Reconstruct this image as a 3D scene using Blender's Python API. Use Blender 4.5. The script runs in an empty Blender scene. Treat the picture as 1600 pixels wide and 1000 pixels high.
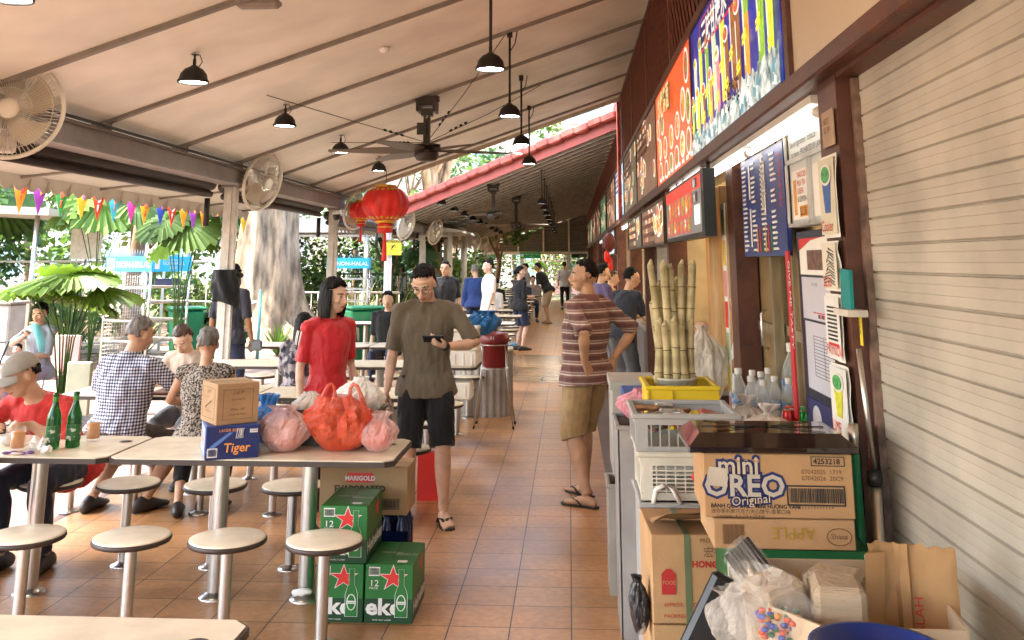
import bpy, math, random
import numpy as np
from math import pi, sin, cos, radians as R
from mathutils import Vector as V, Matrix, noise as mn
random.seed(7)
SC = bpy.context.scene
COL = SC.collection
# ---------------------------------------------------------------- camera, sky, sun, exposure
H = 1.754
cd = bpy.data.cameras.new('camera'); cam = bpy.data.objects.new('camera', cd); COL.objects.link(cam)
cam.location = (0, 0, H); cam.rotation_euler = (R(90 + 11.7), 0, R(3.36))
cd.sensor_width = 36; cd.lens = 36 * 1490 / 1600; cd.shift_y = -400 / 1600
cd.clip_start = .05; cd.clip_end = 800
SC.camera = cam
SUN_EL, SUN_AZ = R(58), R(265)          # azimuth clockwise from +Y
W = bpy.data.worlds.new('World'); SC.world = W; W.use_nodes = True
nt = W.node_tree; bg = nt.nodes['Background']
sky = nt.nodes.new('ShaderNodeTexSky'); sky.sky_type = 'NISHITA'; sky.sun_disc = False
sky.sun_elevation = SUN_EL; sky.sun_rotation = SUN_AZ; sky.dust_density = 4.0; sky.air_density = 1.0; sky.ozone_density = .6
nt.links.new(sky.outputs[0], bg.inputs[0]); bg.inputs[1].default_value = .15
sl = bpy.data.lights.new('sun', 'SUN'); sl.energy = 2.0; sl.angle = R(.6); sl.color = (1, .93, .84)
so = bpy.data.objects.new('sun', sl); COL.objects.link(so)
sd = V((sin(SUN_AZ) * cos(SUN_EL), cos(SUN_AZ) * cos(SUN_EL), sin(SUN_EL)))
so.rotation_euler = sd.to_track_quat('Z', 'Y').to_euler(); so.location = (0, -5, 30)
SC.view_settings.view_transform = 'Standard'; SC.view_settings.look = 'None'
SC.view_settings.exposure = 3.72; SC.view_settings.use_white_balance = True; SC.view_settings.white_balance_temperature = 6500; SC.view_settings.white_balance_tint = 8; SC.view_settings.gamma = 1
SC.cycles.use_denoising = True
SC.cycles.max_bounces = 10; SC.cycles.diffuse_bounces = 6; SC.cycles.transparent_max_bounces = 12
SC.cycles.sample_clamp_indirect = 8
# ---------------------------------------------------------------- materials
MC = {}
def mat(name, col, rough=.6, metal=0., var=.12, scale=6., bump=0., bscale=60., emis=0., alpha=1., trans=0., spec=.5, stretch=None, sheen=0., coat=0., col2=None, thr=None, ior=1.45):
    if name in MC: return MC[name]
    m = bpy.data.materials.new(name); m.use_nodes = True; MC[name] = m
    t = m.node_tree; b = t.nodes['Principled BSDF']
    b.inputs['Roughness'].default_value = rough; b.inputs['Metallic'].default_value = metal
    b.inputs['Specular IOR Level'].default_value = spec; b.inputs['IOR'].default_value = ior
    b.inputs['Alpha'].default_value = alpha; b.inputs['Transmission Weight'].default_value = trans
    b.inputs['Coat Weight'].default_value = coat; b.inputs['Sheen Weight'].default_value = sheen
    c = (*col, 1)
    b.inputs['Base Color'].default_value = c
    tc = t.nodes.new('ShaderNodeTexCoord'); mp = t.nodes.new('ShaderNodeMapping')
    t.links.new(tc.outputs['Object'], mp.inputs[0])
    if stretch: mp.inputs['Scale'].default_value = stretch
    if var or col2:
        n = t.nodes.new('ShaderNodeTexNoise'); n.inputs['Scale'].default_value = scale; n.inputs['Detail'].default_value = 5
        t.links.new(mp.outputs[0], n.inputs['Vector'])
        r = t.nodes.new('ShaderNodeValToRGB'); lo, hi = (.35, .65) if thr is None else thr
        r.color_ramp.elements[0].position = lo; r.color_ramp.elements[1].position = hi
        r.color_ramp.elements[0].color = (*[max(0, x * (1 - var)) for x in col], 1)
        r.color_ramp.elements[1].color = (*(col2 or [min(1, x * (1 + var)) for x in col]), 1)
        t.links.new(n.outputs[0], r.inputs[0]); t.links.new(r.outputs[0], b.inputs['Base Color'])
        if rough > .15 and not trans:
            q = t.nodes.new('ShaderNodeMapRange'); q.inputs[3].default_value = rough * .85; q.inputs[4].default_value = min(1, rough * 1.15)
            t.links.new(n.outputs[0], q.inputs[0]); t.links.new(q.outputs[0], b.inputs['Roughness'])
    if bump:
        n2 = t.nodes.new('ShaderNodeTexNoise'); n2.inputs['Scale'].default_value = bscale; n2.inputs['Detail'].default_value = 4
        t.links.new(mp.outputs[0], n2.inputs['Vector'])
        bp = t.nodes.new('ShaderNodeBump'); bp.inputs['Strength'].default_value = bump; bp.inputs['Distance'].default_value = .02
        t.links.new(n2.outputs[0], bp.inputs['Height']); t.links.new(bp.outputs[0], b.inputs['Normal'])
    if emis:
        if emis < 2: emis *= .15
        b.inputs['Emission Color'].default_value = c; b.inputs['Emission Strength'].default_value = emis
        if (var or col2): t.links.new(r.outputs[0], b.inputs['Emission Color'])
    return m
def nodes(m): return m.node_tree, m.node_tree.nodes['Principled BSDF']
def ramp(t, fac, stops, const=False):
    r = t.nodes.new('ShaderNodeValToRGB'); cr = r.color_ramp
    if const: cr.interpolation = 'CONSTANT'
    while len(cr.elements) < len(stops): cr.elements.new(.5)
    for e, (p, c) in zip(cr.elements, stops): e.position = p; e.color = (*c, 1)
    t.links.new(fac, r.inputs[0]); return r.outputs[0]
def mathn(t, op, a, b=None):
    n = t.nodes.new('ShaderNodeMath'); n.operation = op
    for i, x in enumerate((a, b)):
        if x is None: continue
        if isinstance(x, (int, float)): n.inputs[i].default_value = x
        else: t.links.new(x, n.inputs[i])
    return n.outputs[0]
def objco(t):
    tc = t.nodes.new('ShaderNodeTexCoord'); s = t.nodes.new('ShaderNodeSeparateXYZ'); t.links.new(tc.outputs['Object'], s.inputs[0])
    return tc.outputs['Object'], s.outputs[0], s.outputs[1], s.outputs[2]
def noisef(t, vec, scale, detail=4):
    n = t.nodes.new('ShaderNodeTexNoise'); n.inputs['Scale'].default_value = scale; n.inputs['Detail'].default_value = detail
    t.links.new(vec, n.inputs['Vector']); return n.outputs[0]
def bumpn(t, b, h, s, d=.01):
    bp = t.nodes.new('ShaderNodeBump'); bp.inputs['Strength'].default_value = s; bp.inputs['Distance'].default_value = d
    t.links.new(h, bp.inputs['Height']); t.links.new(bp.outputs[0], b.inputs['Normal'])
# ---------------------------------------------------------------- mesh builder
class B:
    def __init__(s): s.v = []; s.f = []; s.mi = []; s.sm = []; s.M = Matrix.Identity(4)
    def add(s, vs, fs, m=0, sm=False):
        o = len(s.v); s.v += [s.M @ V(p) for p in vs]
        for f in fs: s.f.append([i + o for i in f]); s.mi.append(m); s.sm.append(sm)
        return s
    def box(s, c, d, rz=0, rx=0, ry=0, m=0, bev=0, tp=(1, 1)):
        hx, hy, hz = d[0] / 2, d[1] / 2, d[2] / 2
        Mx = Matrix.Translation(c) @ Matrix.Rotation(rz, 4, 'Z') @ Matrix.Rotation(ry, 4, 'Y') @ Matrix.Rotation(rx, 4, 'X')
        if bev:
            b = bev; rings = []
            def rr(z, i):
                k = tp if z > 0 else (1, 1)
                X, Y = (hx - i) * k[0], (hy - i) * k[1]; q = max(b - i, b * .3)
                return [(X, Y - q, z), (X - q, Y, z), (-X + q, Y, z), (-X, Y - q, z), (-X, -Y + q, z), (-X + q, -Y, z), (X - q, -Y, z), (X, -Y + q, z)]
            rings = [rr(-hz, b), rr(-hz + b, 0), rr(hz - b, 0), rr(hz, b)]
            vs = [Mx @ V(p) for r_ in rings for p in r_]; fs = [list(range(7, -1, -1)), [24 + i for i in range(8)]]
            for k in range(3):
                for i in range(8): j = (i + 1) % 8; fs.append([k * 8 + i, k * 8 + j, (k + 1) * 8 + j, (k + 1) * 8 + i])
            return s.add(vs, fs, m)
        vs = [Mx @ V((x * hx * (tp[0] if z > 0 else 1), y * hy * (tp[1] if z > 0 else 1), z * hz)) for z in (-1, 1) for y in (-1, 1) for x in (-1, 1)]
        return s.add(vs, [[0, 2, 3, 1], [4, 5, 7, 6], [0, 1, 5, 4], [2, 6, 7, 3], [0, 4, 6, 2], [1, 3, 7, 5]], m)
    def bb(s, x0, x1, y0, y1, z0, z1, m=0, bev=0): return s.box(((x0 + x1) / 2, (y0 + y1) / 2, (z0 + z1) / 2), (x1 - x0, y1 - y0, z1 - z0), m=m, bev=bev)
    def loft(s, pts, rads, side=(1, 0, 0), n=12, m=0, sm=True, cap=True, round_=False):
        pts = [V(p) for p in pts]; vs = []; fs = []; side = V(side)
        rads = [(r, r) if isinstance(r, (int, float)) else r for r in rads]
        if round_:
            a = (pts[0] - pts[1]).normalized(); b = (pts[-1] - pts[-2]).normalized()
            r0, r1 = rads[0], rads[-1]; k0, k1 = min(r0), min(r1)
            pts = [pts[0] + a * k0 * .9, pts[0] + a * k0 * .6] + pts + [pts[-1] + b * k1 * .6, pts[-1] + b * k1 * .9]
            rads = [(r0[0] * .4, r0[1] * .4), (r0[0] * .8, r0[1] * .8)] + rads + [(r1[0] * .8, r1[1] * .8), (r1[0] * .4, r1[1] * .4)]
        for i, p in enumerate(pts):
            d = (pts[min(i + 1, len(pts) - 1)] - pts[max(i - 1, 0)]).normalized()
            u = side - d * side.dot(d)
            if u.length < .05: u = V((0, 1, 0)) - d * d.y
            if u.length < .05: u = V((0, 0, 1)) - d * d.z
            u.normalize(); w = d.cross(u)
            for k in range(n):
                a = 2 * pi * k / n; vs.append(p + u * cos(a) * rads[i][0] + w * sin(a) * rads[i][1])
        for i in range(len(pts) - 1):
            for k in range(n):
                j = (k + 1) % n; fs.append([i * n + k, i * n + j, (i + 1) * n + j, (i + 1) * n + k])
        if cap: fs += [list(range(n - 1, -1, -1)), [(len(pts) - 1) * n + k for k in range(n)]]
        return s.add(vs, fs, m, sm)
    def cyl(s, a, b, r, r2=None, n=12, m=0, sm=True): return s.loft([a, b], [r, r if r2 is None else r2], n=n, m=m, sm=sm)
    def tube(s, pts, r, n=6, m=0): return s.loft(pts, [r] * len(pts), n=n, m=m)
    def lathe(s, prof, c=(0, 0, 0), n=24, m=0, sm=True, sx=1, sy=1, mode=None):
        vs = []; fs = []; L = len(prof)
        for (r, z) in prof:
            for k in range(n): a = 2 * pi * k / n; vs.append((c[0] + r * cos(a) * sx, c[1] + r * sin(a) * sy, c[2] + z))
        for i in range(L - 1):
            for k in range(n): j = (k + 1) % n; fs.append([i * n + k, i * n + j, (i + 1) * n + j, (i + 1) * n + k])
        return s.add(vs, fs, m, sm)
    def disc(s, c, r, n=24, m=0, up=(0, 0, 1), sx=1.):
        up = V(up).normalized(); q = up.to_track_quat('Z', 'Y').to_matrix(); c = V(c)
        return s.add([c + q @ V((r * sx * cos(2 * pi * k / n), r * sin(2 * pi * k / n), 0)) for k in range(n)], [list(range(n))], m)
    def ell(s, c, r, n=14, m=0, rot=None, sm=True):
        vs = []; fs = []; k2 = n // 2; c = V(c)
        for i in range(1, k2):
            t = pi * i / k2
            for j in range(n): a = 2 * pi * j / n; vs.append(V((r[0] * sin(t) * cos(a), r[1] * sin(t) * sin(a), r[2] * cos(t))))
        vs += [V((0, 0, r[2])), V((0, 0, -r[2]))]; T = len(vs) - 2
        if rot: vs = [rot @ p for p in vs]
        vs = [p + c for p in vs]
        for i in range(k2 - 2):
            for j in range(n): q = (j + 1) % n; fs.append([i * n + j, (i + 1) * n + j, (i + 1) * n + q, i * n + q])
        for j in range(n): q = (j + 1) % n; fs.append([T, j, q]); fs.append([T + 1, (k2 - 2) * n + q, (k2 - 2) * n + j])
        return s.add(vs, fs, m, sm)
    def prism(s, pts, o, ux, uy, th=.001, m=0):
        """2-D outline pts laid out from o along ux,uy, extruded by th along ux x uy"""
        o = V(o); ux = V(ux); uy = V(uy); nn = ux.cross(uy).normalized() * th; n = len(pts)
        lo = [o + ux * p[0] + uy * p[1] for p in pts]; vs = lo + [p + nn for p in lo]
        return s.add(vs, [list(range(n - 1, -1, -1)), [n + i for i in range(n)]] + [[i, (i + 1) % n, n + (i + 1) % n, n + i] for i in range(n)], m)
    def grid(s, fn, nu, nv, m=0, sm=True, wrap=False):
        vs = [fn(i / nu, j / nv) for j in range(nv + 1) for i in range(nu + (0 if wrap else 1))]; w = nu + (0 if wrap else 1); fs = []
        for j in range(nv):
            for i in range(nu): q = (i + 1) % w; fs.append([j * w + i, j * w + q, (j + 1) * w + q, (j + 1) * w + i])
        return s.add(vs, fs, m, sm)
    def text(s, t, size, o, ux=(1, 0, 0), uy=(0, 0, 1), m=0, al='LEFT', sx=1., shear=0., off=0.):
        c = bpy.data.curves.new('t', 'FONT'); c.body = t; c.size = size; c.align_x = al; c.resolution_u = 2; c.shear = shear; c.offset = off
        ob = bpy.data.objects.new('t', c); me = ob.to_mesh()
        o = V(o); ux = V(ux); uy = V(uy)
        s.add([o + ux * p.co.x * sx + uy * p.co.y for p in me.vertices], [list(p.vertices) for p in me.polygons], m)
        ob.to_mesh_clear(); bpy.data.objects.remove(ob); bpy.data.curves.remove(c); return s
    def mesh(s, name, mats):
        me = bpy.data.meshes.new(name); me.from_pydata([tuple(p) for p in s.v], [], s.f)
        for m in (mats if isinstance(mats, (list, tuple)) else [mats]): me.materials.append(m)
        me.polygons.foreach_set('material_index', s.mi); me.polygons.foreach_set('use_smooth', s.sm); me.update(); return me
    def obj(s, name, mats, parent=None, loc=None, rz=None, noise=None):
        if noise:
            a, f = noise
            s.v = [p + mn.noise_vector(p * f) * a for p in s.v]
        o = bpy.data.objects.new(name, s.mesh(name, mats)); COL.objects.link(o)
        if parent: o.parent = parent
        if loc: o.location = loc
        if rz is not None: o.rotation_euler.z = rz
        return o
def tag(o, label, cat, group=None):
    o['label'] = label; o['category'] = cat
    if group: o['group'] = group
    return o
def struct(o): o['kind'] = 'structure'; return o
def thing(name, label, cat, loc=(0, 0, 0), rz=0, group=None):
    o = bpy.data.objects.new(name, None); COL.objects.link(o); o.location = loc; o.rotation_euler = (0, 0, rz); o.empty_display_size = .1
    return tag(o, label, cat, group)
def dup(o, loc=None, rz=None, label=None, parent=None, scale=None):
    c = o.copy(); COL.objects.link(c)
    if parent: c.parent = parent
    for ch in list(o.children): dup(ch, parent=c)
    if loc is not None: c.location = loc
    if rz is not None: c.rotation_euler.z = rz
    if scale: c.scale = scale
    if label: c['label'] = label
    return c
def modmesh(me, mods):
    """bake modifiers into a mesh"""
    o = bpy.data.objects.new('tmp', me); COL.objects.link(o)
    for (ty, kw) in mods:
        md = o.modifiers.new('m', ty)
        for k, x in kw.items(): setattr(md, k, x)
    dg = bpy.context.evaluated_depsgraph_get(); dg.update()
    r = bpy.data.meshes.new_from_object(o.evaluated_get(dg)); bpy.data.objects.remove(o); return r
# shared materials
def gm(*a, **k): return mat(*a, **k)
STEEL = mat('brushed_steel', (.55, .53, .5), .32, 1, .12, 30, stretch=(8, 8, .6))
IRON = mat('black_iron', (.02, .018, .016), .5, .3, .3)
CREAM = mat('cream_laminate', (.76, .67, .51), .3, 0, .1, 9)
EDGE = mat('dark_edge_band', (.045, .03, .022), .45)
WHITE = mat('white_plastic', (.72, .7, .66), .4, var=.05)
BLACK = mat('black_plastic', (.012, .012, .013), .35, var=.2)
BROWN = mat('brown_painted_steel', (.085, .03, .018), .45, var=.3, scale=9, bump=.1)
GREYP = mat('grey_painted_steel', (.52, .48, .42), .5, var=.12, scale=12, bump=.05)
CARD = mat('corrugated_cardboard', (.38, .235, .12), .85, var=.12, scale=5, bump=.08, bscale=150)
PAPER = mat('white_paper', (.75, .74, .7), .6, var=.04)
INK = mat('black_ink', (.02, .02, .02), .6, var=0)
RED = mat('red_ink', (.55, .02, .02), .5, var=.1)
YEL = mat('yellow_ink', (.8, .6, .03), .5, var=.05)
GREEN = mat('green_ink', (.02, .2, .05), .5, var=.1)
BLUE = mat('blue_ink', (.02, .07, .35), .5, var=.1)
# ---------------------------------------------------------------- people
SKIN = {}
def skin(tone):
    k = 'skin_%s' % tone
    c = {'fair': (.6, .38, .27), 'tan': (.47, .27, .165), 'brown': (.27, .125, .06)}[tone]
    m = mat(k, c, .5, var=.12, scale=14, bump=.04, bscale=120)
    if k not in SKIN:
        SKIN[k] = 1; t, b = nodes(m); b.inputs['Subsurface Weight'].default_value = .08; b.inputs['Subsurface Radius'].default_value = (.02, .008, .004)
    return m
LIP = mat('lip_skin', (.33, .1, .075), .45); EYEW = mat('eye_white', (.6, .56, .5), .3, var=0); EYED = mat('dark_iris_and_brow', (.012, .009, .008), .4, var=0)
HAIRS = {'black': mat('black_hair', (.006, .005, .0045), .6, spec=.2, var=.5, scale=40, bump=.8, bscale=55, stretch=(1, 1, .18)),
         'grey': mat('grey_hair', (.13, .115, .1), .5, var=.5, scale=40, bump=.8, bscale=55, stretch=(1, 1, .18)),
         'brown': mat('brown_hair', (.07, .035, .02), .45, var=.5, scale=40, bump=.8, bscale=55, stretch=(1, 1, .18))}
def ik(a, b, l1, l2, hint):
    a = V(a); b = V(b); d = b - a; L = min(d.length, (l1 + l2) * .995); dn = d.normalized(); b = a + dn * L
    x = (l1 * l1 - l2 * l2 + L * L) / (2 * L); h = math.sqrt(max(l1 * l1 - x * x, 0))
    hv = V(hint); hv = hv - dn * hv.dot(dn); hv.normalize()
    return a + dn * x + hv * h, b
def lerp(a, b, t): return V(a) * (1 - t) + V(b) * t
def hand(b, w, d, nrm, s, curl=.5, spread=1., thumb_in=.3, n=8):
    """w wrist, d finger direction, nrm palm normal (out of the palm), s=+1 thumb on the side d x nrm"""
    d = V(d).normalized(); nrm = V(nrm); nrm = (nrm - d * nrm.dot(d)).normalized(); sd_ = d.cross(nrm) * s
    w = V(w)
    b.loft([w - d * .02, w + d * .015, w + d * .05, w + d * .088], [(.024, .019), (.028, .017), (.039, .014), (.037, .011)], side=sd_, n=10)
    for i, (o, L) in enumerate(((.03, .072), (.01, .08), (-.011, .074), (-.03, .058))):
        p = w + d * (.08 - abs(o) * .25) + sd_ * o; q = d + sd_ * (o * 2.2 * spread); q.normalize(); pts = [p]; ang = 0; Lk = (L * .45, L * .32, L * .28)
        for k in range(3):
            ang += curl * (.75 if k == 0 else 1.0) * (1 + .12 * i); v = q * cos(ang) + nrm * sin(ang); pts.append(pts[-1] + v * Lk[k])
        b.loft(pts, [.0098, .0092, .0085, .0074], side=sd_, n=n, round_=True)
    p = w + d * .022 + sd_ * .022; v1 = (sd_ * .75 + d * .6 + nrm * thumb_in).normalized(); v2 = (sd_ * .3 + d * .9 + nrm * (thumb_in + .25)).normalized()
    b.loft([p, p + v1 * .036, p + v1 * .036 + v2 * .03, p + v1 * .036 + v2 * .055], [.0145, .0115, .0105, .0085], n=n, round_=True)
def fabric_noise(me, amp, f=9., ax=(1, 1, .45), seed=0):
    o = V((seed * 3.1, seed, 0)); n = len(me.vertices); A = np.empty(n * 3, 'f'); N = np.empty(n * 3, 'f'); K = np.empty(n, 'f')
    me.vertices.foreach_get('co', A); me.vertex_normals.foreach_get('vector', N); A = A.reshape(-1, 3); N = N.reshape(-1, 3)
    for i, (x, y, z) in enumerate(A.tolist()):
        p = V((x * ax[0], y * ax[1], z * ax[2])) * f + o
        K[i] = abs(mn.noise(p) + .5 * mn.noise(p * 2.3)) - .35
    A += N * K[:, None] * amp; me.vertices.foreach_set('co', A.ravel()); me.update()
def remesh(b, vox, mats, smooth=4, fac=.5):
    me = b.mesh('m', mats)
    me = modmesh(me, [('REMESH', dict(mode='VOXEL', voxel_size=vox, use_smooth_shade=True)), ('SMOOTH', dict(factor=fac, iterations=smooth))])
    me.materials.clear()
    for m in mats: me.materials.append(m)
    return me
def person(loc, face, label, tall=1.7, seat=None, group=None, tone='fair', girth=1., female=False,
           lean=(0, 0), head=(0, 0, 0), wr=None, wl=None, hr=None, hl=None, er=None, el=None, ar=None, al=None,
           top=None, sleeve=.5, hem=None, bottom=None, blen=.5, shoe=None, hair='black', hstyle='short', vox=.012, folds=.010, collar=None, fold2=None, twist=0, extra=None, kr=None, kl=None, tuck=False, flare=0.):
    """face: heading in degrees (0 = facing +Y, 180 = facing the camera). lean=(forward,sideways) of torso in m over chest.
    wr/wl wrist targets, hr/hl (finger dir, palm normal, curl), ar/al ankle targets, seat = seat height or None"""
    s = tall / 1.72
    pel = V((0, 0, .93)) if seat is None else V((0, 0, seat / s + .09))
    tor = V((lean[1], lean[0], .51)).normalized() * .51
    ct, st = cos(R(twist)), sin(R(twist)); sdv = V((ct, st, 0)); fw = V((-st, ct, 0))
    nb = pel + tor; upv = tor.normalized(); chest = pel + tor * .68 + fw * .015; waist = pel + tor * .3 + fw * .01
    sw = .165 if female else .185
    fem = female; g = girth
    shR = nb + sdv * sw - upv * .045; shL = nb - sdv * sw - upv * .045
    hpR = pel + V((.088, 0, -.02)); hpL = pel + V((-.088, 0, -.02))
    if seat is None:
        ar = V(ar or (.10, 0, .085)); al = V(al or (-.10, 0, .085))
    else:
        ar = V(ar or (.13, .40, .085)); al = V(al or (-.13, .40, .085))
    khr = kr or ((.1, 1, 0) if seat is None else (.05, .6, 1)); khl = kl or ((-.1, 1, 0) if seat is None else (-.05, .6, 1))
    knR, ar = ik(hpR, ar, .43, .42, khr); knL, al = ik(hpL, al, .43, .42, khl)
    wr = V(wr) if wr else shR + V((.06, .02, -.54)); wl = V(wl) if wl else shL + V((-.06, .02, -.54))
    elR, wr = ik(shR, wr, .29, .255, er or (.35, -1, -.2)); elL, wl = ik(shL, wl, .29, .255, el or (-.35, -1, -.2))
    hd = Matrix.Rotation(R(head[1]), 3, 'Z') @ Matrix.Rotation(R(head[0]), 3, 'X') @ Matrix.Rotation(R(head[2]), 3, 'Y')
    ntop = nb + upv * .06 + hd @ V((0, .015, .01)); hc = ntop + hd @ V((0, .022, .105))
    def torso(b, inf=0., z0=-.06, z1=1.03, fl=0., hip=0.):
        pr = [(-.20, .165, .105), (-.08, .168 if not fem else .172, .112), (.0, .165 if not fem else .17, .11), (.13, .15 if not fem else .145, .098), (.28, .142 if not fem else .122, .095), (.45, .155 if not fem else .135, .105),
              (.62, .17 if not fem else .15, .112), (.78, .178 if not fem else .158, .108), (.9, .165 if not fem else .148, .09), (.97, .11, .07), (1.02, .065, .055)]
        pts = []; rr = []
        for (t, a, c) in pr:
            if t < z0 or t > z1: continue
            gg = g if t < .7 else 1 + (g - 1) * .4
            bel = (g - 1) * .18 * math.exp(-((t - .25) / .25) ** 2)
            k = max(0, (.45 - t)) * fl + max(0, .16 - t) * hip
            pts.append(pel + tor * t + fw * (.012 * sin(t * 3) + bel * .5)); rr.append((a * gg + inf + k, c * gg + inf + bel * .35 + k))
        b.loft(pts, rr, side=sdv, n=24)
    def arm(b, sh, e, w, inf=0., L=1., endw=0.):
        P = [sh - (sh - nb) * .35, sh, lerp(sh, e, .25), lerp(sh, e, .6), e, lerp(e, w, .25), lerp(e, w, .6), w]
        rr = [.05, .052, .048, .042, .036, .039, .032, .024]
        tt = [-.2, 0, .12, .3, .5, .62, .8, 1.]
        if fem: rr = [x * .86 for x in rr]
        rr = [x * (1 + (g - 1) * .4) for x in rr]
        if L < 1:
            o = []; q = []
            for i in range(len(P)):
                if tt[i] < L: o.append(P[i]); q.append(rr[i] + inf + endw * max(0, tt[i]))
            i = next(k for k in range(len(P)) if tt[k] >= L); f = (L - tt[i - 1]) / (tt[i] - tt[i - 1]); o.append(lerp(P[i - 1], P[i], f)); q.append(rr[i - 1] * (1 - f) + rr[i] * f + inf + endw * L)
            P, rr = o, q
        else: rr = [x + inf for x in rr]
        b.loft(P, rr, n=14)
    def leg(b, hp, k, a, inf=0., L=1., endw=0.):
        P = [hp + V((0, 0, .05)), hp, lerp(hp, k, .3), lerp(hp, k, .7), k, lerp(k, a, .25), lerp(k, a, .45), lerp(k, a, .8), a]
        rr = [.085, .088, .084, .066, .054, .056, .052, .036, .034]; tt = [-.1, 0, .15, .35, .5, .62, .72, .9, 1.]
        rr = [x * (1 + (g - 1) * .45) * (.95 if fem else 1) for x in rr]
        if L < 1:
            o = []; q = []
            for i in range(len(P)):
                if tt[i] < L: o.append(P[i]); q.append(rr[i] + inf + endw * max(0, tt[i]))
            i = next(j for j in range(len(P)) if tt[j] >= L); f = (L - tt[i - 1]) / (tt[i] - tt[i - 1]); o.append(lerp(P[i - 1], P[i], f)); q.append(max(rr[i - 1] * (1 - f) + rr[i] * f + inf + endw * L, q[-1] * .93))
            P, rr = o, q
        else: rr = [x + inf for x in rr]
        b.loft(P, rr, n=14)
    b = B()
    torso(b); b.loft([nb - upv * .05, nb + upv * .02, ntop + hd @ V((0, 0, .02)), ntop + hd @ V((0, .01, .06))], [(.075, .06), (.056 if not fem else .048, .055), (.052 if not fem else .045, .055), (.05, .055)], n=14)
    # head: skull, jaw, nose, ears, brow, cheeks, lips
    def hp_(x, y, z): return hc + hd @ V((x, y, z))
    b.ell(hp_(0, -.012, .02), (.076, .095, .095), 20, rot=hd)
    b.loft([hp_(0, .012, .05), hp_(0, .02, 0), hp_(0, .028, -.05), hp_(0, .04, -.09), hp_(0, .045, -.112)], [(.07, .076), (.069, .068), (.06, .06), (.042, .044), (.022, .024)], side=hd @ V((1, 0, 0)), n=18)
    b.loft([hp_(0, .088, .012), hp_(0, .1, -.01), hp_(0, .112, -.032), hp_(0, .1, -.042)], [.009, .011, .0145, .012], n=8, round_=True)
    b.ell(hp_(.017, .092, -.036), (.009, .012, .008), 8, rot=hd); b.ell(hp_(-.017, .092, -.036), (.009, .012, .008), 8, rot=hd)
    b.ell(hp_(0, .08, .022), (.058, .016, .014), 12, rot=hd)
    b.ell(hp_(0, .088, -.062), (.025, .012, .0085), 10, rot=hd); b.ell(hp_(0, .086, -.072), (.021, .012, .007), 10, rot=hd)
    for q in (-1, 1):
        b.ell(hp_(q * .04, .062, -.025), (.024, .024, .022), 10, rot=hd)
        b.ell(hp_(q * .031, .075, .002), (.017, .012, .01), 10, rot=hd)
        b.ell(hp_(q * .078, -.005, -.012), (.010, .018, .031), 10, rot=hd @ Matrix.Rotation(-.25 * q, 3, 'Z'))
    arm(b, shR, elR, wr); arm(b, shL, elL, wl)
    dR = (wr - elR).normalized(); dL = (wl - elL).normalized()
    hr = hr or (dR, (-1, .2, 0), .35); hl = hl or (dL, (1, .2, 0), .35)
    big = vox < .009
    hand(b, wr, hr[0], hr[1], hr[3] if len(hr) > 3 else -1, hr[2]); hand(b, wl, hl[0], hl[1], hl[3] if len(hl) > 3 else 1, hl[2])
    for (hp, kn, an, q) in ((hpR, knR, ar, 1), (hpL, knL, al, -1)):
        leg(b, hp, kn, an)
        fd = V((q * .18, 1, 0)).normalized(); ft = V((an.x, an.y, an.z - .085))
        b.loft([ft - fd * .055 + V((0, 0, .035)), ft + V((0, 0, .048)), ft + fd * .07 + V((0, 0, .036)), ft + fd * .13 + V((0, 0, .024)), ft + fd * .17 + V((0, 0, .02))],
               [(.028, .03), (.034, .04), (.04, .03), (.045, .02), (.042, .015)], side=(1, 0, 0), n=14, round_=True)
        if big:
            sdx = V((fd.y, -fd.x, 0)) * -q
            for i in range(5): p = ft + fd * (.178 - i * .012) + sdx * (.032 - i * .0165) + V((0, 0, .016)); b.loft([p, p + fd * (.034 - i * .003)], [.0115 if i == 0 else .008] * 2, n=6, round_=True)
    SK = skin(tone)
    me = remesh(b, vox, [SK, LIP, EYEW, EYED], 3 if big else 2)
    hi = hd.inverted(); mi = [0] * len(me.polygons)
    if vox < .016:
        for p in me.polygons:
            c = hi @ (p.center - hc)
            if c.y > .05 and abs(c.z) < .13:
                ax = abs(c.x)
                if ((c.x / .024) ** 2 + ((c.z + .067) / .0105) ** 2) < 1 and c.y > .07: mi[p.index] = 1
                elif ((ax - .031) / .0085) ** 2 + ((c.z - .003) / .0052) ** 2 < 1: mi[p.index] = 3
                elif ((ax - .031) / .0155) ** 2 + ((c.z - .003) / .0062) ** 2 < 1: mi[p.index] = 2
                elif ((ax - .033) / .02) ** 2 + ((c.z - .0265 + (ax - .033) ** 2 * 6) / .0042) ** 2 < 1: mi[p.index] = 3
        me.polygons.foreach_set('material_index', mi)
    root = bpy.data.objects.new('person', me); COL.objects.link(root); tag(root, label, 'person', group)
    root.location = (loc[0], loc[1], loc[2] if len(loc) > 2 else 0); root.rotation_euler = (0, 0, R(face)); root.scale = (s, s, s)
    def part(name, me):
        o = bpy.data.objects.new(name, me); COL.objects.link(o); o.parent = root; return o
    cv = max(vox, .0085)
    if top:
        b = B(); h0 = -.2 if hem is None else hem
        torso(b, .016, z0=h0, z1=1.03, fl=flare, hip=.1)
        b.loft([nb - upv * .1, nb - upv * .035, nb + upv * .012], [(.15, .095), (.118, .09), (.07, .07)], side=sdv, n=20)
        b.loft([shR - (shR - nb) * .5, shR + (shR - nb) * .05], [(.06, .062), (.062, .06)], n=12, round_=True); b.loft([shL - (shL - nb) * .5, shL + (shL - nb) * .05], [(.06, .062), (.062, .06)], n=12, round_=True)
        if sleeve > 0:
            arm(b, shR, elR, wr, .012, sleeve, .02); arm(b, shL, elL, wl, .012, sleeve, .02)
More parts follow.
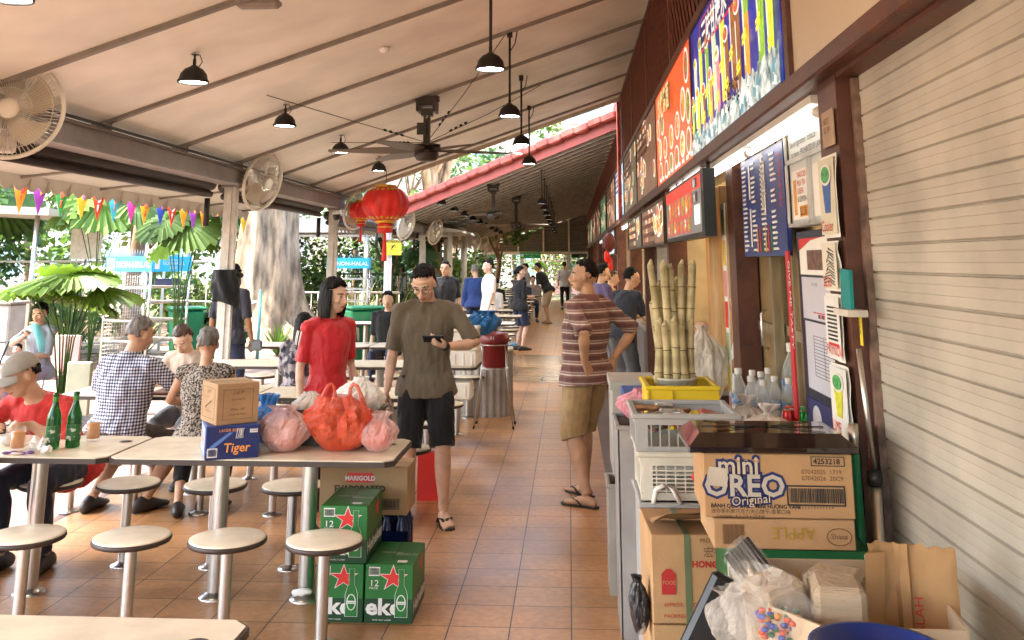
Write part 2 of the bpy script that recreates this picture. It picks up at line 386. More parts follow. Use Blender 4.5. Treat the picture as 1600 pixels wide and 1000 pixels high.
        me = remesh(b, cv, [top], 2); fabric_noise(me, folds * 1.6, 8, seed=loc[0] + loc[1]); fabric_noise(me, folds * .7, 20, seed=loc[0])
        part('shirt', me)
        if collar:
            b = B(); b.loft([nb - upv * .01, nb + upv * .035, nb + upv * .045, nb + upv * .0], [(.072, .07), (.067, .066), (.072, .072), (.088, .085)], side=sdv, n=20, cap=False); part('collar', b.mesh('c', collar))
    if top and not collar and vox < .01 and seat is None:
        b = B(); c_ = nb + upv * .022; b.loft([c_ + sdv * cos(a) * .071 + fw * sin(a) * .068 + upv * (-.012 * sin(a)) for a in [2 * pi * i_ / 28 for i_ in range(29)]], [(.006, .01)] * 29, side=upv, n=6); part('neckband', b.mesh('n', top))
    if bottom:
        b = B(); torso(b, .008, z0=-.2, z1=.14)
        for (hp, kn, an) in ((hpR, knR, ar), (hpL, knL, al)): leg(b, hp, kn, an, .014, blen, .045 if blen < .8 else 0)
        me = remesh(b, cv, [bottom], 2); fabric_noise(me, folds * 1.5, 9, seed=loc[1])
        part('trousers' if blen > .8 else 'shorts', me)
    if shoe:
        for (an, q) in ((ar, 1), (al, -1)):
            b = B(); fd = V((q * .18, 1, 0)).normalized(); ft = V((an.x, an.y, an.z - .085)); sx = V((fd.y, -fd.x, 0))
            if shoe[1] == 'slipper':
                for z, k in ((-.004, 1.), (.012, .97)):
                    pass
                out = [(-.085, .03), (-.095, 0), (-.085, -.03), (-.02, -.036), (.06, -.042), (.13, -.052), (.185, -.045), (.215, -.015), (.212, .02), (.185, .043), (.12, .05), (.05, .04)]
                b.prism(out, ft + V((0, 0, -.012)), fd, sx, -.022) if False else b.prism(out, ft + V((0, 0, .012)), fd, sx, .026)
                top_ = lambda f, x, z: ft + fd * f + sx * x + V((0, 0, z))
                for e in (-1, 1): b.loft([top_(.145, .012 * -q, .03), top_(.115, .012 * -q + e * .018, .052), top_(.06, e * .042, .045), top_(.02, e * .044, .012)], [(.011, .004)] * 4, side=sx, n=6)
            else:
                b.loft([ft - fd * .075 + V((0, 0, .04)), ft - fd * .03 + V((0, 0, .055)), ft + fd * .06 + V((0, 0, .045)), ft + fd * .14 + V((0, 0, .03)), ft + fd * .2 + V((0, 0, .024))], [(.036, .042), (.044, .056), (.047, .045), (.05, .03), (.04, .02)], side=(1, 0, 0), n=14, round_=True)
            part('slipper' if shoe[1] == 'slipper' else 'shoe', b.mesh('s', shoe[0]))
    # hair
    b = B(); n1, n2 = 40, 26; sd0 = random.random() * 9
    thick = {'short': .012, 'bob': .018, 'long': .016, 'thin': .006, 'bun': .012, 'cap': .012}[hstyle]
    def hf(u, v):
        a = 2 * pi * u; t = pi * (.001 + .998 * v); d = V((sin(t) * sin(a), sin(t) * cos(a), cos(t)))
        f = d.y + .10 * mn.noise(d * 9 + V((sd0, 1, 0))); z = d.z + .09 * mn.noise(d * 8 + V((0, sd0, 0)))
        fr = .42 - .25 * max(0, f)                       # face opening test
        low = {'short': -.45, 'bob': -.95, 'long': -.95, 'thin': -.35, 'bun': -.5, 'cap': -.4}[hstyle]
        hl_ = {'thin': .7, 'short': .66}.get(hstyle, .56)
        face_ = (f > .12 - .25 * abs(d.x)) and (z < hl_ - .12 * abs(d.x))
        face_ = f > .05 and z < hl_ - .3 * (abs(d.x) ** 2) and True
        side_ = abs(d.x) > .8 and hstyle in ('short', 'thin', 'cap', 'bun') and z < .05 and f > -.3
        k = thick + .010 * mn.noise(d * 3 + V((sd0, 0, 0))) + .005 * mn.noise(d * 11)
        if z > .6: k += .006
        if face_ or side_ or z < low or (hstyle == 'cap' and z > .1): k = -.02
        r_ = V((.076 + k, .096 + k, .097 + k))
        return hc + hd @ (V((0, -.012, .022)) + V((d.x * r_.x, d.y * r_.y, d.z * r_.z)))
    b.grid(hf, n1, n2, wrap=True)
    if hstyle in ('bob', 'long'):
        Lh = .15 if hstyle == 'bob' else .24
        def cf(u, v):
            a = pi * (-.16 + 1.32 * u); z = .05 - (Lh + .05) * v; rr = .098 + .012 * sin(v * 3) + .006 * mn.noise(V((u * 14, v * 2, sd0)))
            return hc + hd @ V((cos(a) * rr * .93, -.012 - sin(a) * rr * 1.05, z))
        def cf2(u, v):
            p = cf(u, v); c0 = hc + hd @ V((0, -.012, .05 - (Lh + .05) * v)); return c0 + (p - c0) * .8
        b.grid(cf, 30, 10); b.grid(cf2, 30, 10)
        b.grid(lambda u, v: cf(u, 1) * (1 - v) + cf2(u, 1) * v, 30, 1)
        b.grid(lambda u, v: cf(0, u) * (1 - v) + cf2(0, u) * v, 10, 1); b.grid(lambda u, v: cf(1, u) * (1 - v) + cf2(1, u) * v, 10, 1)
    if hstyle == 'bun': b.ell(hc + hd @ V((0, -.125, .0)), (.04, .04, .045), 14, rot=hd)
    part('hair', b.mesh('h', HAIRS[hair]))
    if extra: extra(root, part, dict(hc=hc, hd=hd, wr=wr, wl=wl, elR=elR, elL=elL, nb=nb, pel=pel, sdv=sdv, fw=fw, shR=shR, shL=shL, hp=hp_, upv=upv, dL=dL, dR=dR))
    return root
def glasses(mt):
    def f(root, part, k):
        b = B(); hd = k['hd']
        for q in (-1, 1):
            pts = [k['hp'](q * .033 + .024 * cos(a), .1 - abs(.3 * (.024 * cos(a))) * 0, .001 + .02 * sin(a)) for a in [2 * pi * i / 16 for i in range(17)]]
            b.tube(pts, .0018, 5); b.tube([k['hp'](q * .057, .1, .006), k['hp'](q * .079, .08, .006), k['hp'](q * .084, .0, .002)], .0016, 5)
        b.tube([k['hp'](-.009, .1, .004), k['hp'](0, .103, .008), k['hp'](.009, .1, .004)], .0018, 5)
        part('glasses', b.mesh('g', mt))
    return f
# ---------------------------------------------------------------- ground
def tile_mat():
    m = mat('terracotta_floor_tiles', (.22, .1, .045), .4, var=0); t, b = nodes(m)
    co, x, y, z = objco(t)
    br = t.nodes.new('ShaderNodeTexBrick'); br.offset = 0; br.inputs['Scale'].default_value = 1
    br.inputs['Brick Width'].default_value = .3; br.inputs['Row Height'].default_value = .3; br.inputs['Mortar Size'].default_value = .0035; br.inputs['Mortar Smooth'].default_value = .2
    br.inputs['Color1'].default_value = (.46, .235, .1, 1); br.inputs['Color2'].default_value = (.53, .285, .125, 1); br.inputs['Mortar'].default_value = (.035, .02, .012, 1)
    t.links.new(co, br.inputs[0])
    n = noisef(t, co, 1.3); n3 = noisef(t, co, 25, 6)
    c = ramp(t, n, [(.3, (.55, .52, .5)), (.7, (1.14, 1.12, 1.08))]); c3 = ramp(t, n3, [(.3, (.82, .8, .8)), (.7, (1.1, 1.1, 1.1))])
    def mul(a, b2):
        q = t.nodes.new('ShaderNodeMix'); q.data_type = 'RGBA'; q.blend_type = 'MULTIPLY'; q.inputs[0].default_value = 1; t.links.new(a, q.inputs[6]); t.links.new(b2, q.inputs[7]); return q.outputs[2]
    t.links.new(mul(mul(br.outputs[0], c), c3), b.inputs['Base Color'])
    rr = t.nodes.new('ShaderNodeMapRange'); rr.inputs[3].default_value = .22; rr.inputs[4].default_value = .5; t.links.new(n, rr.inputs[0]); t.links.new(rr.outputs[0], b.inputs['Roughness'])
    h = mathn(t, 'ADD', mathn(t, 'MULTIPLY', br.outputs['Fac'], -1.), mathn(t, 'MULTIPLY', noisef(t, co, 9, 5), .35)); bumpn(t, b, h, .45, .006)
    return m
TILE = tile_mat()
def sheet(name, x0, x1, y0, y1, z, m, org=None):
    ox, oy = org or (0, 0)
    b = B(); b.add([(x0 - ox, y0 - oy, 0), (x1 - ox, y0 - oy, 0), (x1 - ox, y1 - oy, 0), (x0 - ox, y1 - oy, 0)], [[0, 1, 2, 3]])
    return struct(b.obj(name, m, loc=(ox, oy, z)))
sheet('ground', -400, 400, -200, 500, -.03, mat('far_ground_green', (.10, .11, .05), .9, scale=.7, bump=.1, bscale=20))
sheet('floor_tiles', -3.545, .29, -6, 14.9, 0, TILE, (-.01, .02))
sheet('far_floor_tiles', -3.545, .29, 19, 46, 0, TILE, (-.01, .02))
crazy = mat('crazy_paving', (.3, .17, .09), .25, var=0); t, b_ = nodes(crazy); co, x, y, z = objco(t)
vo = t.nodes.new('ShaderNodeTexVoronoi'); vo.feature = 'DISTANCE_TO_EDGE'; vo.inputs['Scale'].default_value = 2.6; t.links.new(co, vo.inputs[0])
t.links.new(ramp(t, vo.outputs[0], [(.02, (.05, .03, .02)), (.05, (.3, .19, .1))]), b_.inputs['Base Color']); bumpn(t, b_, vo.outputs[0], .3, .02)
sheet('cross_path_paving', -3.545, .29, 14.9, 19, 0, crazy)
apron = mat('dark_worn_apron_tiles', (.12, .07, .04), .4, var=.25, scale=3, bump=.3, bscale=14)
sheet('shopfront_apron', .29, 4, -6, 46, -.002, apron)
agg = mat('pink_aggregate_pavement', (.13, .08, .068), .75, var=.35, scale=70, bump=.35, bscale=90)
sheet('side_pavement', -6.3, -3.545, -6, 10.9, -.01, agg)
plank = mat('grooved_deck_paving', (.3, .21, .18), .7, var=.1, scale=2); t, b_ = nodes(plank); co, x, y, z = objco(t)
w = mathn(t, 'PINGPONG', mathn(t, 'ADD', x, y), .07)
t.links.new(ramp(t, w, [(.006, (.03, .02, .016)), (.014, (.13, .095, .08))]), b_.inputs['Base Color'])
sheet('deck_paving', -6.3, -3.545, 10.9, 19, -.01, plank)
path_m = mat('pale_concrete_path', (.2, .165, .125), .8, var=.15, scale=3, bump=.15, bscale=40)
sheet('concrete_path', -30, -3.545, 19, 23, -.008, path_m)
sheet('garden_path', -12, -6.3, 13.2, 15.2, -.012, path_m)
soil = mat('leaf_litter_soil', (.11, .065, .032), .95, var=.45, scale=14, bump=.8, bscale=22)
sheet('garden_bed', -40, -6.3, -6, 19, -.02, soil)
sheet('far_garden_bed', -40, -3.545, 23, 60, -.018, soil)
# ---------------------------------------------------------------- roofs
def zc(x, dz=0): return 4.07 + .347 * x + dz if dz > -.3 else 3.75 + .29 * x + dz + .34
CEIL = mat('tan_roof_lining', (.76, .725, .63), .45, var=.1, scale=1.7, bump=.08, bscale=4, spec=.35)
BATTEN = mat('grey_batten_strip', (.2, .165, .135), .5, var=.15, scale=10)
def roof(name, y0, y1, dz, ribs, label, x0=-3.72, x1=.86, rm=BATTEN, rw=.055, rh=.03):
    r = thing(name, label, 'roof', (0, (y0 + y1) / 2, 0)); yy = (y0 + y1) / 2
    b = B(); b.prism([(x0, zc(x0, dz)), (x1, zc(x1, dz)), (x1, zc(x1, dz) + .12), (x0, zc(x0, dz) + .12)], (0, y1 - yy, 0), (1, 0, 0), (0, 0, 1), y1 - y0)
    b.obj('roof_panel', CEIL, r)
    for y in ribs:
        b = B(); a = (x0 + .05, y - yy, zc(x0 + .05, dz) - rh / 2); c = (x1, y - yy, zc(x1, dz) - rh / 2)
        b.prism([(a[0], a[2] - rh / 2), (c[0], c[2] - rh / 2), (c[0], c[2] + rh), (a[0], a[2] + rh)], (0, y - yy + rw / 2, 0), (1, 0, 0), (0, 0, 1), rw)
        b.obj('roof_batten', rm, r)
    return r
P0 = 1.533
r1 = roof('canopy_roof', -6, 15.28, 0, [10.23 + P0 * k for k in range(-8, 4)], 'tan sloping canopy roof with thin grey battens over the near tables')

b = B(); b.prism([(-3.72, zc(-3.72) - .06), (.86, zc(.86) - .06), (.86, zc(.86) + .13), (-3.72, zc(-3.72) + .13)], (0, 15.36 - 4.64, 0), (1, 0, 0), (0, 0, 1), .075); b.obj('end_trim', mat('beige_trim', (.45, .36, .27), .5), r1)
DB = mat('dark_roof_batten', (.2, .18, .155), .5, var=.2)
r2 = thing('canopy_roof', 'second canopy roof with many dark battens and red tiled front edge over the far tables', 'roof', (0, 16, 0))
def yf(x, t=0): a = 15.75 - 16 + (.86 - x) * .93; return a + (30 - a) * t
b = B(); q = [(-4.4, yf(-4.4)), (.86, yf(.86)), (.86, 30), (-4.4, 30)]; b.add([(x, y, zc(x, -.34)) for x, y in q] + [(x, y, zc(x, -.34) + .1) for x, y in q], [[0, 1, 2, 3], [7, 6, 5, 4]] + [[k, k + 4, (k + 1) % 4 + 4, (k + 1) % 4] for k in range(4)]); b.obj('roof_panel', mat('pale_far_roof_lining', (.85, .82, .74), .5, var=.08, scale=2), r2)
for k in range(1, 44):
    t_ = k / 44; p0, p1 = V((-4.35, yf(-4.4, t_), zc(-4.35, -.34) - .025)), V((.85, yf(.86, t_), zc(.85, -.34) - .025)); b = B(); b.loft([p0, p1], [(.034, .028)] * 2, side=(0, 1, 0), n=4, sm=False); b.obj('roof_batten', DB, r2)
RT = mat('red_painted_tile', (.3, .055, .04), .55, var=.25, scale=7, bump=.3, bscale=15)
b = B(); ang = math.atan(.93)
for k in range(23):
    xx = -4.3 + k * .225; b.box((xx + .11, yf(xx + .11) - .06, zc(xx + .11, -.34) + .13 + (k % 2) * .015 + .01 * mn.noise(V((k, 0, 0)))), (.31, .3, .14), rz=-ang, ry=-.21, bev=.025)
b.obj('red_ridge_tiles', RT, r2)
b = B(); p0, p1 = V((-4.4, yf(-4.4) - .1, zc(-4.4, -.34) + .02)), V((.86, yf(.86) - .1, zc(.86, -.34) + .02)); b.add([p0 + V((0, 0, -.11)), p1 + V((0, 0, -.11)), p1 + V((0, 0, .09)), p0 + V((0, 0, .09)), p0 + V((0, .06, -.11)), p1 + V((0, .06, -.11)), p1 + V((0, .06, .09)), p0 + V((0, .06, .09))], [[0, 1, 2, 3], [4, 7, 6, 5], [0, 4, 5, 1], [3, 2, 6, 7], [0, 3, 7, 4], [1, 5, 6, 2]]); b.obj('red_fascia_board', mat('dark_red_board', (.25, .04, .03), .6), r2)
# beams and columns
BEAM = mat('grey_brown_beam', (.22, .19, .165), .55, var=.12, scale=5)
def beam(y0, y1, z1, lab, x=-3.65):
    r = thing('eaves_beam', lab, 'beam', (x, y0, 0)); L = y1 - y0
    B().bb(-.06, .06, 0, L, z1 - .18, z1 - .03).obj('beam_web', BEAM, r)
    B().bb(-.1, .1, 0, L, z1 - .03, z1 - .01).obj('top_flange', BEAM, r)
    B().bb(-.1, .1, 0, L, z1 - .2, z1 - .18).obj('bottom_flange', BEAM, r)
    b = B(); b.cyl((.13, 0, z1 - .0), (.13, L, z1 - .0), .014, n=8); b.obj('conduit_pipe', IRON, r)
    k = P0 - ((y0 - 10.23) % P0)
    while k < L and z1 > 2.6: B().bb(-.07, .09, k - .05, k + .05, z1 - .01, z1 + .045).obj('roof_bracket', BATTEN, r); k += P0
    return r
beam(-6, 15.3, 2.765, 'grey brown eaves beam on the left columns of the near roof')
beam(19.6, 46, 2.66, 'lower eaves beam along the far roof on the left', x=-3.7)
COLY = [1.0, 5.61, 10.23, 14.83, 19.45, 24.05, 28.7, 33.3, 37.9, 42.5]
nm = ['beside the big round fan', 'with the black cloth tied round it', 'beside the red lantern', 'carrying the yellow caution sign', 'just past the caution sign column', 'fourth from the far end', 'third from the far end', 'second from the far end', 'at the far end of the walkway']
colroot = None
for i, y in enumerate(COLY):
    if i == 0: continue
    lab = 'grey steel column on the left, ' + nm[i - 1]
    if colroot is None:
        c = colroot = thing('steel_column', lab, 'column', (-3.65, y, 0), group='grey steel columns along the left side')
        b = B(); b.bb(-.065, .065, -.05, .05, 0, 2.565); b.bb(-.025, .025, -.068, .068, 0, 2.565); b.obj('shaft', GREYP, c)
        b = B(); b.bb(-.14, .14, -.14, .14, 0, .018); b.obj('base_plate', GREYP, c)
        b = B(); b.bb(-.09, .09, -.08, .08, 2.54, 2.565); b.obj('cap_plate', BEAM, c)
        b = B(); b.cyl((.08, -.06, .02), (.08, -.06, 2.3), .012, n=8); b.obj('downpipe', GREYP, c)
    else: c = dup(colroot, (-3.65, y, 0), label=lab)
    if y > 15.5: c.scale = (1, 1, 2.46 / 2.6)
# outer awning with scalloped edge, seen beyond the beam
AW = mat('beige_awning_canvas', (.38, .33, .28), .7, var=.06); t, b_ = nodes(AW); tr = t.nodes.new('ShaderNodeBsdfTranslucent'); tr.inputs[0].default_value = (.4, .35, .29, 1); mx = t.nodes.new('ShaderNodeMixShader'); mx.inputs[0].default_value = .35; t.links.new(b_.outputs[0], mx.inputs[1]); t.links.new(tr.outputs[0], mx.inputs[2]); t.links.new(mx.outputs[0], t.nodes['Material Output'].inputs[0])
a = thing('side_awning', 'beige canvas side awning with scalloped hanging edge over the pavement', 'awning', (-3.75, 4, 0))
b = B(); b.prism([(0, 2.68), (-1.4, 2.555), (-1.4, 2.56), (0, 2.685)], (0, 11.4, 0), (1, 0, 0), (0, 0, 1), 13.4); b.obj('canvas', AW, a)
pts = []
n = 60
for k in range(n * 6 + 1): yy = -2 + 13.2 * k / (n * 6); pts.append((yy, 2.46 - .055 * abs(sin(pi * k / 6))))
b = B(); b.prism([(11.2, 2.56)] + [(-2, 2.56)] + pts, (-1.4, 0, 0), (0, 1, 0), (0, 0, 1), .012); b.obj('scalloped_valance', AW, a)
for k in range(9): b = B(); b.cyl((-.02, -1.5 + 1.55 * k, 2.66), (-1.38, -1.5 + 1.55 * k, 2.53), .015, n=8); b.obj('awning_rib', BEAM, a)
a2 = thing('side_awning', 'pale side awning with pleated edge along the far roof', 'awning', (-4.2, 19.5, 0))
b = B(); b.prism([(0, 2.56), (-.6, 2.48), (-.6, 2.5), (0, 2.58)], (0, 24, 0), (1, 0, 0), (0, 0, 1), 24); b.obj('canvas', AW, a2)
pts = []
for k in range(141): pts.append((24 * k / 140, 2.42 if k % 2 else 2.34))
b = B(); b.prism([(24, 2.49), (0, 2.49)] + pts, (-.6, 0, 0), (0, 1, 0), (0, 0, 1), .01); b.obj('pleated_valance', AW, a2)
# rolled blinds
BLD = mat('dark_brown_blind', (.028, .018, .014), .5, var=.3, bump=.2, bscale=20, stretch=(1, .3, 1))
for i, (y0, y1) in enumerate(((5.8, 10.1), (10.5, 14.7), (15.2, 19.2), (19.7, 23.9), (24.2, 28.5), (28.9, 33.1))):
    z = 2.43 if y0 < 15 else 2.33
    r = thing('roller_blind', ['dark brown rolled blind under the beam left of the cloth column', 'dark brown rolled blind under the beam between cloth column and lantern column', 'short rolled dark blind right of the lantern column', 'rolled dark blind past the caution sign', 'rolled dark blind in the third far bay', 'rolled dark blind farthest along the walkway'][i], 'blind', (-3.84, y0, z + .14), group='rolled blinds under the left beam')
    L = y1 - y0
    B().cyl((0, 0, 0), (0, L, 0), .07, n=16).obj('rolled_fabric', BLD, r)
    b = B(); b.bb(-.012, .012, .02, L - .02, -.11, -.03); b.obj('hanging_flap', BLD, r); B().cyl((0, 0, -.11), (0, L, -.11), .036, n=10).obj('bottom_bar', BLD, r)
    B().cyl((.02, L - .12, -.16), (.02, L - .12, -.45), .03, n=10).obj('black_weight', IRON, r)
# far gable
LV = mat('grey_louvre', (.17, .15, .125), .6, var=.15)
r = thing('louvred_gable', 'grey louvred gable wall closing the far end under the roof', 'wall', (0, 45.8, 0))
b = B(); zz = 2.2
while zz < 4.3:
    x0 = max(-4.2, (zz - 3.75 + .03) / .29); b.box(((x0 + 1.6) / 2, 0, zz), (1.6 - x0, .02, .1), rx=.5); zz += .13
b.obj('louvre_blades', LV, r)
b = B(); b.prism([(-4.2, 2.15), (1.6, 2.15), (1.6, 4.5), (1.2, 4.1), (-4.2, 2.3)], (0, .12, 0), (1, 0, 0), (0, 0, 1), .03); b.obj('backing_sheet', LV, r)
for xx in (-3.6, -2.4, -1.2, 0, 1.2): B().bb(xx - .04, xx + .04, -.09, -.05, 2.15, zc(xx, -.38)).obj('gable_post', GREYP, r)
B().bb(-4.2, 1.6, -.12, -.06, 2.08, 2.2).obj('bottom_rail', GREYP, r)
for i, (xx, w_) in enumerate(((-.02, .16), (-2.2, .1), (.9, .12))): tag(B().bb(xx - w_ / 2, xx + w_ / 2, 45.3, 45.3 + w_, 0, 2.1).obj('end_column', GREYP), 'slim grey post %s at the far end of the walkway' % ['in the middle', 'left of the green sign', 'by the shops'][i], 'column')
r = thing('end_railing_screen', 'slim framed glazed screen at the far end of the walkway', 'screen', (0, 46.6, 0))
b = B()
for xx in [-4 + .62 * k for k in range(9)]: b.bb(xx - .025, xx + .025, -.03, .03, 0, 2.15)
for z in (.05, 1.0, 1.78): b.bb(-4, 1, -.02, .02, z, z + .05)
b.obj('frame', GREYP, r)
# ---------------------------------------------------------------- shop row on the right
r = thing('shop_building', 'brown shop row behind the stalls with dark upper wall', 'building', (0, 0, 0))
UW = mat('dark_maroon_wall', (.06, .022, .016), .6, var=.3)
b = B(); b.bb(1.15, 1.2, 3.69, 46, 2.5, 4.5); b.obj('upper_wall', UW, r)
b = B(); b.bb(3.2, 3.3, -6, 46, 0, 4.5); b.obj('back_wall', mat('stall_back_wall', (.42, .3, .17), .6, var=.2, scale=3), r)
b = B(); b.bb(.9, 3.2, -6, 46, 2.46, 2.5); b.obj('stall_ceiling', mat('stall_ceiling', (.4, .36, .3), .6), r)
b = B(); b.bb(.86, 3.4, -6, 46, 4.5, 4.6); b.obj('roof_slab', UW, r)
for y in (3.3, 5.85, 8.55, 11.6, 14.9, 19, 23.5, 28, 33, 38, 43):
    B().bb(1.25, 3.2, y - .04, y + .04, 0, 2.46).obj('partition_wall', mat('cream_partition', (.5, .42, .3), .6, var=.1), r)
for y in (8.55, 11.2, 13.8, 17.5, 21, 25, 29, 34, 39, 44):
    B().bb(.86, 1.02, y - .08, y + .08, 0, 2.4).obj('brown_pillar', BROWN, r)
B().bb(.88, 1.0, 3.14, 3.37, 0, 2.4).obj('brown_pillar', BROWN, r)
B().bb(.95, 1.07, 5.62, 5.85, 0, 2.36).obj('brown_pillar', BROWN, r)
B().bb(.82, .93, -6, 46, 2.36, 2.43, bev=.008).obj('lower_fascia_rail', BROWN, r)
B().bb(.94, 1.25, 2.9, 46, 2.38, 2.44).obj('soffit', mat('pale_soffit', (.28, .27, .25), .35, var=.15), r)
B().bb(.83, .9, -6, 46, 3.27, 3.33).obj('upper_fascia_rail', BROWN, r)
B().bb(.84, .9, 5.3, 46, 4.32, 4.4).obj('eaves_rail', BROWN, r)
B().bb(.865, .91, -6, 3.68, 2.435, 4.5).obj('blank_cream_panel', mat('cream_panel', (.5, .42, .31), .45, var=.05, scale=2), r)
B().bb(.845, .9, 3.62, 3.69, 2.43, 3.3).obj('panel_frame', BROWN, r)
# diagonal lattice above the signs
r = thing('diagonal_lattice_screen', 'brown diagonal lattice screen above the shop signs under the roof edge', 'lattice', (.86, 0, 0))
LAT = mat('brown_lattice', (.15, .05, .03), .5, var=.2)
def clipbar(b, y0, sl, x, z0=3.33, z1=4.34):
    dy = (z1 - z0) * sl; b.loft([(x, y0, z0), (x, y0 + dy, z1)], [(.012, .014)] * 2, side=(1, 0, 0), n=4, sm=False)
b = B()
for k in range(78): clipbar(b, 3.8 + k * .16, .75, 0)
b.obj('lattice_bars', LAT, r)
b = B()
for k in range(78): clipbar(b, 4.5 + k * .16, -.75, .035)
b.obj('lattice_bars', LAT, r)
for y in [5.3 + 2.4 * k for k in range(5)]: B().bb(-.02, .05, y - .03, y + .03, 3.33, 4.34).obj('frame_post', LAT, r)
r = thing('diagonal_lattice_screen', 'brown lattice screen along the far shops below the lower roof', 'lattice', (.86, 16, 0))
b = B()
for k in range(120): clipbar(b, k * .24, .75, 0, 3.33, 3.95)
b.obj('lattice_bars', LAT, r)
tag(B().bb(.8, .95, 15.32, 15.6, 2.4, 4.3).obj('red_brick_pier', RT), 'dark red pier between the two roofs by the shops', 'pier')
# roller shutter near right
def shutter_mat():
    m = mat('roller_shutter_paint', (.38, .352, .3), .5, var=.16, scale=3); return m
SHM = shutter_mat()
def shutter(x, y0, y1, z0, z1, lab, pitch=.082):
    r = thing('roller_shutter', lab, 'shutter', (x, y0, z0)); L = y1 - y0; b = B(); z = 0; prof = []
    while z < z1 - z0:
        prof += [(0, z), (-.009, z + .004), (-.008, z + pitch * .34), (-.0065, z + pitch * .36), (-.008, z + pitch * .38), (-.008, z + pitch * .66), (-.0065, z + pitch * .68), (-.008, z + pitch * .7), (-.010, z + pitch * .94), (0, z + pitch * .98)]; z += pitch
    vs = [(p[0], q, p[1]) for p in prof for q in (0, L)]; b.add(vs, [[2 * i, 2 * i + 2, 2 * i + 3, 2 * i + 1] for i in range(len(prof) - 1)])
    b.obj('slat_curtain', SHM, r)
    b = B(); b.bb(-.03, .02, L, L + .03, 0, z1 - z0); b.obj('guide_rail', mat('worn_guide_rail', (.16, .1, .075), .5, var=.5, scale=18), r)
    b = B(); b.bb(-.03, .02, 0, L, -.0, .04); b.obj('bottom_bar', GREYP, r)
    return r
shutter(.955, -4, 3.105, 0, 2.34, 'large closed cream roller shutter filling the right foreground')
shutter(1.0, 8.7, 11.1, .0, 2.3, 'narrow closed grey roller shutter behind the sugarcane', .1)
r = thing('service_box', 'dark brown lintel box above the near shutter', 'lintel', (.96, 0, 2.345)); B().bb(-.08, .06, -4, 3.13, 0, .04).obj('lintel_face', BROWN, r)
# ---------------------------------------------------------------- tables and stools
def table(x0, x1, yc, lab, proto=[None], hole=True, slim=False):
    t = thing('canteen_table', lab, 'table', ((x0 + x1) / 2, yc, 0), group='cream canteen tables in rows'); hx = (x1 - x0) / 2
    if proto[0] and abs(proto[0][1] - hx) < .01:
        bpy.data.objects.remove(t); return dup(proto[0][0], ((x0 + x1) / 2, yc, 0), label=lab)
    def top(z0, z1, e, c=.045):
        X, Y = hx - e, .325 - e; b = B()
        b.prism([(X - c, -Y), (X, -Y + c), (X, Y - c), (X - c, Y), (-X + c, Y), (-X, Y - c), (-X, -Y + c), (-X + c, -Y)], (0, 0, z0), (1, 0, 0), (0, 1, 0), z1 - z0); return b
    top(.722, .747, 0).obj('edge_band', EDGE, t); top(.7465, .752, .008).obj('tabletop', CREAM, t)
    if hole: B().disc((hx - .1, .14, .7535), .036, 20).obj('cable_hole', BLACK, t)
    for k in (-.245, .245):
        l = B().lathe([(.042, .01), (.042, .722)], (k, 0, 0), 18).obj('leg', STEEL, t)
        B().lathe([(0.085, .0), (.085, .006), (.06, .016), (.043, .03)], (k, 0, 0), 18).obj('base_flange', STEEL, l)
    b = B(); b.bb(-hx + .1, hx - .1, -.03, .03, .695, .722); b.obj('underframe', IRON, t)
    if not proto[0]: proto[0] = (t, hx)
    return t
stoolp = [None]
def stool(x, y, lab):
    if stoolp[0]: return dup(stoolp[0], (x, y, 0), label=lab)
    t = thing('round_stool', lab, 'stool', (x, y, 0), group='round cream stools on steel posts')
    B().lathe([(0, .425), (.165, .427), (.182, .434), (.186, .443), (.183, .452), (.176, .456)], n=36).obj('edge_band', EDGE, t)
    B().lathe([(.179, .4545), (.178, .4595), (.17, .462), (0, .462)], n=36).obj('seat', CREAM, t)
    l = B().lathe([(.029, .01), (.029, .43)], n=16).obj('post', STEEL, t); B().lathe([(.07, 0), (.07, .006), (.045, .014), (.03, .025)], n=18).obj('base_flange', STEEL, l)
    stoolp[0] = t; return t
ROWS = [2.62, 5.46, 7.75] + [9.9 + 2.17 * k for k in range(14)]
rn = ['nearest', 'second', 'third', 'fourth', 'fifth', 'sixth', 'seventh', 'eighth', 'ninth', 'tenth', 'eleventh', 'twelfth', 'thirteenth', 'fourteenth', 'fifteenth', 'sixteenth', 'seventeenth']
special = {(0, 0): 'nearest cream table corner at the bottom left of the picture', (1, 0): 'cream table by the aisle holding cartons and plastic bags', (1, 1): 'cream table at left with the green beer bottles and mug', (3, 0): 'cream table by the aisle in the fourth row carrying white foam boxes'}
sn = ['by the aisle', 'second from the aisle', 'third from the aisle', 'at the wall end']
for i, yc in enumerate(ROWS):
    if 14 < yc < 15.6 or yc > 44: continue
    for j, (x0, x1) in enumerate(((-2.42, -.91), (-3.93, -2.43))):
        if (i, j) == (0, 1) or (i > 8 and j): continue
        table(x0, x1, yc, special.get((i, j), 'cream dark-edged table in the %s row, %s' % (rn[i], 'aisle end' if j == 0 else 'outer end')))
    if i == 0: continue
    for k, (dy, w) in enumerate(((-.61, 'front'), (.5, 'back'))):
        for q, x in enumerate((-1.18, -1.65, -2.12, -2.65, -3.13, -3.6)):
            if i > 5 and q > 1: continue
            if i > 10 and (q > 0 or k): continue
            stool(x, yc + dy, 'round cream stool on the %s side of the %s table row, %s from the aisle' % (w, rn[i], ['first', 'second', 'third', 'fourth', 'fifth', 'sixth'][q]))
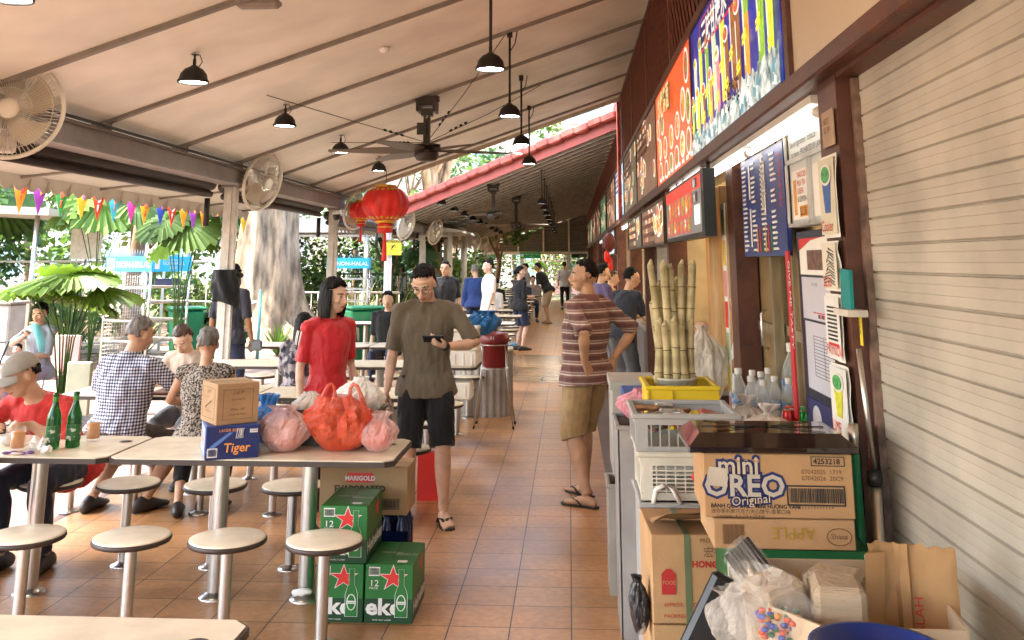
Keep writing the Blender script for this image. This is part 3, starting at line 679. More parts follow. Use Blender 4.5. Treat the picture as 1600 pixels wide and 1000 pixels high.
# ---------------------------------------------------------------- pendant lamps
LAMPW = mat('frosted_lamp_lens', (.9, .87, .8), .5, emis=13, var=0)
lp = {}
def lamp(x, y, rod, lab, dz=0, key='s'):
    z = 2.98 + dz if rod is None else rod
    zt = zc(x, -.34 if y > 15.5 else 0) - .01; key = (round(zt - z, 2))
    if key in lp: return dup(lp[key], (x, y, z), label=lab)
    t = thing('pendant_lamp', lab, 'lamp', (x, y, z), group='black dome lamps hanging from the canopy')
    B().lathe([(.0, .105), (.02, .105), (.03, .095), (.062, .078), (.088, .045), (.098, .005), (.106, -.002), (.106, -.018), (.098, -.02), (.094, -.012), (.085, .04), (0, .07)], n=28).obj('shade', IRON, t)
    B().lathe([(0, -.006), (.092, -.008)], n=24).obj('lens', LAMPW, t)
    L = zt - z
    b = B(); b.cyl((0, 0, .1), (0, 0, .15), .012, n=8)
    if L > .5: b.cyl((0, 0, .12), (0, 0, L), .011, n=8); b.box((0, 0, L - .03), (.05, .05, .06)); b.tube([(0, 0, L - .2), (.05, 0, L - .12), (.07, 0, L)], .005)
    else:
        b.tube([(0, .012 * sin(a), .165 + .018 * -cos(a)) for a in [pi * k / 6 for k in range(13)]], .004, 5)
        b.tube([(.03, 0, .09), (.055, 0, .13), (.035, 0, .18), (.0, 0, L)], .0035, 5); b.cyl((0, 0, .17), (0, 0, L), .006, n=6); b.disc((0, 0, L - .004), .03, 10)
    b.obj('hanger_rod' if L > .5 else 'hanger_hook', IRON, t)
    lp[key] = t; return t
o4 = ['nearest', 'second nearest', 'third', 'fourth']
for k, y in enumerate((4.2, 6.34, 8.51, 10.68, 12.92)):
    lamp(-2.58 if k else -2.62, y, None, ('short black dome lamp close under the near ceiling, left line, %s' % o4[k - 1]) if k else 'black dome lamp cut off by the top left corner of the picture')
for k, y in enumerate((6.5, 8.7, 10.9, 13.1)): lamp(-.532, y, 3.08, 'black dome lamp on a long rod in the near right line, %s' % o4[k])
ords = ['first', 'second', 'third', 'fourth', 'fifth', 'sixth', 'seventh', 'eighth', 'ninth', 'tenth']
for k in range(9): lamp(-2.58, 19.5 + 2.15 * k, 2.9 - .012 * k, 'small dark dome lamp under the lower roof, left line, %s in line' % ords[k])
for k in range(9): lamp(-.53, 19.2 + 2.15 * k, 2.9 - .012 * k, 'small dark dome lamp on a rod under the lower roof, right line, %s in line' % ords[k])
# small ceiling sensor and lamp fitting
tag(B().lathe([(.0, -.04), (.03, -.035), (.045, -.01), (.05, 0)], n=14).obj('smoke_sensor', WHITE, loc=(-1.55, 7.85, zc(-1.55) - .002)), 'small white round sensor on the near ceiling above the lamps', 'sensor')
tag(B().box((0, 0, 0), (.28, .1, .06), bev=.02).obj('ceiling_fitting', BATTEN, loc=(-1.95, 5.75, zc(-1.95) - .035)), 'grey box fitting on the ceiling at the top edge of the picture', 'fitting')
# ---------------------------------------------------------------- big ceiling fan
def bigfan(x, y, zh, R_, nb, lab, num=None, a0=.1, wires=True, ztop=None):
    t = thing('ceiling_fan', lab, 'fan', (x, y, zh)); zt = (ztop or zc(x, -.34 if y > 15.5 else 0)) - zh
    FM = mat('dark_bronze_metal', (.05, .038, .03), .4, .5, .2)
    b = B(); b.lathe([(0, .07), (.09, .07), (.13, .03), (.135, -.02), (.11, -.07), (.06, -.085), (0, -.085)], n=28); b.lathe([(.1, .1), (.15, .095), (.15, .075), (.1, .07)], n=28); b.obj('motor_hub', FM, t)
    for k in range(nb):
        a = a0 + 2 * pi * k / nb; bl = B(); c_, s_ = cos(a), sin(a)
        def fn(u, v):
            r_ = .12 + (R_ - .12) * u; w = (.05 + .03 * sin(pi * min(u * 1.3, 1))) * (1 if u < .97 else .6); q = (v - .5) * 2 * w
            return (r_ * c_ - q * s_, r_ * s_ + q * c_, .03 + q * .35 * (1 - .4 * u) - .02 * u)
        bl.grid(fn, 14, 4); bl.grid(lambda u, v: V(fn(u, 1 - v)) + V((0, 0, .007)), 14, 4); bl.obj('blade', mat('brown_fan_blade', (.11, .08, .06), .4), t)
    b = B(); b.bb(-.035, .035, -.035, .035, .1, zt - .2); b.obj('down_rod', FM, t)
    b = B(); b.box((0, 0, zt - .1), (.22, .22, .04)); b.box((0, 0, zt - .19), (.12, .12, .08)); b.box((.09, 0, zt - .13), (.03, .26, .12)); b.box((-.09, 0, zt - .13), (.03, .26, .12)); b.box((0, 0, zt - .04), (.26, .1, .06)); b.obj('ceiling_bracket', FM, t)
    if num: B().text(num, .09, (-.0, -.04, .38), m=0, al='CENTER').obj('number', WHITE, t); B().bb(-.1, .0, -.07, -.036, .2, .33).obj('control_box', FM, t)
    if wires:
        for (dx, dy) in ((-1.05, -2.3), (-1.2, .6), (.95, -1.5), (1.2, 1.6)):
            p = (dx, dy, zc(x + dx) - zh - .02); b = B(); b.tube([(0, 0, .12), (dx * .5, dy * .5, .12 + (p[2] - .12) * .47), p], .004, 5)
            for q in (.18, .22, .26, .3): b.cyl(V(p) * q + V((0, 0, .12 * (1 - q))), V(p) * (q + .015) + V((0, 0, .12 * (1 - q))), .012, n=6)
            b.obj('stay_wire', IRON, t)
    return t
bigfan(-1.53, 10.25, 2.9, 1.05, 6, 'large dark six-bladed ceiling fan with stay wires over the near tables', '9', a0=.2)
bigfan(-1.3, 24, 2.62, .95, 6, 'large dark ceiling fan hanging under the lower roof', a0=.5, wires=False)
bigfan(-1.51, 19.3, 2.66, .5, 3, 'small dark ceiling fan just past the red tiled roof edge', a0=.9, wires=False)
# ---------------------------------------------------------------- wall fans
FANM = mat('aged_cream_plastic', (.66, .6, .5), .45, var=.08)
FANC = mat('chromed_cage_wire', (.6, .55, .46), .3, .6)
def wallfan(x, y, z, hd, tilt, lab, first=[None]):
    if first[0]: c = dup(first[0], (x, y, z), label=lab); c.rotation_euler = (tilt, 0, hd); return c
    t = thing('wall_fan', lab, 'fan', (x, y, z), group='round cream fans on the left columns')
    # local: fan faces -Y
    b = B(); rim = [(.232, -.02), (.245, -.012), (.248, 0), (.24, .012), (.23, .014), (.226, 0), (.232, -.02)]
    Rm = Matrix.Rotation(pi / 2, 4, 'X')
    b.M = Rm; b.lathe(rim, n=48); b.obj('rim', FANM, t)
    b = B(); b.M = Rm
    for k in range(72):
        a = 2 * pi * k / 72; pr = [(.045, .068), (.1, .066), (.17, .052), (.22, .022), (.235, 0)]
        b.loft([(r * cos(a + .9 * (r - .05)), r * sin(a + .9 * (r - .05)), zz) for r, zz in pr], [.0016] * 5, n=4)
    for r, zz in ((.1, .067), (.19, .046)): b.loft([(r * cos(a), r * sin(a), zz) for a in [2 * pi * k / 40 for k in range(41)]], [.002] * 41, n=4)
    b.obj('front_cage', FANC, t)
    b = B(); b.M = Rm
    for k in range(40):
        a = 2 * pi * k / 40; b.loft([(r * cos(a), r * sin(a), zz) for r, zz in ((.06, -.09), (.16, -.085), (.225, -.045), (.235, 0))], [.0016] * 4, n=4)
    b.obj('rear_cage', FANC, t)
    b = B(); b.M = Rm; b.lathe([(0, .075), (.03, .074), (.048, .068), (.05, .06), (0, .055)], n=24); b.obj('badge', FANM, t)
    b = B(); b.M = Rm
    for k in range(5):
        a0 = 2 * pi * k / 5
        def fn(u, v):
            r = .035 + .165 * u; a = a0 + .55 * u + (v - .5) * (1.1 - .25 * u); return (r * cos(a), r * sin(a), (v - .5) * .05)
        b.grid(fn, 8, 6)
    b.obj('blades', mat('clear_cream_blade', (.5, .43, .32), .3, alpha=1), t)
    b = B(); b.M = Rm; b.lathe([(.0, -.2), (.045, -.2), (.06, -.18), (.062, -.09), (.05, -.085)], n=20); b.obj('motor_housing', FANM, t)
    b = B(); b.tube([(0, .14, -.03), (0, .2, -.1), (0, .27, -.12)], .02, 8); b.box((0, .3, -.12), (.09, .05, .24), bev=.012); b.box((0, .17, -.05), (.05, .06, .06)); b.obj('bracket', FANM, t)
    first[0] = t; t.rotation_euler = (tilt, 0, hd); t.scale = (1.32,) * 3; return t
wallfan(-3.5, 5.72, 2.7, R(30), R(10), 'big round cream wall fan facing the camera at the top left')
wallfan(-3.4, 10.5, 2.62, R(70), R(14), 'cream wall fan turned side-on at the cloth-wrapped column')
wallfan(-3.38, 15.3, 2.56, R(62), R(16), 'cream wall fan in front of the red lantern')
for k, (y, h_) in enumerate(((19.8, 70), (24.2, 66), (29.2, 35), (33.6, 30), (38.1, 60), (42.6, 30))):
    wallfan(-3.35, y, 2.5 - .02 * k, R(h_), R(14), 'cream wall fan in the far row of fans, %s beyond the lantern' % ords[k])
# security camera near lantern column
t = thing('dome_camera', 'small dark dome camera under the beam left of the lantern', 'camera', (-3.5, 14.4, 2.45)); B().lathe([(0, -.09), (.04, -.08), (.055, -.04), (.06, 0)], n=16).obj('dome', BLACK, t); B().lathe([(.07, 0), (.07, .03), (.03, .06)], n=16).obj('housing', WHITE, t)
# ---------------------------------------------------------------- lanterns
LR = mat('red_lantern_silk', (.62, .02, .012), .5, var=.12, emis=0); t_, b_ = nodes(LR); b_.inputs['Transmission Weight'].default_value = 0; b_.inputs['Subsurface Weight'].default_value = .3
GOLD = mat('gold_trim', (.65, .38, .05), .35, .5)
def lantern(x, y, z, s, lab):
    t = thing('red_lantern', lab, 'lantern', (x, y, z)); t.scale = (s, s, s)
    def fn(u, v):
        a = 2 * pi * u; ph = -pi / 2 * .82 + pi * .82 * v; r = .42 * cos(ph) ** .75 * (1 - .05 * abs(cos(12 * a / 2)) ** 3 * 1.3); return (r * cos(a), r * sin(a), .31 * sin(ph))
    B().grid(fn, 144, 22, wrap=True).obj('silk_body', LR, t)
    for q in (-1, 1):
        b = B(); b.lathe([(.17, q * .27), (.19, q * .30), (.19, q * .335), (.0, q * .337)], n=24); b.obj('gold_cap', GOLD, t)
        b = B()
        for k in range(20):
            a = 2 * pi * k / 20
            b.loft([(.4 * cos(p) ** .75 * cos(a) * 1.03, .4 * cos(p) ** .75 * sin(a) * 1.03, q * .312 * sin(p)) for p in (.8, .95, 1.08)], [(.015, .003), (.034, .003), (.02, .003)], side=(-sin(a), cos(a), 0), n=4)
        b.obj('gold_leaf_pattern', GOLD, t)
    b = B(); b.lathe([(.12, -.34), (.135, -.36), (.135, -.5), (.125, -.51)], n=20); b.obj('red_skirt', LR, t)
    b = B(); b.lathe([(.136, -.4), (.14, -.41), (.136, -.42)], n=20); b.obj('gold_band', GOLD, t)
    b = B(); b.lathe([(.01, -.5), (.03, -.53), (.028, -.6), (.04, -.75), (.048, -1.0)], n=10); b.obj('tassel', LR, t)
    b = B(); b.tube([(0, 0, .33), (0, 0, (zc(x) - z) / s - .02)], .006); b.obj('cord', IRON, t)
lantern(-2.74, 14.3, 2.6, .84, 'big red silk lantern with gold leaves hanging at the roof gap')
lantern(-3.3, 15.2, 2.55, .5, 'red lantern half hidden behind the fan and the bigger lantern')
# caution sign
t = thing('caution_sign', 'yellow CAUTION sign with slipping figure high on the third column', 'sign', (-3.53, 19.33, 1.88))
B().bb(-.17, .17, -.004, 0, 0, .3).obj('plate', YEL, t)
b = B(); b.bb(-.17, .17, -.0075, -.0045, .245, .3); b.obj('black_band', INK, t)
B().text('CAUTION', .068, (0, -.0095, .252), al='CENTER').obj('heading', mat('yellow_letter', (.8, .6, .03), .5, var=0), t)
b = B(); b.ell((.03, -.006, .2), (.014, .002, .014)); b.loft([(.02, -.006, .19), (-.02, -.006, .15)], [(.014, .002)] * 2, n=6); b.loft([(-.02, -.006, .15), (.03, -.006, .13), (.07, -.006, .15)], [(.008, .002)] * 3, n=6); b.loft([(-.02, -.006, .15), (-.04, -.006, .11), (.0, -.006, .095)], [(.008, .002)] * 3, n=6); b.loft([(.01, -.006, .18), (-.04, -.006, .19), (-.06, -.006, .16)], [(.006, .002)] * 3, n=6); b.loft([(.01, -.006, .18), (.05, -.006, .165), (.06, -.006, .19)], [(.006, .002)] * 3, n=6); b.obj('falling_figure', INK, t)
B().text('PLEASE MIND\nYOUR STEP', .034, (0, -.0055, .055), al='CENTER').obj('small_text', mat('red_letter', (.5, .1, .02), .5, var=0), t)
B().bb(-.02, .02, 0, .01, -.0, .3).obj('bracket', GREYP, t)
# far signs
t = thing('tray_return_sign', 'small green TRAY RETURN sign hanging under the far louvres', 'sign', (-1.78, 44.9, 1.9)); B().bb(-.48, .48, 0, .05, 0, .27).obj('board', mat('sign_green', (.01, .22, .07), .4, emis=.15, var=.05), t)
B().text('TRAY RETURN', .105, (-.28, -.004, .14)).text('HALAL', .08, (-.05, -.004, .04)).obj('lettering', WHITE, t); b = B(); b.bb(-.44, -.32, -.004, 0, .07, .2); b.obj('icon', WHITE, t)
b = B(); b.cyl((-.4, .02, .27), (-.4, .02, .35), .01); b.cyl((.4, .02, .27), (.4, .02, .35), .01); b.obj('hangers', IRON, t)
t = thing('exit_board', 'dark narrow sign board by the shops at the far end', 'sign', (.45, 44.9, 1.93)); B().bb(-.35, .35, 0, .05, 0, .16).obj('board', mat('dark_green_board', (.015, .03, .022), .4), t); B().text('STALLS', .09, (.0, -.004, .04)).obj('lettering', WHITE, t)
# bunting of pennants
b = B(); py = [8.3, 8.84, 9.17, 9.59, 10.01, 10.37, 10.75, 11.19, 11.56, 12.02, 12.38, 12.76, 13.1, 13.5, 14.0, 14.6, 15.2]
for i in range(len(py) - 1): b.tube([(0, py[i], 0), (0, (py[i] + py[i + 1]) / 2, -.02), (0, py[i + 1], 0)], .003, 4)
tag(b.obj('bunting_string', WHITE, loc=(-5.2, 0, 2.53)), 'thin string carrying the colourful pennants under the awning', 'string')
pc = [((.75, .28, .02), (.75, .05, .05)), ((.3, .05, .4), (.6, .3, .05)), ((.05, .4, .08), (.7, .08, .03)), ((.75, .5, .03), (.35, .1, .5)), ((.7, .06, .03), (.8, .7, .6)), ((.06, .45, .6), (.7, .2, .1)), ((.75, .06, .35), (.1, .1, .5)), ((.78, .45, .02), (.6, .1, .02)), ((.03, .08, .45), (.6, .05, .05)), ((.7, .05, .03), (.8, .8, .7)), ((.75, .33, .02), (.7, .6, .1)), ((.3, .06, .45), (.8, .3, .1))]
cn = ['orange', 'purple', 'green', 'yellow', 'red', 'sky blue', 'pink', 'golden', 'dark blue', 'bright red', 'amber', 'violet']
for i, y in enumerate(py[1:]):
    c1, c2 = pc[i % 12]; t = thing('pennant', '%s pennant on the bunting, %s' % (cn[i % 12], 'left part of the string' if i < 5 else ('middle of the string' if i < 12 else 'beyond the first column')), 'pennant', (-5.2, y, 2.53), group='pennants on the bunting string')
    ta = random.uniform(-.15, .15)
    m1 = mat('pennant_%s' % cn[i % 12].replace(' ', '_'), c1, .6, var=.1); m2 = mat('pennant_print_%s' % cn[i % 12].replace(' ', '_'), c2, .6, var=.1)
    L = .34
    B().prism([(-.085, 0), (.085, 0), (ta * .3, -L)], (0, 0, 0), (.75, .66, 0), (ta, 0, 1), .003).obj('pennant_cloth', m1, t)
    b = B(); b.ell((.0, -.004, -.1), (.04, .003, .045), 10); b.prism([(-.08, 0), (.08, 0), (.07, -.035), (-.07, -.035)], (-.003, -.003, 0), (.75, .66, 0), (ta, 0, 1), .008); b.loft([(0, -.004, -.16), (.0, -.004, -.24)], [(.018, .003), (.006, .003)], n=6); b.obj('printed_motif', m2, t)
# ---------------------------------------------------------------- cartons, bags and bottles
def film(name, col, al, rough=.22, emis=0):
    m = mat(name, col, rough, var=.12, scale=10, alpha=al, bump=.55, bscale=34, stretch=(1, 1, .35)); return m
FILM_RED = film('red_plastic_film', (.72, .09, .035), .6, .3); FILM_WHITE = film('white_plastic_film', (.72, .68, .62), .72); FILM_BLUE = film('blue_plastic_film', (.03, .2, .55), .86); FILM_CLEAR = film('clear_plastic_film', (.7, .68, .64), .13, .1); FILM_PINK = film('pink_tinted_film', (.75, .5, .46), .5, .3)
def bagblob(b, c, w, d, h, knot=.85, ridges=9, seed=0, m=0, kr=.12, top=.12, sag=.0, n=64):
    def fn(u, v):
        a = 2 * pi * u
        if v < knot: q = v / knot; r = (1 - abs(1 - q * 1.55) ** 2.6 * .55) if q * 1.55 < 1 else (1 - ((q * 1.55 - 1) / .55) ** 1.6 * (1 - kr)); r = max(r, kr)
        else: q = (v - knot) / (1 - knot); r = kr + (top - kr) * q * (1.3 + .7 * sin(a * 3 + seed))
        if v == 0: r = .0
        rg = (abs(sin(a * ridges / 2 + seed + 1.5 * sin(v * 4))) ** .6 - .5) * .2 * min(1, (v + .05) * 1.5)
        p = V((cos(a) * (r + rg * r), sin(a) * (r + rg * r), v)); nz = mn.noise(p * 2.6 + V((seed * 7, 0, 0))) * .2 + abs(mn.noise(p * 5 + V((seed, 3, 0)))) * .13 + abs(mn.noise(p * 13 + V((seed, 3, 9)))) * .06
        k = 1 + nz * min(1, v * 4)
        return (c[0] + p.x * k * w / 2 + .12 * w * sin(seed * 5) * v * v, c[1] + p.y * k * d / 2, c[2] + h * v + (nz * .05 * h if v > .1 else 0))
    b.grid(fn, n, 34, m=m, sm=False, wrap=True)
def tiedbag(name, lab, loc, w, d, h, film_, inner=None, seed=1, knot=.82, kr=.12, top=.2, group=None, cat='plastic bag', grp=None):
    t = thing(name, lab, cat, loc); b = B(); bagblob(b, (0, 0, 0), w, d, h, knot, seed=seed, kr=kr, top=top); b.obj('plastic_film', film_, t)
    if inner:
        b = B(); random.seed(seed)
        for (cx, cy, cz, r1_, r2_, r3_) in inner[1]: b.ell((cx, cy, cz), (r1_, r2_, r3_), 16)
        b.obj('contents', inner[0], t, noise=(.012, 18))
    return t
def carton(name, lab, c, dim, rz, m=CARD, bev=.003, tape=True, cat='carton', thingy=True):
    t = thing(name, lab, cat, c, rz); w, d, h = dim
    B().box((0, 0, h / 2), dim, bev=bev).obj('carton_body', m, t)
    if tape: B().box((0, 0, h + .0008), (w * .99, .05, .0012)).obj('packing_tape', mat('packing_tape', (.42, .3, .17), .25, var=.05), t)
    return t
def barcode(b, o, ux, w, h, m=0, seed=1, n=26, frame=0):
    random.seed(seed); x = 0; ux = V(ux).normalized(); uz = V((0, 0, 1)); o = V(o); nn = ux.cross(uz) * .0008
    while x < w:
        k = w / n * random.choice((.3, .5, .8)); b.prism([(x, 0), (x + k, 0), (x + k, h), (x, h)], o, ux, uz, .0006, m); x += k + w / n * random.choice((.35, .6))
    if frame:
        f = frame
        for (a0, a1, b0, b1) in ((-2 * f, w + 2 * f, -2 * f, -f), (-2 * f, w + 2 * f, h + f, h + 2 * f), (-2 * f, -f, -f, h + f), (w + f, w + 2 * f, -f, h + f)): b.prism([(a0, b0), (a1, b0), (a1, b1), (a0, b1)], o, ux, uz, .0006, m)
X_, Z_ = (1, 0, 0), (0, 0, 1)
BRINK = mat('brown_print', (.16, .08, .035), .7, var=0); NAVY = mat('navy_print', (.012, .02, .11), .5, var=.1); WINK = mat('white_print', (.72, .7, .66), .5, var=.03)
# beer crate carton (blue) and brown carton on the second table
t = carton('beer_carton', 'dark blue Tiger beer carton on the table under the small brown carton', (-1.83, 5.32, .753), (.27, .36, .165), R(24), m=mat('carton_blue_print', (.02, .05, .2), .45, var=.1), tape=False)
B().box((-.0, -.181, .0815), (.262, .0016, .157)).obj('front_panel', NAVY, t)
b = B(); b.text('Tiger', .062, (-.045, -.1845, .035), m=1, al='LEFT', shear=.1, off=.001); b.text('Tiger', .062, (-.043, -.1835, .033), m=0, shear=.1, off=.005); b.text('LAGER BEER', .02, (-.07, -.183, .135), m=1); b.prism([(0, 0), (.05, 0), (.05, .045), (0, .045)], (-.125, -.1825, .012), X_, Z_, .001, 2); barcode(b, (-.12, -.184, .018), X_, .04, .034, 0); b.prism([(0, 0), (.04, 0), (.04, .018), (0, .018)], (.085, -.1825, .125), X_, Z_, .001, 2); b.text('CANS', .014, (.09, -.185, .13), m=0)
b.prism([(-.13, -.0), (-.05, .06), (.0, .1), (-.02, .1), (-.1, .045), (-.13, .015)], (0, -.182, .03), X_, Z_, .001, 3); b.obj('front_lettering', [NAVY, mat('orange_lettering', (.75, .3, .06), .5, var=0), WINK, mat('light_blue_print', (.1, .2, .5), .5)], t)
b = B(); b.prism([(-.15, .01), (.15, .01), (.15, .15), (-.15, .15)], (-.1365, 0, 0), (0, -1, 0), Z_, .001, 0); b.text('Tiger', .09, (-.1385, .12, .05), (0, -1, 0), Z_, m=1, shear=.1, off=.003); b.obj('side_lettering', [mat('pale_blue_print', (.35, .42, .6), .5), mat('orange_lettering', (.75, .3, .06), .5, var=0)], t)
b = B()
for k in range(6): x = .02 + k * .007; b.tube([(x, -.184, .15), (x + .006 * sin(k), -.184, .13), (x - .004, -.184, .1)], .0016, 4)
b.obj('emblem_lines', WINK, t)
t = carton('small_brown_carton', 'small brown carton printed SKP on top of the blue beer carton', (-1.83, 5.29, .919), (.225, .26, .205), R(38))
b = B()
def frame(b, o, ux, w, h, f=.0016, m=0):
    for pts_ in ([(0, 0), (w, 0), (w, f), (0, f)], [(0, h - f), (w, h - f), (w, h), (0, h)], [(0, 0), (f, 0), (f, h), (0, h)], [(w - f, 0), (w, 0), (w, h), (w - f, h)]): b.prism(pts_, o, ux, Z_, .0008, m)
frame(b, (-.08, -.1315, .025), X_, .16, .15); b.text('S.K.P', .026, (0, -.1325, .15), al='CENTER'); b.text('30cm PLATE', .014, (0, -.1325, .12), al='CENTER'); b.text('500 pcs   NET', .014, (0, -.1325, .07), al='CENTER'); b.text('MADE OF PAPER', .012, (0, -.1325, .045), al='CENTER')
uy_ = (0, -1, 0)
frame(b, (-.114, .1, .025), uy_, .2, .155); b.text('S.K.P', .03, (-.1155, .0, .15), uy_, Z_, al='CENTER'); b.text('No.      QTY', .014, (-.1155, .075, .125), uy_, Z_); b.tube([(-.1145, .04, .08), (-.1145, -.03, .11)], .002, 4); b.text('WOOD SPOON', .014, (-.1155, .0, .055), uy_, Z_, al='CENTER'); b.disc((-.1145, .045, .078), .008, 10, up=(-1, 0, 0)); b.disc((-.1145, -.035, .112), .008, 10, up=(-1, 0, 0))
b.obj('printed_lettering', BRINK, t)
# bags on the second table
tiedbag('tied_bag', 'blue plastic bag slumped on the table behind the pale pink bag', (-1.73, 5.62, .753), .28, .2, .26, FILM_BLUE, seed=3, knot=.75, kr=.25, top=.35)
tiedbag('tied_bag', 'white bag with pink boxes showing through, beside the blue beer carton', (-1.55, 5.38, .753), .25, .22, .23, FILM_PINK, (mat('pink_box', (.7, .3, .25), .5, col2=(.7, .05, .04), thr=(.55, .6)), [(0, 0, .07, .1, .08, .065), (.0, .02, .1, .08, .07, .06)]), seed=5, knot=.9, kr=.42, top=.55)
t = thing('carrier_bag', 'large orange red carrier bag with two standing handles on the table', 'carrier bag', (-1.25, 5.42, .753))
b = B(); bagblob(b, (0, 0, 0), .34, .24, .28, .97, ridges=9, seed=2.2, kr=.5, top=.5, n=64); b.obj('plastic_film', FILM_RED, t, noise=(.012, 9))
for q in (-1, 1):
    b = B()
    pts = [V((q * .15, -.02, .13)), V((q * .135, -.01, .2)), V((q * .105, 0, .28)), V((q * .082, .0, .33)), V((q * .062, .0, .345)), V((q * .046, .0, .325)), V((q * .035, .0, .26)), V((q * .03, .0, .18)), V((q * .03, 0, .13))]
    b.loft(pts, [(.05, .02), (.034, .014), (.02, .01), (.014, .009), (.013, .009), (.014, .009), (.02, .01), (.03, .014), (.05, .02)], side=(0, 1, 0), n=14); b.obj('handle_loop', FILM_RED, t, noise=(.008, 22))
b = B(); b.ell((-.07, 0, .08), (.08, .07, .06)); b.ell((.07, .01, .075), (.085, .08, .06)); b.ell((0, .02, .15), (.08, .05, .05)); b.obj('contents', mat('food_packs', (.5, .2, .12), .6, var=.4, scale=9), t)
t = tiedbag('tied_bag', 'small red knotted bag at the aisle end of the table', (-1.045, 5.4, .753), .19, .17, .2, FILM_PINK, (mat('red_fruit', (.75, .09, .04), .4), [(0, 0, .07, .075, .065, .06), (0, 0, .11, .055, .05, .045)]), seed=8, knot=.86, kr=.35, top=.5)
# dark tub with bags behind
t = thing('dark_plastic_tub', 'dark brown plastic tub on the table behind the red bag', 'tub', (-1.31, 5.64, .753)); b = B(); TUBM = mat('dark_tub_plastic', (.03, .02, .016), .45)
b.box((0, 0, .006), (.42, .22, .012))
for (cx, cy, w, d) in ((0, -.115, .46, .01), (0, .115, .46, .01), (-.235, 0, .01, .24), (.235, 0, .01, .24)): b.box((cx, cy, .095), (w, d, .19))
b.box((0, -.122, .185), (.49, .018, .012)); b.box((0, .122, .185), (.49, .018, .012)); b.box((-.243, 0, .185), (.018, .24, .012)); b.box((.243, 0, .185), (.018, .24, .012)); b.obj('tub_walls', TUBM, t)
tiedbag('tied_bag', 'big white knotted bag standing in the dark tub', (-1.22, 5.64, .82), .27, .2, .29, mat('opaque_white_bag', (.72, .69, .63), .4, var=.05, bump=.4, bscale=20), seed=4, knot=.93, kr=.3, top=.3)
tiedbag('tied_bag', 'clear bag of beige noodles leaning in the dark tub', (-1.46, 5.62, .86), .19, .16, .17, FILM_WHITE, (mat('noodle_beige', (.5, .4, .26), .6, var=.3, scale=20), [(0, 0, .07, .07, .06, .05)]), seed=6, knot=.9, kr=.4, top=.3)
# green beer cartons
GRN = mat('carton_green_print', (.018, .15, .03), .4, var=.06); GRN2 = mat('carton_dark_green_print', (.006, .045, .014), .4, var=.06); STAR = mat('star_red', (.6, .03, .025), .45, var=0)
def star(r, k=.38, a0=pi / 2): return [(cos(a0 + pi * i / 5) * (r if i % 2 == 0 else r * k), sin(a0 + pi * i / 5) * (r if i % 2 == 0 else r * k)) for i in range(10)]
def greencarton(x, y, z, lab, word):
    t = thing('beer_carton', lab, 'carton', (x, y, z), group='green beer cartons stacked on the floor'); w, d, h = .24, .40, .325
    B().box((0, 0, h / 2), (w, d, h), bev=.003).obj('carton_body', GRN, t)
    b = B(); Y = -d / 2
    b.prism([(-w / 2 + .002, .004), (w / 2 - .002, .004), (w / 2 - .002, .135), (-w / 2 + .002, .135)], (0, Y, 0), X_, Z_, .0008, 1)
    b.prism(star(.078), (.02, Y - .0012, .25), X_, Z_, .0005, 2); b.prism(star(.068), (.02, Y - .0018, .25), X_, Z_, .0005, 3)
    bt = [(-.03, 0), (.03, 0), (.03, .12), (.022, .155), (.013, .175), (.013, .25), (.015, .262), (-.015, .262), (-.013, .25), (-.013, .175), (-.022, .155), (-.03, .12)]
    b.prism([(p[0] * 1.08, p[1] * 1.01) for p in bt], (.062, Y - .0024, .035), X_, Z_, .0004, 2); b.prism(bt, (.062, Y - .0029, .037), X_, Z_, .0004, 0)
    b.text(word, .125, (-w / 2 + .004, Y - .0021, .05), m=2, off=.004); b.prism(bt[:3] + bt[-1:], (.062, Y - .0034, .037), X_, Z_, .0004, 0)
    b.prism([(.024 * cos(a), .045 * sin(a)) for a in [2 * pi * k / 20 for k in range(20)]], (.062, Y - .004, .115), X_, Z_, .0004, 2); b.prism([(.019 * cos(a), .04 * sin(a)) for a in [2 * pi * k / 20 for k in range(20)]], (.062, Y - .0046, .115), X_, Z_, .0004, 0); b.prism([(-.024, -.008), (.024, -.008), (.024, .008), (-.024, .008)], (.062, Y - .0051, .115), X_, Z_, .0004, 2); b.text('Heineken', .011, (.062, Y - .0059, .1115), m=1, al='CENTER')
    b.prism([(-.018, 0), (.038, 0), (.038, .05), (-.018, .05)], (-.085, Y - .0012, .262), X_, Z_, .0005, 2); barcode(b, (-.1, Y - .002, .268), X_, .048, .038, m=1, n=20)
    b.text('12', .05, (-.1, Y - .0015, .205), m=2); b.text('PACK', .018, (-.1, Y - .0015, .188), m=2); b.text('PURE MALT LAGER', .011, (-.08, Y - .0021, .016), m=2)
    ux = (0, 1, 0)
    b.prism(star(.07), (w / 2 + .0008, .06, .25), ux, Z_, .0005, 3); b.prism([(-d / 2 + .002, .004), (d / 2 - .002, .004), (d / 2 - .002, .135), (-d / 2 + .002, .135)], (w / 2, 0, 0), ux, Z_, .0006, 1)
    b.text('Heineken', .1, (w / 2 + .0015, -d / 2 + .01, .05), ux, Z_, m=2, off=.003)
    b.text('Heineken', .03, (-.08, .0, h + .0008), X_, (0, 1, 0), m=2); b.prism([(-.05, 0), (.0, 0), (0, .035), (-.05, .035)], (.08, -.16, h + .0004), X_, (0, 1, 0), .0004, 2); b.text('BREWED TO\nPERFECTION', .02, (.0, -.02, h + .0008), X_, (0, 1, 0), m=2)
    b.obj('printed_graphics', [GRN, GRN2, WINK, STAR], t); B().box((0, .04, h + .0006), (.006, .3, .0008)).obj('tear_strip', GRN2, t); t.scale = (1, 1, .825); return t
greencarton(-1.165, 5.335, 0, 'green beer carton with red star at bottom left of the floor stack', 'eke')
greencarton(-.915, 5.335, 0, 'green beer carton with red star at bottom right of the floor stack', 'eke')
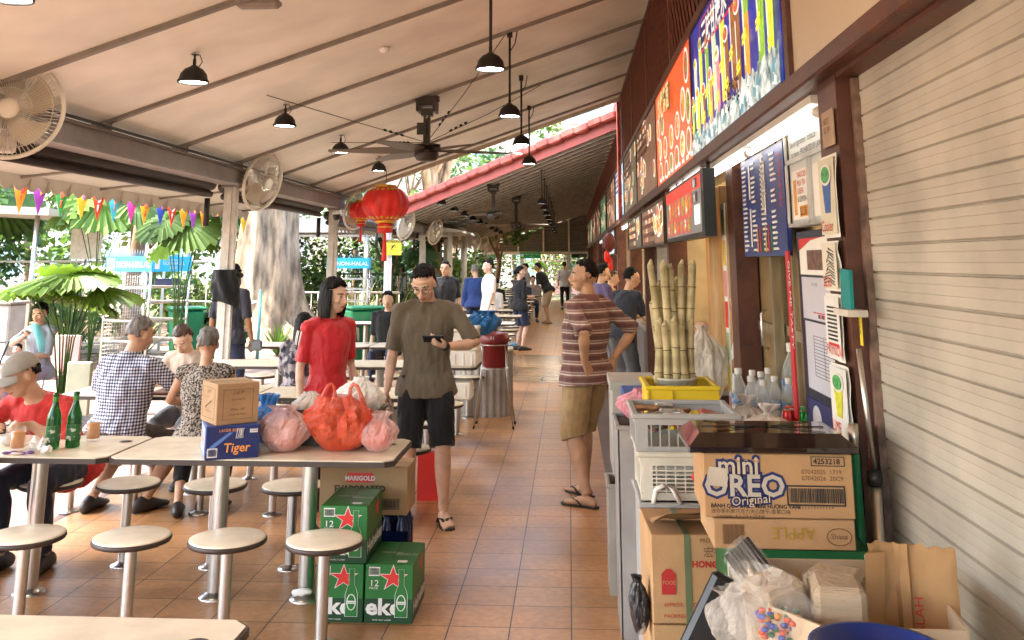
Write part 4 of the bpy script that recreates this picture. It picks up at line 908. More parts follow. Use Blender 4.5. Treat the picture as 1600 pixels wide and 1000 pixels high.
greencarton(-1.155, 5.34, .27, 'green beer carton with red star on top of the stack behind the stool', 'eke')
# evaporated creamer carton and water pack
t = carton('creamer_carton', 'brown MARIGOLD evaporated creamer carton on the blue bottle pack', (-1.175, 5.84, .36), (.5, .28, .25), 0)
b = B(); b.prism([(-.075, 0), (.075, 0), (.075, .052), (-.075, .052)], (-.02, -.141, .17), X_, Z_, .001, 0); b.text('MARIGOLD', .034, (-.02, -.1435, .182), m=1, al='CENTER', off=.001); b.text('EVAPORATED', .047, (-.02, -.1425, .122), m=2, al='CENTER', off=.0015); b.text('CREAMER', .047, (-.005, -.1425, .078), m=2, al='CENTER', off=.0015); barcode(b, (.09, -.1415, .035), X_, .11, .045, m=2, frame=.003, n=24); b.obj('printed_lettering', [STAR, WINK, INK], t)
t = thing('water_bottle_pack', 'dark blue shrink-wrapped bottle pack under the creamer carton', 'bottle pack', (-1.09, 5.86, 0)); DBL = mat('dark_blue_shrink_wrap', (.006, .01, .075), .2, var=.3, bump=.3, bscale=12)
b = B()
for i in range(4):
    for j in range(3): b.lathe([(0, .002), (.036, .004), (.04, .02), (.04, .25), (.034, .29), (.02, .33), (.018, .352), (0, .354)], (-.125 + .083 * i, -.083 + .083 * j, 0), 14)
b.obj('wrapped_bottles', DBL, t); b = B(); b.bb(-.17, .17, -.129, -.1275, .03, .27); b.obj('wrap_sheet', DBL, t); b = B(); b.text('ICE\nMOUNTAIN', .035, (-.13, -.131, .17)); b.prism([(0, 0), (.075, 0), (.075, .065), (0, .065)], (.03, -.1295, .06), X_, Z_, .0006, 0); b.tube([(-.15, -.13, .22), (-.08, -.13, .25), (-.02, -.13, .215)], .002, 4); b.obj('printed_lettering', WINK, t)
t = thing('red_paper_bag', 'bright red paper bag with string handles standing behind the standing man', 'paper bag', (-1.06, 7.65, 0)); b = B(); b.box((0, 0, .17), (.2, .1, .34), tp=(1.02, .8)); b.obj('bag_body', mat('red_paper', (.7, .03, .02), .5, var=.05), t); b = B(); b.tube([(.05, -.05, .34), (.1, -.05, .38), (.13, -.05, .34), (.11, -.05, .27)], .006, 6); b.obj('handle', WHITE, t)
tiedbag('red_floor_bag', 'red plastic bag lying on the floor under the table behind the steel legs', (-1.78, 7.3, 0), .28, .24, .3, FILM_RED, seed=11)
b = B(); b.ell((0, 0, 0), (.05, .03, .018), 12); tag(b.obj('crumpled_tissue', PAPER, loc=(-1.42, 5.4, .05), noise=(.02, 30)), 'crumpled white tissue at the foot of the steel table leg', 'tissue')
# things on the left table
def beerbottle(x, y, lab, first=[None]):
    if first[0]: return dup(first[0], (x, y, .753), label=lab)
    t = thing('beer_bottle', lab, 'bottle', (x, y, .753)); GG = mat('green_bottle_glass', (.01, .2, .03), .06, var=0, trans=.75, ior=1.5)
    B().lathe([(0, 0), (.036, .001), (.038, .008), (.038, .155), (.034, .18), (.018, .225), (.0145, .25), (.0145, .275), (.0165, .277), (.0165, .29), (.013, .292), (.012, .275), (.0125, .25)], n=28).obj('glass_bottle', GG, t)
    B().lathe([(.0386, .04), (.0386, .125)], n=28).obj('paper_label', mat('green_label', (.02, .12, .03), .5, col2=(.5, .5, .4), thr=(.58, .6), scale=35), t); B().lathe([(.0155, .225), (.0152, .272)], n=20).obj('neck_foil', mat('neck_foil', (.05, .22, .05), .3, .4), t)
    first[0] = t; return t
beerbottle(-2.83, 5.36, 'left green beer bottle on the table by the mug'); beerbottle(-2.745, 5.42, 'right green beer bottle on the table by the mug')
def mug(x, y, lab):
    t = thing('beer_mug', lab, 'mug', (x, y, .753)); GL = mat('clear_glass', (.85, .85, .82), .03, var=0, alpha=.1)
    B().lathe([(0, 0), (.036, 0), (.038, .01), (.037, .12), (.034, .12), (.034, .015), (0, .014)], n=28).obj('glass', GL, t); B().lathe([(0, .016), (.0335, .016), (.0335, .1), (0, .1)], n=24).obj('beer', mat('amber_beer', (.55, .2, .012), .1, var=0), t)
    b = B(); b.tube([(.036, 0, .1), (.06, 0, .095), (.066, 0, .06), (.055, 0, .03), (.037, 0, .025)], .0055, 8); b.obj('handle', GL, t); return t
mug(-2.99, 5.3, 'glass mug of amber beer in front of the man in the cap'); mug(-2.72, 5.6, 'second mug of amber beer behind the green bottles')
t = thing('soup_bowl', 'white bowl on the table before the man in the cap', 'bowl', (-3.12, 5.45, .753)); B().lathe([(0, 0), (.03, 0), (.05, .02), (.065, .055), (.062, .055), (.045, .02), (0, .01)], n=28).obj('bowl', WHITE, t)
t = thing('dinner_plate', 'white oval plate at the left picture edge on the table', 'plate', (-3.27, 5.32, .753)); B().lathe([(0, .004), (.07, .005), (.11, .02), (.108, .024), (.07, .01), (0, .009)], n=32).obj('plate', WHITE, t); b = B(); b.ell((0, 0, .018), (.06, .05, .02), 14); b.obj('food', mat('noodles_food', (.4, .2, .08), .6, var=.5, scale=30), t, noise=(.01, 60))
b = B(); b.grid(lambda u, v: ((u - .5) * .14, (v - .5) * .08 + .04 * sin(u * 5), .03 + .05 * mn.noise(V((u * 3, v * 3, 1)))), 14, 12); b.grid(lambda u, v: ((u - .5) * .08 - .02, (v - .5) * .06, .05 + .06 * mn.noise(V((u * 3, v * 3, 5)))), 10, 10); tag(b.obj('used_tissue', PAPER, loc=(-2.82, 5.22, .755)), 'crumpled white tissue beside the green bottles on the table', 'tissue')
b = B()
for k in range(5): b.ell((.03 * k - .06, .02 * sin(k * 2), .008), (.025, .012, .008), 10)
tag(b.obj('sauce_sachets', mat('purple_sachet', (.2, .08, .3), .3, col2=(.6, .5, .4), thr=(.5, .55)), loc=(-2.93, 5.2, .753)), 'small crumpled purple sachets on the table by the tissue', 'sachets')
# food on the third-row table
t = thing('food_tray', 'small brown tray with bowl between the diners at the third row table', 'tray', (-3.05, 7.6, .753)); B().box((0, 0, .01), (.36, .26, .02), bev=.008).obj('tray', mat('brown_tray', (.1, .03, .02), .4), t); B().lathe([(0, .022), (.04, .022), (.08, .08), (.075, .08), (0, .03)], n=24).obj('bowl', mat('cream_bowl', (.6, .5, .35), .4), t)
# ---------------------------------------------------------------- styrofoam boxes, blue bag, bucket stand
FOAM = mat('white_styrofoam', (.72, .68, .6), .8, var=.06, bump=.15, bscale=90)
def foam(x, y, z, w, d, h, lab, rib=True, lid=True):
    t = thing('foam_box', lab, 'foam box', (x, y, z), group='white foam boxes beside the red bucket'); B().box((0, 0, h / 2), (w, d, h), bev=.012).obj('box_body', FOAM, t)
    if rib:
        b = B()
        for k in range(5): b.box((-w / 2 + w * (k + .5) / 5, -d / 2 - .003, h * .42), (.012, .012, h * .7), bev=.003)
        for k in range(4): b.box((w / 2 + .003, -d / 2 + d * (k + .5) / 4, h * .42), (.012, .012, h * .7), bev=.003)
        b.obj('moulded_ribs', FOAM, t)
    if lid: B().box((0, 0, h + .02), (w + .012, d + .012, .038), bev=.01).obj('lid', FOAM, t)
    return t
foam(-1.12, 9.86, .753, .42, .5, .15, 'ribbed white foam box on the fourth row table, lower one'); foam(-1.12, 9.86, .945, .4, .48, .13, 'plain white foam box stacked on the ribbed one', rib=False)
foam(-1.2, 9.7, 0.45, .48, .3, .16, 'long white foam box under the fourth row table top', lid=False)
t = thing('foam_tub', 'open white foam tub on the upper foam box holding wrapped food', 'tub', (-1.22, 9.9, 1.115)); B().loft([(0, 0, 0), (0, 0, .02), (0, 0, .12), (0, 0, .12), (0, 0, .03)], [(.1, .09), (.12, .1), (.15, .12), (.14, .11), (.11, .09)], n=24).obj('tub', FOAM, t); b = B(); b.ell((0, 0, .1), (.11, .09, .05)); b.obj('wrapped_food', FILM_WHITE, t, noise=(.03, 16))
tiedbag('blue_bag', 'shiny blue plastic bag on the foam boxes in front of the man in white', (-.93, 10.25, 1.0), .34, .3, .25, mat('opaque_blue_bag', (.01, .12, .33), .3, var=.3, bump=.6, bscale=16), seed=9, knot=.9, kr=.5, top=.6)
t = thing('ribbed_grey_bins', 'grey fluted metal bin standing behind the bucket stand', 'bin', (-1.02, 11.75, 0)); b = B()
n = 96; pr = [((.33 + .012 * (k % 4 in (1, 2))) * cos(2 * pi * k / n), (.25 + .012 * (k % 4 in (1, 2))) * sin(2 * pi * k / n)) for k in range(n)]; b.prism(pr, (0, 0, 0), X_, (0, 1, 0), .72); b.obj('fluted_body', mat('fluted_grey_metal', (.36, .33, .29), .45, .3, .15), t); b = B(); b.loft([(0, 0, .72), (0, 0, .76)], [(.35, .27), (.34, .26)], n=40); b.obj('top_plate', WHITE, t)
t = thing('stand_bucket', 'dark red lidded bucket resting on the wire stand by the aisle', 'bucket', (-.83, 10.9, .62)); MR = mat('maroon_plastic', (.17, .012, .012), .35, var=.1)
B().lathe([(0, 0), (.125, 0), (.13, .01), (.15, .27), (.155, .275)], n=32).obj('pail', MR, t); B().lathe([(.16, .27), (.163, .29), (.155, .345), (.14, .36), (.05, .375), (0, .376)], n=32).obj('lid', MR, t); B().lathe([(0, .376), (.02, .38), (.025, .41), (0, .415)], n=14).obj('knob', MR, t); B().text('01', .05, (-.04, -.166, .3)).obj('painted_number', WHITE, t)
t = thing('wire_stand', 'thin wire stand with splayed legs under the red bucket', 'stand', (-.83, 10.9, 0)); b = B(); b.loft([(.17 * cos(a), .17 * sin(a), .86) for a in [2 * pi * k / 24 for k in range(25)]], [.006] * 25, n=6); b.loft([(.15 * cos(a), .15 * sin(a), .61) for a in [2 * pi * k / 24 for k in range(25)]], [.005] * 25, n=6); b.tube([(-.16, 0, .61), (.16, 0, .61)], .005); b.tube([(0, -.16, .61), (0, .16, .61)], .005); b.obj('ring_frame', STEEL, t)
for (dx, dy) in ((-1, -.8), (1, -.8), (-1, .8), (1, .8)):
    l = B().tube([(dx * .12, dy * .12, .86), (dx * .14, dy * .14, .55), (dx * .21, dy * .21, .03)], .007).obj('leg', STEEL, t); B().cyl((dx * .21, dy * .21, .03), (dx * .215, dy * .215, 0), .011, n=8).obj('rubber_foot', IRON, l)
tag(B().box((0, 0, 0), (.16, .1, .03), bev=.01).obj('tissue_pack', mat('tissue_pack_blue', (.6, .65, .7), .4, col2=(.05, .3, .6), thr=(.5, .52), scale=12), loc=(-.72, 12.0, .77)), 'small white and blue tissue pack on the table corner', 'tissue pack')
# ---------------------------------------------------------------- right side: signs, stalls, goods
NY = (0, -1, 0)
SIGNF = mat('sign_frame_brown', (.06, .03, .02), .4)
def rpanel(b, y0, y1, z0, z1, x, m=0, th=.002):   # rectangle on a plane facing -X
    b.prism([(0, 0), (y1 - y0, 0), (y1 - y0, z1 - z0), (0, z1 - z0)], (x, y1, z0), NY, Z_, th, m)
def ov(a, c, n=18): return [(a * cos(2 * pi * k / n), c * sin(2 * pi * k / n)) for k in range(n)]
def lum(name, col, e=.5, **k): return mat(name, col, .35, var=k.pop('var', .08), emis=e, **k)
# juice sign
t = thing('juice_sign', 'large blue lit juice sign with tall drinks over the near stall', 'sign', (.845, 0, 0)); Y0, Y1, Z0, Z1 = 3.71, 6.4, 2.44, 3.26
B().bb(-.0, .05, Y0, Y1, Z0, Z1).obj('lightbox_panel', lum('lit_blue_panel', (.012, .02, .22), .55, var=.5, scale=2.5), t)
cols = [(.75, .62, .05), (.55, .65, .05), (.75, .3, .04), (.2, .38, .04), (.7, .2, .25), (.22, .09, .03), (.45, .6, .35), (.65, .08, .03), (.6, .6, .5)]
CM = [lum('drink_colour_%s' % 'abcdefghi'[i], c, .55, var=.3, scale=22) for i, c in enumerate(cols)]; WL = lum('lit_white', (.8, .78, .72), .5); RL = lum('lit_red', (.62, .03, .02), .6); YL = lum('lit_yellow', (.8, .68, .03), .6); TEA = lum('lit_ice_blue', (.12, .35, .42), .4, var=.7, scale=14, col2=(.6, .7, .7), thr=(.35, .6)); DARKB = lum('lit_dark_beans', (.05, .02, .015), .1)
b = B(); random.seed(3)
dr = [(6.2, .42, .13, 8, 0), (5.95, .5, .15, 1, 0), (5.68, .46, .15, 3, 0), (5.4, .55, .16, 6, 0), (5.1, .62, .17, 0, 0), (4.78, .66, .17, 5, 0), (4.42, .7, .17, 2, 0), (4.08, .56, .18, 3, 0), (6.32, .26, .12, 3, 1), (6.08, .28, .13, 0, 1), (5.82, .26, .13, 5, 1), (5.54, .3, .14, 2, 1), (5.26, .36, .15, 4, 1), (4.95, .4, .15, 5, 1), (4.6, .46, .15, 5, 1), (3.86, .34, .14, 1, 1)]
for (y, h, w, c, fr) in dr:
    z0 = Z0 + (.09 if fr else .16); zz = min(z0 + h, Z1 - .06); L = zz - z0; x_ = -.002 - .007 * fr
    b.prism([(-w * .36, 0), (w * .36, 0), (w * .43, L * .5), (-w * .43, L * .5)], (x_, y, z0), NY, Z_, .001, c); b.prism([(-w * .43, L * .5), (w * .43, L * .5), (w * .5, L), (-w * .5, L)], (x_, y, z0), NY, Z_, .001, c if fr else (c + (1 if c in (0, 2) else 0)) % 9)
    b.prism(ov(w * .52, w * .3), (x_ - .0015, y, zz), NY, Z_, .001, 9); b.prism(ov(w * .42, w * .22), (x_ - .003, y, zz), NY, Z_, .001, (c + 2) % 9)
    for q in range(3): b.prism(ov(w * .1, w * .08, 8), (x_ - .0045, y - w * .2 + w * .2 * q, zz + w * .05 * (q % 2)), NY, Z_, .0008, 10 if q % 2 else 15)
    b.prism([(-w * .28, L * .1), (-w * .2, L * .1), (-w * .26, L * .85), (-w * .36, L * .85)], (x_ - .0015, y, z0), NY, Z_, .001, 9)
    if not fr: b.prism([(w * .1, 0), (w * .16, 0), (w * .4, w * .9), (w * .34, w * .9)], (x_ - .006, y, zz - w * .1), NY, Z_, .0008, 15)
    b.prism([(0, 0), (.1, .02), (.1, .04), (0, .02)], (-.0165, y + w * .2, z0 + L * .3), NY, Z_, .0008, 12); b.prism([(0, 0), (.1, .02), (.1, .04), (0, .02)], (-.0165, y + w * .2, z0 + L * .3 - .03), NY, Z_, .0008, 12)
ice = [(0, 0)] + [((Y1 - Y0) * k / 60, .07 + .035 * abs(mn.noise(V((k * .9, 3, 0)))) * 2 + (.03 if k % 3 == 0 else 0) + .0012 * k) for k in range(61)] + [(Y1 - Y0, 0)]
b.prism(ice, (-.0135, Y1, Z0), NY, Z_, .001, 11)
for k in range(70):
    y = Y0 + .04 + (Y1 - Y0 - .08) * random.random(); z = Z0 + .01 + .1 * random.random(); q = .018 + .03 * random.random(); b.prism([(-q, 0), (-q * .2, q * .9), (q, q * .6), (q * .7, -q * .3)], (-.0155 - .0003 * (k % 3), y, z), NY, Z_, .0004, (9, 11, 16)[k % 3])
for k in range(60): b.ell((-.0165, 4.6 + .4 * random.random(), Z0 + .08 + .14 * random.random()), (.002, .011, .009), 6, m=14)
b.obj('drink_pictures', CM + [WL, lum('lit_green', (.1, .4, .05), .5), TEA, YL, lum('lit_pink', (.75, .35, .35), .5), DARKB, lum('lit_straw_red', (.6, .1, .06), .4), lum('lit_deep_ice', (.1, .3, .4), .35)], t)
b = B(); b.prism([(0, 0), (1.25, 0), (1.25, .2), (0, .2)], (-.002, 5.9, 3.03), NY, Z_, .0015, 0); b.prism([(.01, .01), (1.24, .01), (1.24, .19), (.01, .19)], (-.004, 5.9, 3.03), NY, Z_, .0012, 1); b.text('三味甘蔗水', .19, (-.0062, 5.85, 3.055), NY, Z_, m=2, off=.004); b.obj('title_lettering', [RL, lum('lit_navy', (.01, .015, .15), .3), WL], t)
b = B()
for (a, c, d, e) in ((Y0, Y1, Z0 - .02, Z0), (Y0, Y1, Z1, Z1 + .02), (Y1, Y1 + .02, Z0 - .02, Z1 + .02)): b.bb(-.012, .05, a, c, d, e)
b.obj('sign_frame', SIGNF, t)
# food signs
def dish(b, y, z, a, c, mi, k=0):
    b.prism(ov(a, c), (-.002 - k * .0012, y, z), NY, Z_, .001, 1); b.prism(ov(a * .8, c * .8), (-.0032 - k * .0012, y, z), NY, Z_, .001, mi)
    for q in range(4): an = q * 1.7 + y * 9; b.prism(ov(a * .28, c * .2, 8), (-.0044 - k * .0012 - .0002 * q, y + cos(an) * a * .4, z + sin(an) * c * .45), NY, Z_, .0008, 2 + (mi + q * 2) % 6)
FOODC = [lum('lit_food_%s' % 'abcdef'[i], c, .42, var=.4, scale=30) for i, c in enumerate([(.5, .1, .03), (.6, .3, .06), (.2, .3, .05), (.65, .15, .05), (.35, .15, .06), (.7, .5, .2)])]
t = thing('food_sign', 'orange red lit sign full of oval food dishes beside the juice sign', 'sign', (.845, 0, 0)); B().bb(0, .05, 6.45, 9.1, 2.44, 3.3).obj('lightbox_panel', lum('lit_orange_panel', (.68, .085, .02), .6, var=.1), t)
b = B(); random.seed(5)
for k, (fy, fz, a, c) in enumerate([(6.7, 3.12, .13, .13), (6.95, 2.88, .15, .13), (6.65, 2.82, .12, .13), (7.35, 2.78, .15, .11), (6.68, 2.58, .13, .1), (7.05, 2.6, .15, .1), (7.45, 2.55, .15, .09), (7.8, 2.75, .15, .1), (7.85, 2.55, .14, .08), (8.3, 2.72, .15, .1), (8.25, 2.53, .14, .08), (8.75, 2.75, .14, .1), (8.75, 2.55, .14, .09), (8.9, 2.95, .13, .1), (8.5, 2.95, .13, .1)]): dish(b, fy, fz, a, c, 2 + k % 6, 0)
for k in range(10): b.prism([(0, 0), (.12, 0), (.12, .03), (0, .03)], (-.002, 6.6 + k * .25, 2.46), NY, Z_, .001, 1)
b.obj('dish_pictures', [RL, WL] + FOODC, t); B().text('炒粿条面', .24, (-.03, 8.6, 3.0), NY, Z_, off=.006).obj('raised_lettering', lum('lit_cream_letter', (.8, .65, .3), .4), t); b = B(); b.text('炒粿条面', .24, (-.02, 8.585, 2.99), NY, Z_, off=.012); b.obj('letter_shadow_edge', BLACK, t)
def plainsign(y0, y1, z0, z1, m, lab, pic, x=.85, name='stall_sign', th=.05):
    t = thing(name, lab, 'sign', (x, 0, 0)); B().bb(0, th, y0, y1, z0, z1).obj('panel', m, t); b = B(); random.seed(int(y0 * 10))
    for k in range(14):
        y = y0 + .15 + (y1 - y0 - .3) * random.random(); z = z0 + .08 + (z1 - z0 - .16) * random.random(); dish(b, y, z, .12, .09, 2 + k % 6, k % 4)
    for k in range(4): b.prism([(0, 0), ((y1 - y0) * .5, 0), ((y1 - y0) * .5, .04), (0, .04)], (-.009, y1 - .2, z1 - .1 - .09 * k), NY, Z_, .001, 0)
    b.obj('printed_pictures', [pic, WL] + FOODC, t)
    b = B()
    for (a, c, d, e) in ((y0, y1, z0 - .02, z0), (y0, y1, z1, z1 + .02), (y1, y1 + .025, z0 - .02, z1 + .02), (y0 - .025, y0, z0 - .02, z1 + .02)): b.bb(-.012, th, a, c, d, e)
    b.obj('sign_frame', SIGNF, t); return t
TANS = mat('faded_tan_sign', (.4, .24, .17), .5, var=.15); FAD = mat('faded_brown_print', (.2, .07, .05), .5)
plainsign(9.15, 11.85, 2.46, 3.3, TANS, 'faded tan unlit stall sign next to the orange food sign', FAD)
plainsign(11.9, 14.6, 2.46, 3.28, mat('faded_olive_sign', (.3, .26, .17), .5), 'faded olive stall sign with dim food pictures', FAD)
plainsign(14.7, 17.3, 2.46, 3.28, lum('lit_pale_blue', (.4, .55, .65), .35), 'pale blue white lit stall sign far along the fascia', BLUE)
for k in range(6): plainsign(17.6 + 4.4 * k, 21.4 + 4.4 * k, 2.46, 3.28, [TANS, lum('lit_green_panel', (.1, .3, .15), .2), mat('faded_red_sign', (.35, .06, .04), .5)][k % 3], 'small distant stall sign on the fascia, %s after the pale blue one' % ords[k], FAD)
# hanging lightbox 2
t = thing('hanging_menu_sign', 'black framed lit menu box with dishes hanging below the fascia', 'sign', (.8, 0, 0)); B().bb(-.0, .07, 5.75, 7.95, 1.9, 2.3).obj('box_case', BLACK, t)
b = B(); rpanel(b, 5.85, 7.9, 1.93, 2.28, -.001, 0); rpanel(b, 5.85, 7.9, 2.2, 2.28, -.003, 1, .001)
for k in range(7): dish(b, 6.35 + .21 * k, 2.13, .085, .085, 3 + k % 5, 2); dish(b, 6.45 + .21 * k, 2.0, .075, .06, 3 + (k + 2) % 5, 2)
rpanel(b, 5.9, 6.15, 1.98, 2.1, -.005, 2); rpanel(b, 6.0, 6.25, 2.21, 2.27, -.005, 8, .001); rpanel(b, 6.0, 6.25, 2.12, 2.18, -.005, 8, .001); b.text('海鲜', .06, (-.0072, 6.2, 2.215), NY, Z_, m=2); b.text('炒饭', .06, (-.0072, 6.2, 2.125), NY, Z_, m=2)
b.obj('menu_face', [lum('lit_grey_face', (.16, .15, .15), .4), RL, WL] + FOODC[:5] + [BLACK], t)
b = B(); b.cyl((.07, 6, 2.3), (.07, 6, 2.38), .012); b.cyl((.07, 7.7, 2.3), (.07, 7.7, 2.38), .012); b.obj('hanger_rods', IRON, t)
plainsign(8.35, 10.85, 1.92, 2.28, TANS, 'faded tan hanging menu board left of the lit menu box', FAD, x=.82, name='hanging_menu_sign', th=.06); plainsign(10.95, 13.3, 1.92, 2.28, mat('dull_grey_sign', (.2, .18, .15), .5), 'dull grey hanging menu board farther along the stalls', FAD, x=.82, name='hanging_menu_sign', th=.06)
plainsign(17.5, 20, 1.9, 2.3, lum('lit_pale_blue', (.4, .55, .65), .35), 'small lit pale menu board hanging over the far counter', BLUE, x=.82, name='hanging_menu_sign', th=.06)
# tubes
TUBE = mat('lit_fluorescent_tube', (1, .98, .92), .5, emis=1.8, var=0)
def tubelight(x, y0, y1, z, lab):
    t = thing('fluorescent_tube', lab, 'lamp', (x, y0, z)); L = y1 - y0
    B().bb(-.03, .03, 0, L, .03, .06).obj('batten', WHITE, t)
    for k in range(2): a, c = .04 + k * L / 2, (k + 1) * L / 2 - .04; q = B().cyl((-.0, a, 0), (0, c, 0), .016, n=12).obj('tube', TUBE, t); b = B(); b.cyl((0, a - .03, 0), (0, a, 0), .02, n=10); b.cyl((0, c, 0), (0, c + .03, 0), .02, n=10); b.obj('end_cap', WHITE, q)
    return t
tubelight(.93, 3.55, 6.4, 2.3, 'bright fluorescent tube pair under the juice sign')
tubelight(.88, 6.3, 8.3, 2.34, 'bright fluorescent tube above the hanging menu box')
tubelight(.93, 14.2, 16.8, 2.3, 'lit fluorescent tube under the pale blue sign'); tubelight(.93, 20.5, 23, 2.3, 'distant lit fluorescent tube over the far stalls'); tubelight(.93, 26, 30, 2.3, 'farthest lit fluorescent tube over the stalls')
WT = mat('warm_stall_tube', (1, .76, .45), .5, emis=12, var=0)
for i, (y, x) in enumerate(((4.7, 2.0), (7.2, 2.1), (10, 2.2), (13.2, 2.0), (16.8, 2.0), (21, 2.0), (26, 2.0), (33, 2.0))):
    t = thing('stall_ceiling_lamp', 'warm ceiling lamp inside the %s stall from the camera' % ords[i], 'lamp', (x, y, 2.4)); B().cyl((0, -.6, 0), (0, .6, 0), .03, n=10).obj('tube', WT, t); B().bb(-.05, .05, -.65, .65, .03, .06).obj('batten', WHITE, t)
# speaker box above sign
t = thing('black_speaker', 'black speaker fixed on the lattice at the top edge above the signs', 'speaker', (.74, 5.45, 3.37)); B().box((0, 0, 0), (.16, .34, .14), bev=.02, rx=.1).obj('case', BLACK, t); B().bb(-.03, .12, -.03, .03, -.02, .02).obj('bracket', IRON, t)
# blue hanging menu board
t = thing('menu_board', 'tall dark blue hanging drinks menu board with white text', 'menu', (.98, 0, 0)); B().bb(0, .02, 4.42, 5.5, 1.78, 2.3).obj('board', mat('navy_menu_board', (.015, .035, .2), .3, var=.2), t)
b = B(); random.seed(9)
for c in range(4):
    for k in range(19):
        y = 5.46 - c * .25; z = 2.27 - k * .025
        if random.random() < .9: b.prism([(0, 0), (.06 + .09 * random.random(), 0), (.1, .011), (0, .011)], (-.002, y, z - .012), NY, Z_, .001, 0)
for (y, z, h) in ((5.27, 1.83, .2), (5.27, 2.08, .18), (4.93, 2.02, .25), (4.88, 1.98, .27)): b.prism([(0, 0), (.035, 0), (.035, h), (0, h)], (-.002, y, z), NY, Z_, .001, 0)
for k in range(6): b.prism([(0, 0), (.03, 0), (.02, .13), (.01, .13)], (-.003, 5.1 - k * .07, 1.8), NY, Z_, .001, 1 + k % 3)
b.text('LOHMEI', .07, (-.003, 4.52, 2.25), (0, 0, -1), NY, m=2); b.text('DRINKS', .035, (-.003, 5.46, 2.282), NY, Z_, m=0); b.obj('menu_print', [WINK, mat('print_orange', (.7, .3, .03), .5), RED, GREEN], t)
b = B(); b.cyl((.01, 4.6, 2.3), (.01, 4.6, 2.38), .006); b.cyl((.01, 5.3, 2.3), (.01, 5.3, 2.38), .006); b.obj('hanger_rods', IRON, t)
# glazed notice panel
t = thing('notice_cabinet', 'white glazed cabinet with tobacco notice and milk tea price poster', 'cabinet', (.99, 0, 0)); B().bb(0, .05, 3.42, 4.34, 1.9, 2.32).obj('cabinet_back', mat('pale_grey_board', (.55, .58, .58), .4, var=.05), t)
b = B(); rpanel(b, 3.42, 4.34, 2.17, 2.19, -.012, 0, .01); rpanel(b, 3.42, 4.34, 1.9, 1.915, -.012, 0, .01); rpanel(b, 4.325, 4.34, 1.9, 2.3, -.012, 0, .01); rpanel(b, 3.95, 3.965, 1.9, 2.18, -.012, 0, .01); b.obj('aluminium_frame', mat('aluminium', (.6, .6, .58), .3, .6), t)
b = B(); b.text('Sale of cigarettes / tobacco', .042, (-.003, 4.31, 2.245), NY, Z_, m=0); b.text('to minors  PROHIBITED BY LAW', .036, (-.003, 4.28, 2.2), NY, Z_, m=0); rpanel(b, 4.0, 4.29, 1.93, 2.14, -.002, 1); rpanel(b, 3.6, 3.93, 1.93, 2.14, -.002, 1)
for i, w in enumerate(('THAI ICED', 'MILK TEA', 'GREEN', '& LEMON')): b.text(w, .034, (-.005, 4.2, 2.105 - .034 * i), NY, Z_, m=2 if i < 3 else 0)
rpanel(b, 4.02, 4.17, 1.94, 1.985, -.004, 3, .001); b.text('$3.50', .05, (-.0065, 4.165, 1.945), NY, Z_, m=0); rpanel(b, 4.22, 4.27, 1.95, 2.1, -.004, 3, .001); b.obj('notice_print', [INK, PAPER, RED, mat('print_orange', (.7, .3, .03), .5)], t)
# black panel with leaflets
t = thing('leaflet_board', 'black board with stuck leaflets and a beer poster beside the red banner', 'notice board', (1.0, 0, 0)); B().bb(0, .03, 3.4, 4.33, .95, 1.88).obj('board', mat('dark_navy_board', (.012, .016, .04), .4), t)
b = B(); rpanel(b, 3.75, 4.28, 1.7, 1.85, -.001, 0); rpanel(b, 3.8, 4.15, 1.72, 1.8, -.003, 3, .001); b.prism([(0, .1), (.2, .14), (.4, .15), (.0, .15)], (-.003, 4.28, 1.7), NY, Z_, .001, 2)
rpanel(b, 3.75, 4.27, 1.52, 1.69, -.001, 4); rpanel(b, 3.85, 4.1, 1.548, 1.552, -.003, 2, .001); b.text('PAY HERE', .02, (-.003, 4.1, 1.655), NY, Z_, m=1)
for k in range(10): rpanel(b, 4.0 - .03 * k, 4.02 - .03 * k, 1.53, 1.545, -.003, 1 + k % 2, .001)
rpanel(b, 3.75, 4.25, 1.24, 1.51, -.001, 4)
for k in range(13): rpanel(b, 3.8, 4.12, 1.455 - .013 * k, 1.457 - .013 * k, -.003, 1, .0008)
rpanel(b, 4.118, 4.12, 1.3, 1.457, -.003, 1, .0008); rpanel(b, 3.96, 3.962, 1.3, 1.457, -.003, 1, .0008)
rpanel(b, 3.7, 4.29, .98, 1.2, -.001, 5); b.prism(ov(.07, .05), (-.003, 4.14, 1.13), NY, Z_, .001, 6); b.prism(ov(.05, .035), (-.005, 4.05, 1.07), NY, Z_, .001, 7); b.text('Tiger', .05, (-.0055, 4.17, 1.02), NY, Z_, m=7, shear=.2)
b.obj('leaflets', [PAPER, INK, RED, mat('photo_brown', (.15, .07, .05), .4, var=.6, scale=30), mat('pale_lilac_paper', (.5, .5, .58), .5, var=.03), NAVY, mat('silver_print', (.5, .52, .55), .3), mat('orange_lettering', (.75, .3, .06), .5, var=0)], t)
t = thing('red_banner_strip', 'narrow vertical red banner with white writing beside the black board', 'banner', (.97, 4.42, 0)); B().bb(0, .008, -.045, .02, 1.09, 1.8).obj('strip', mat('red_banner', (.5, .02, .03), .5), t); B().text('GIVE ME TASTY', .055, (-.002, -.03, 1.76), (0, 0, -1), NY).obj('lettering', WINK, t)
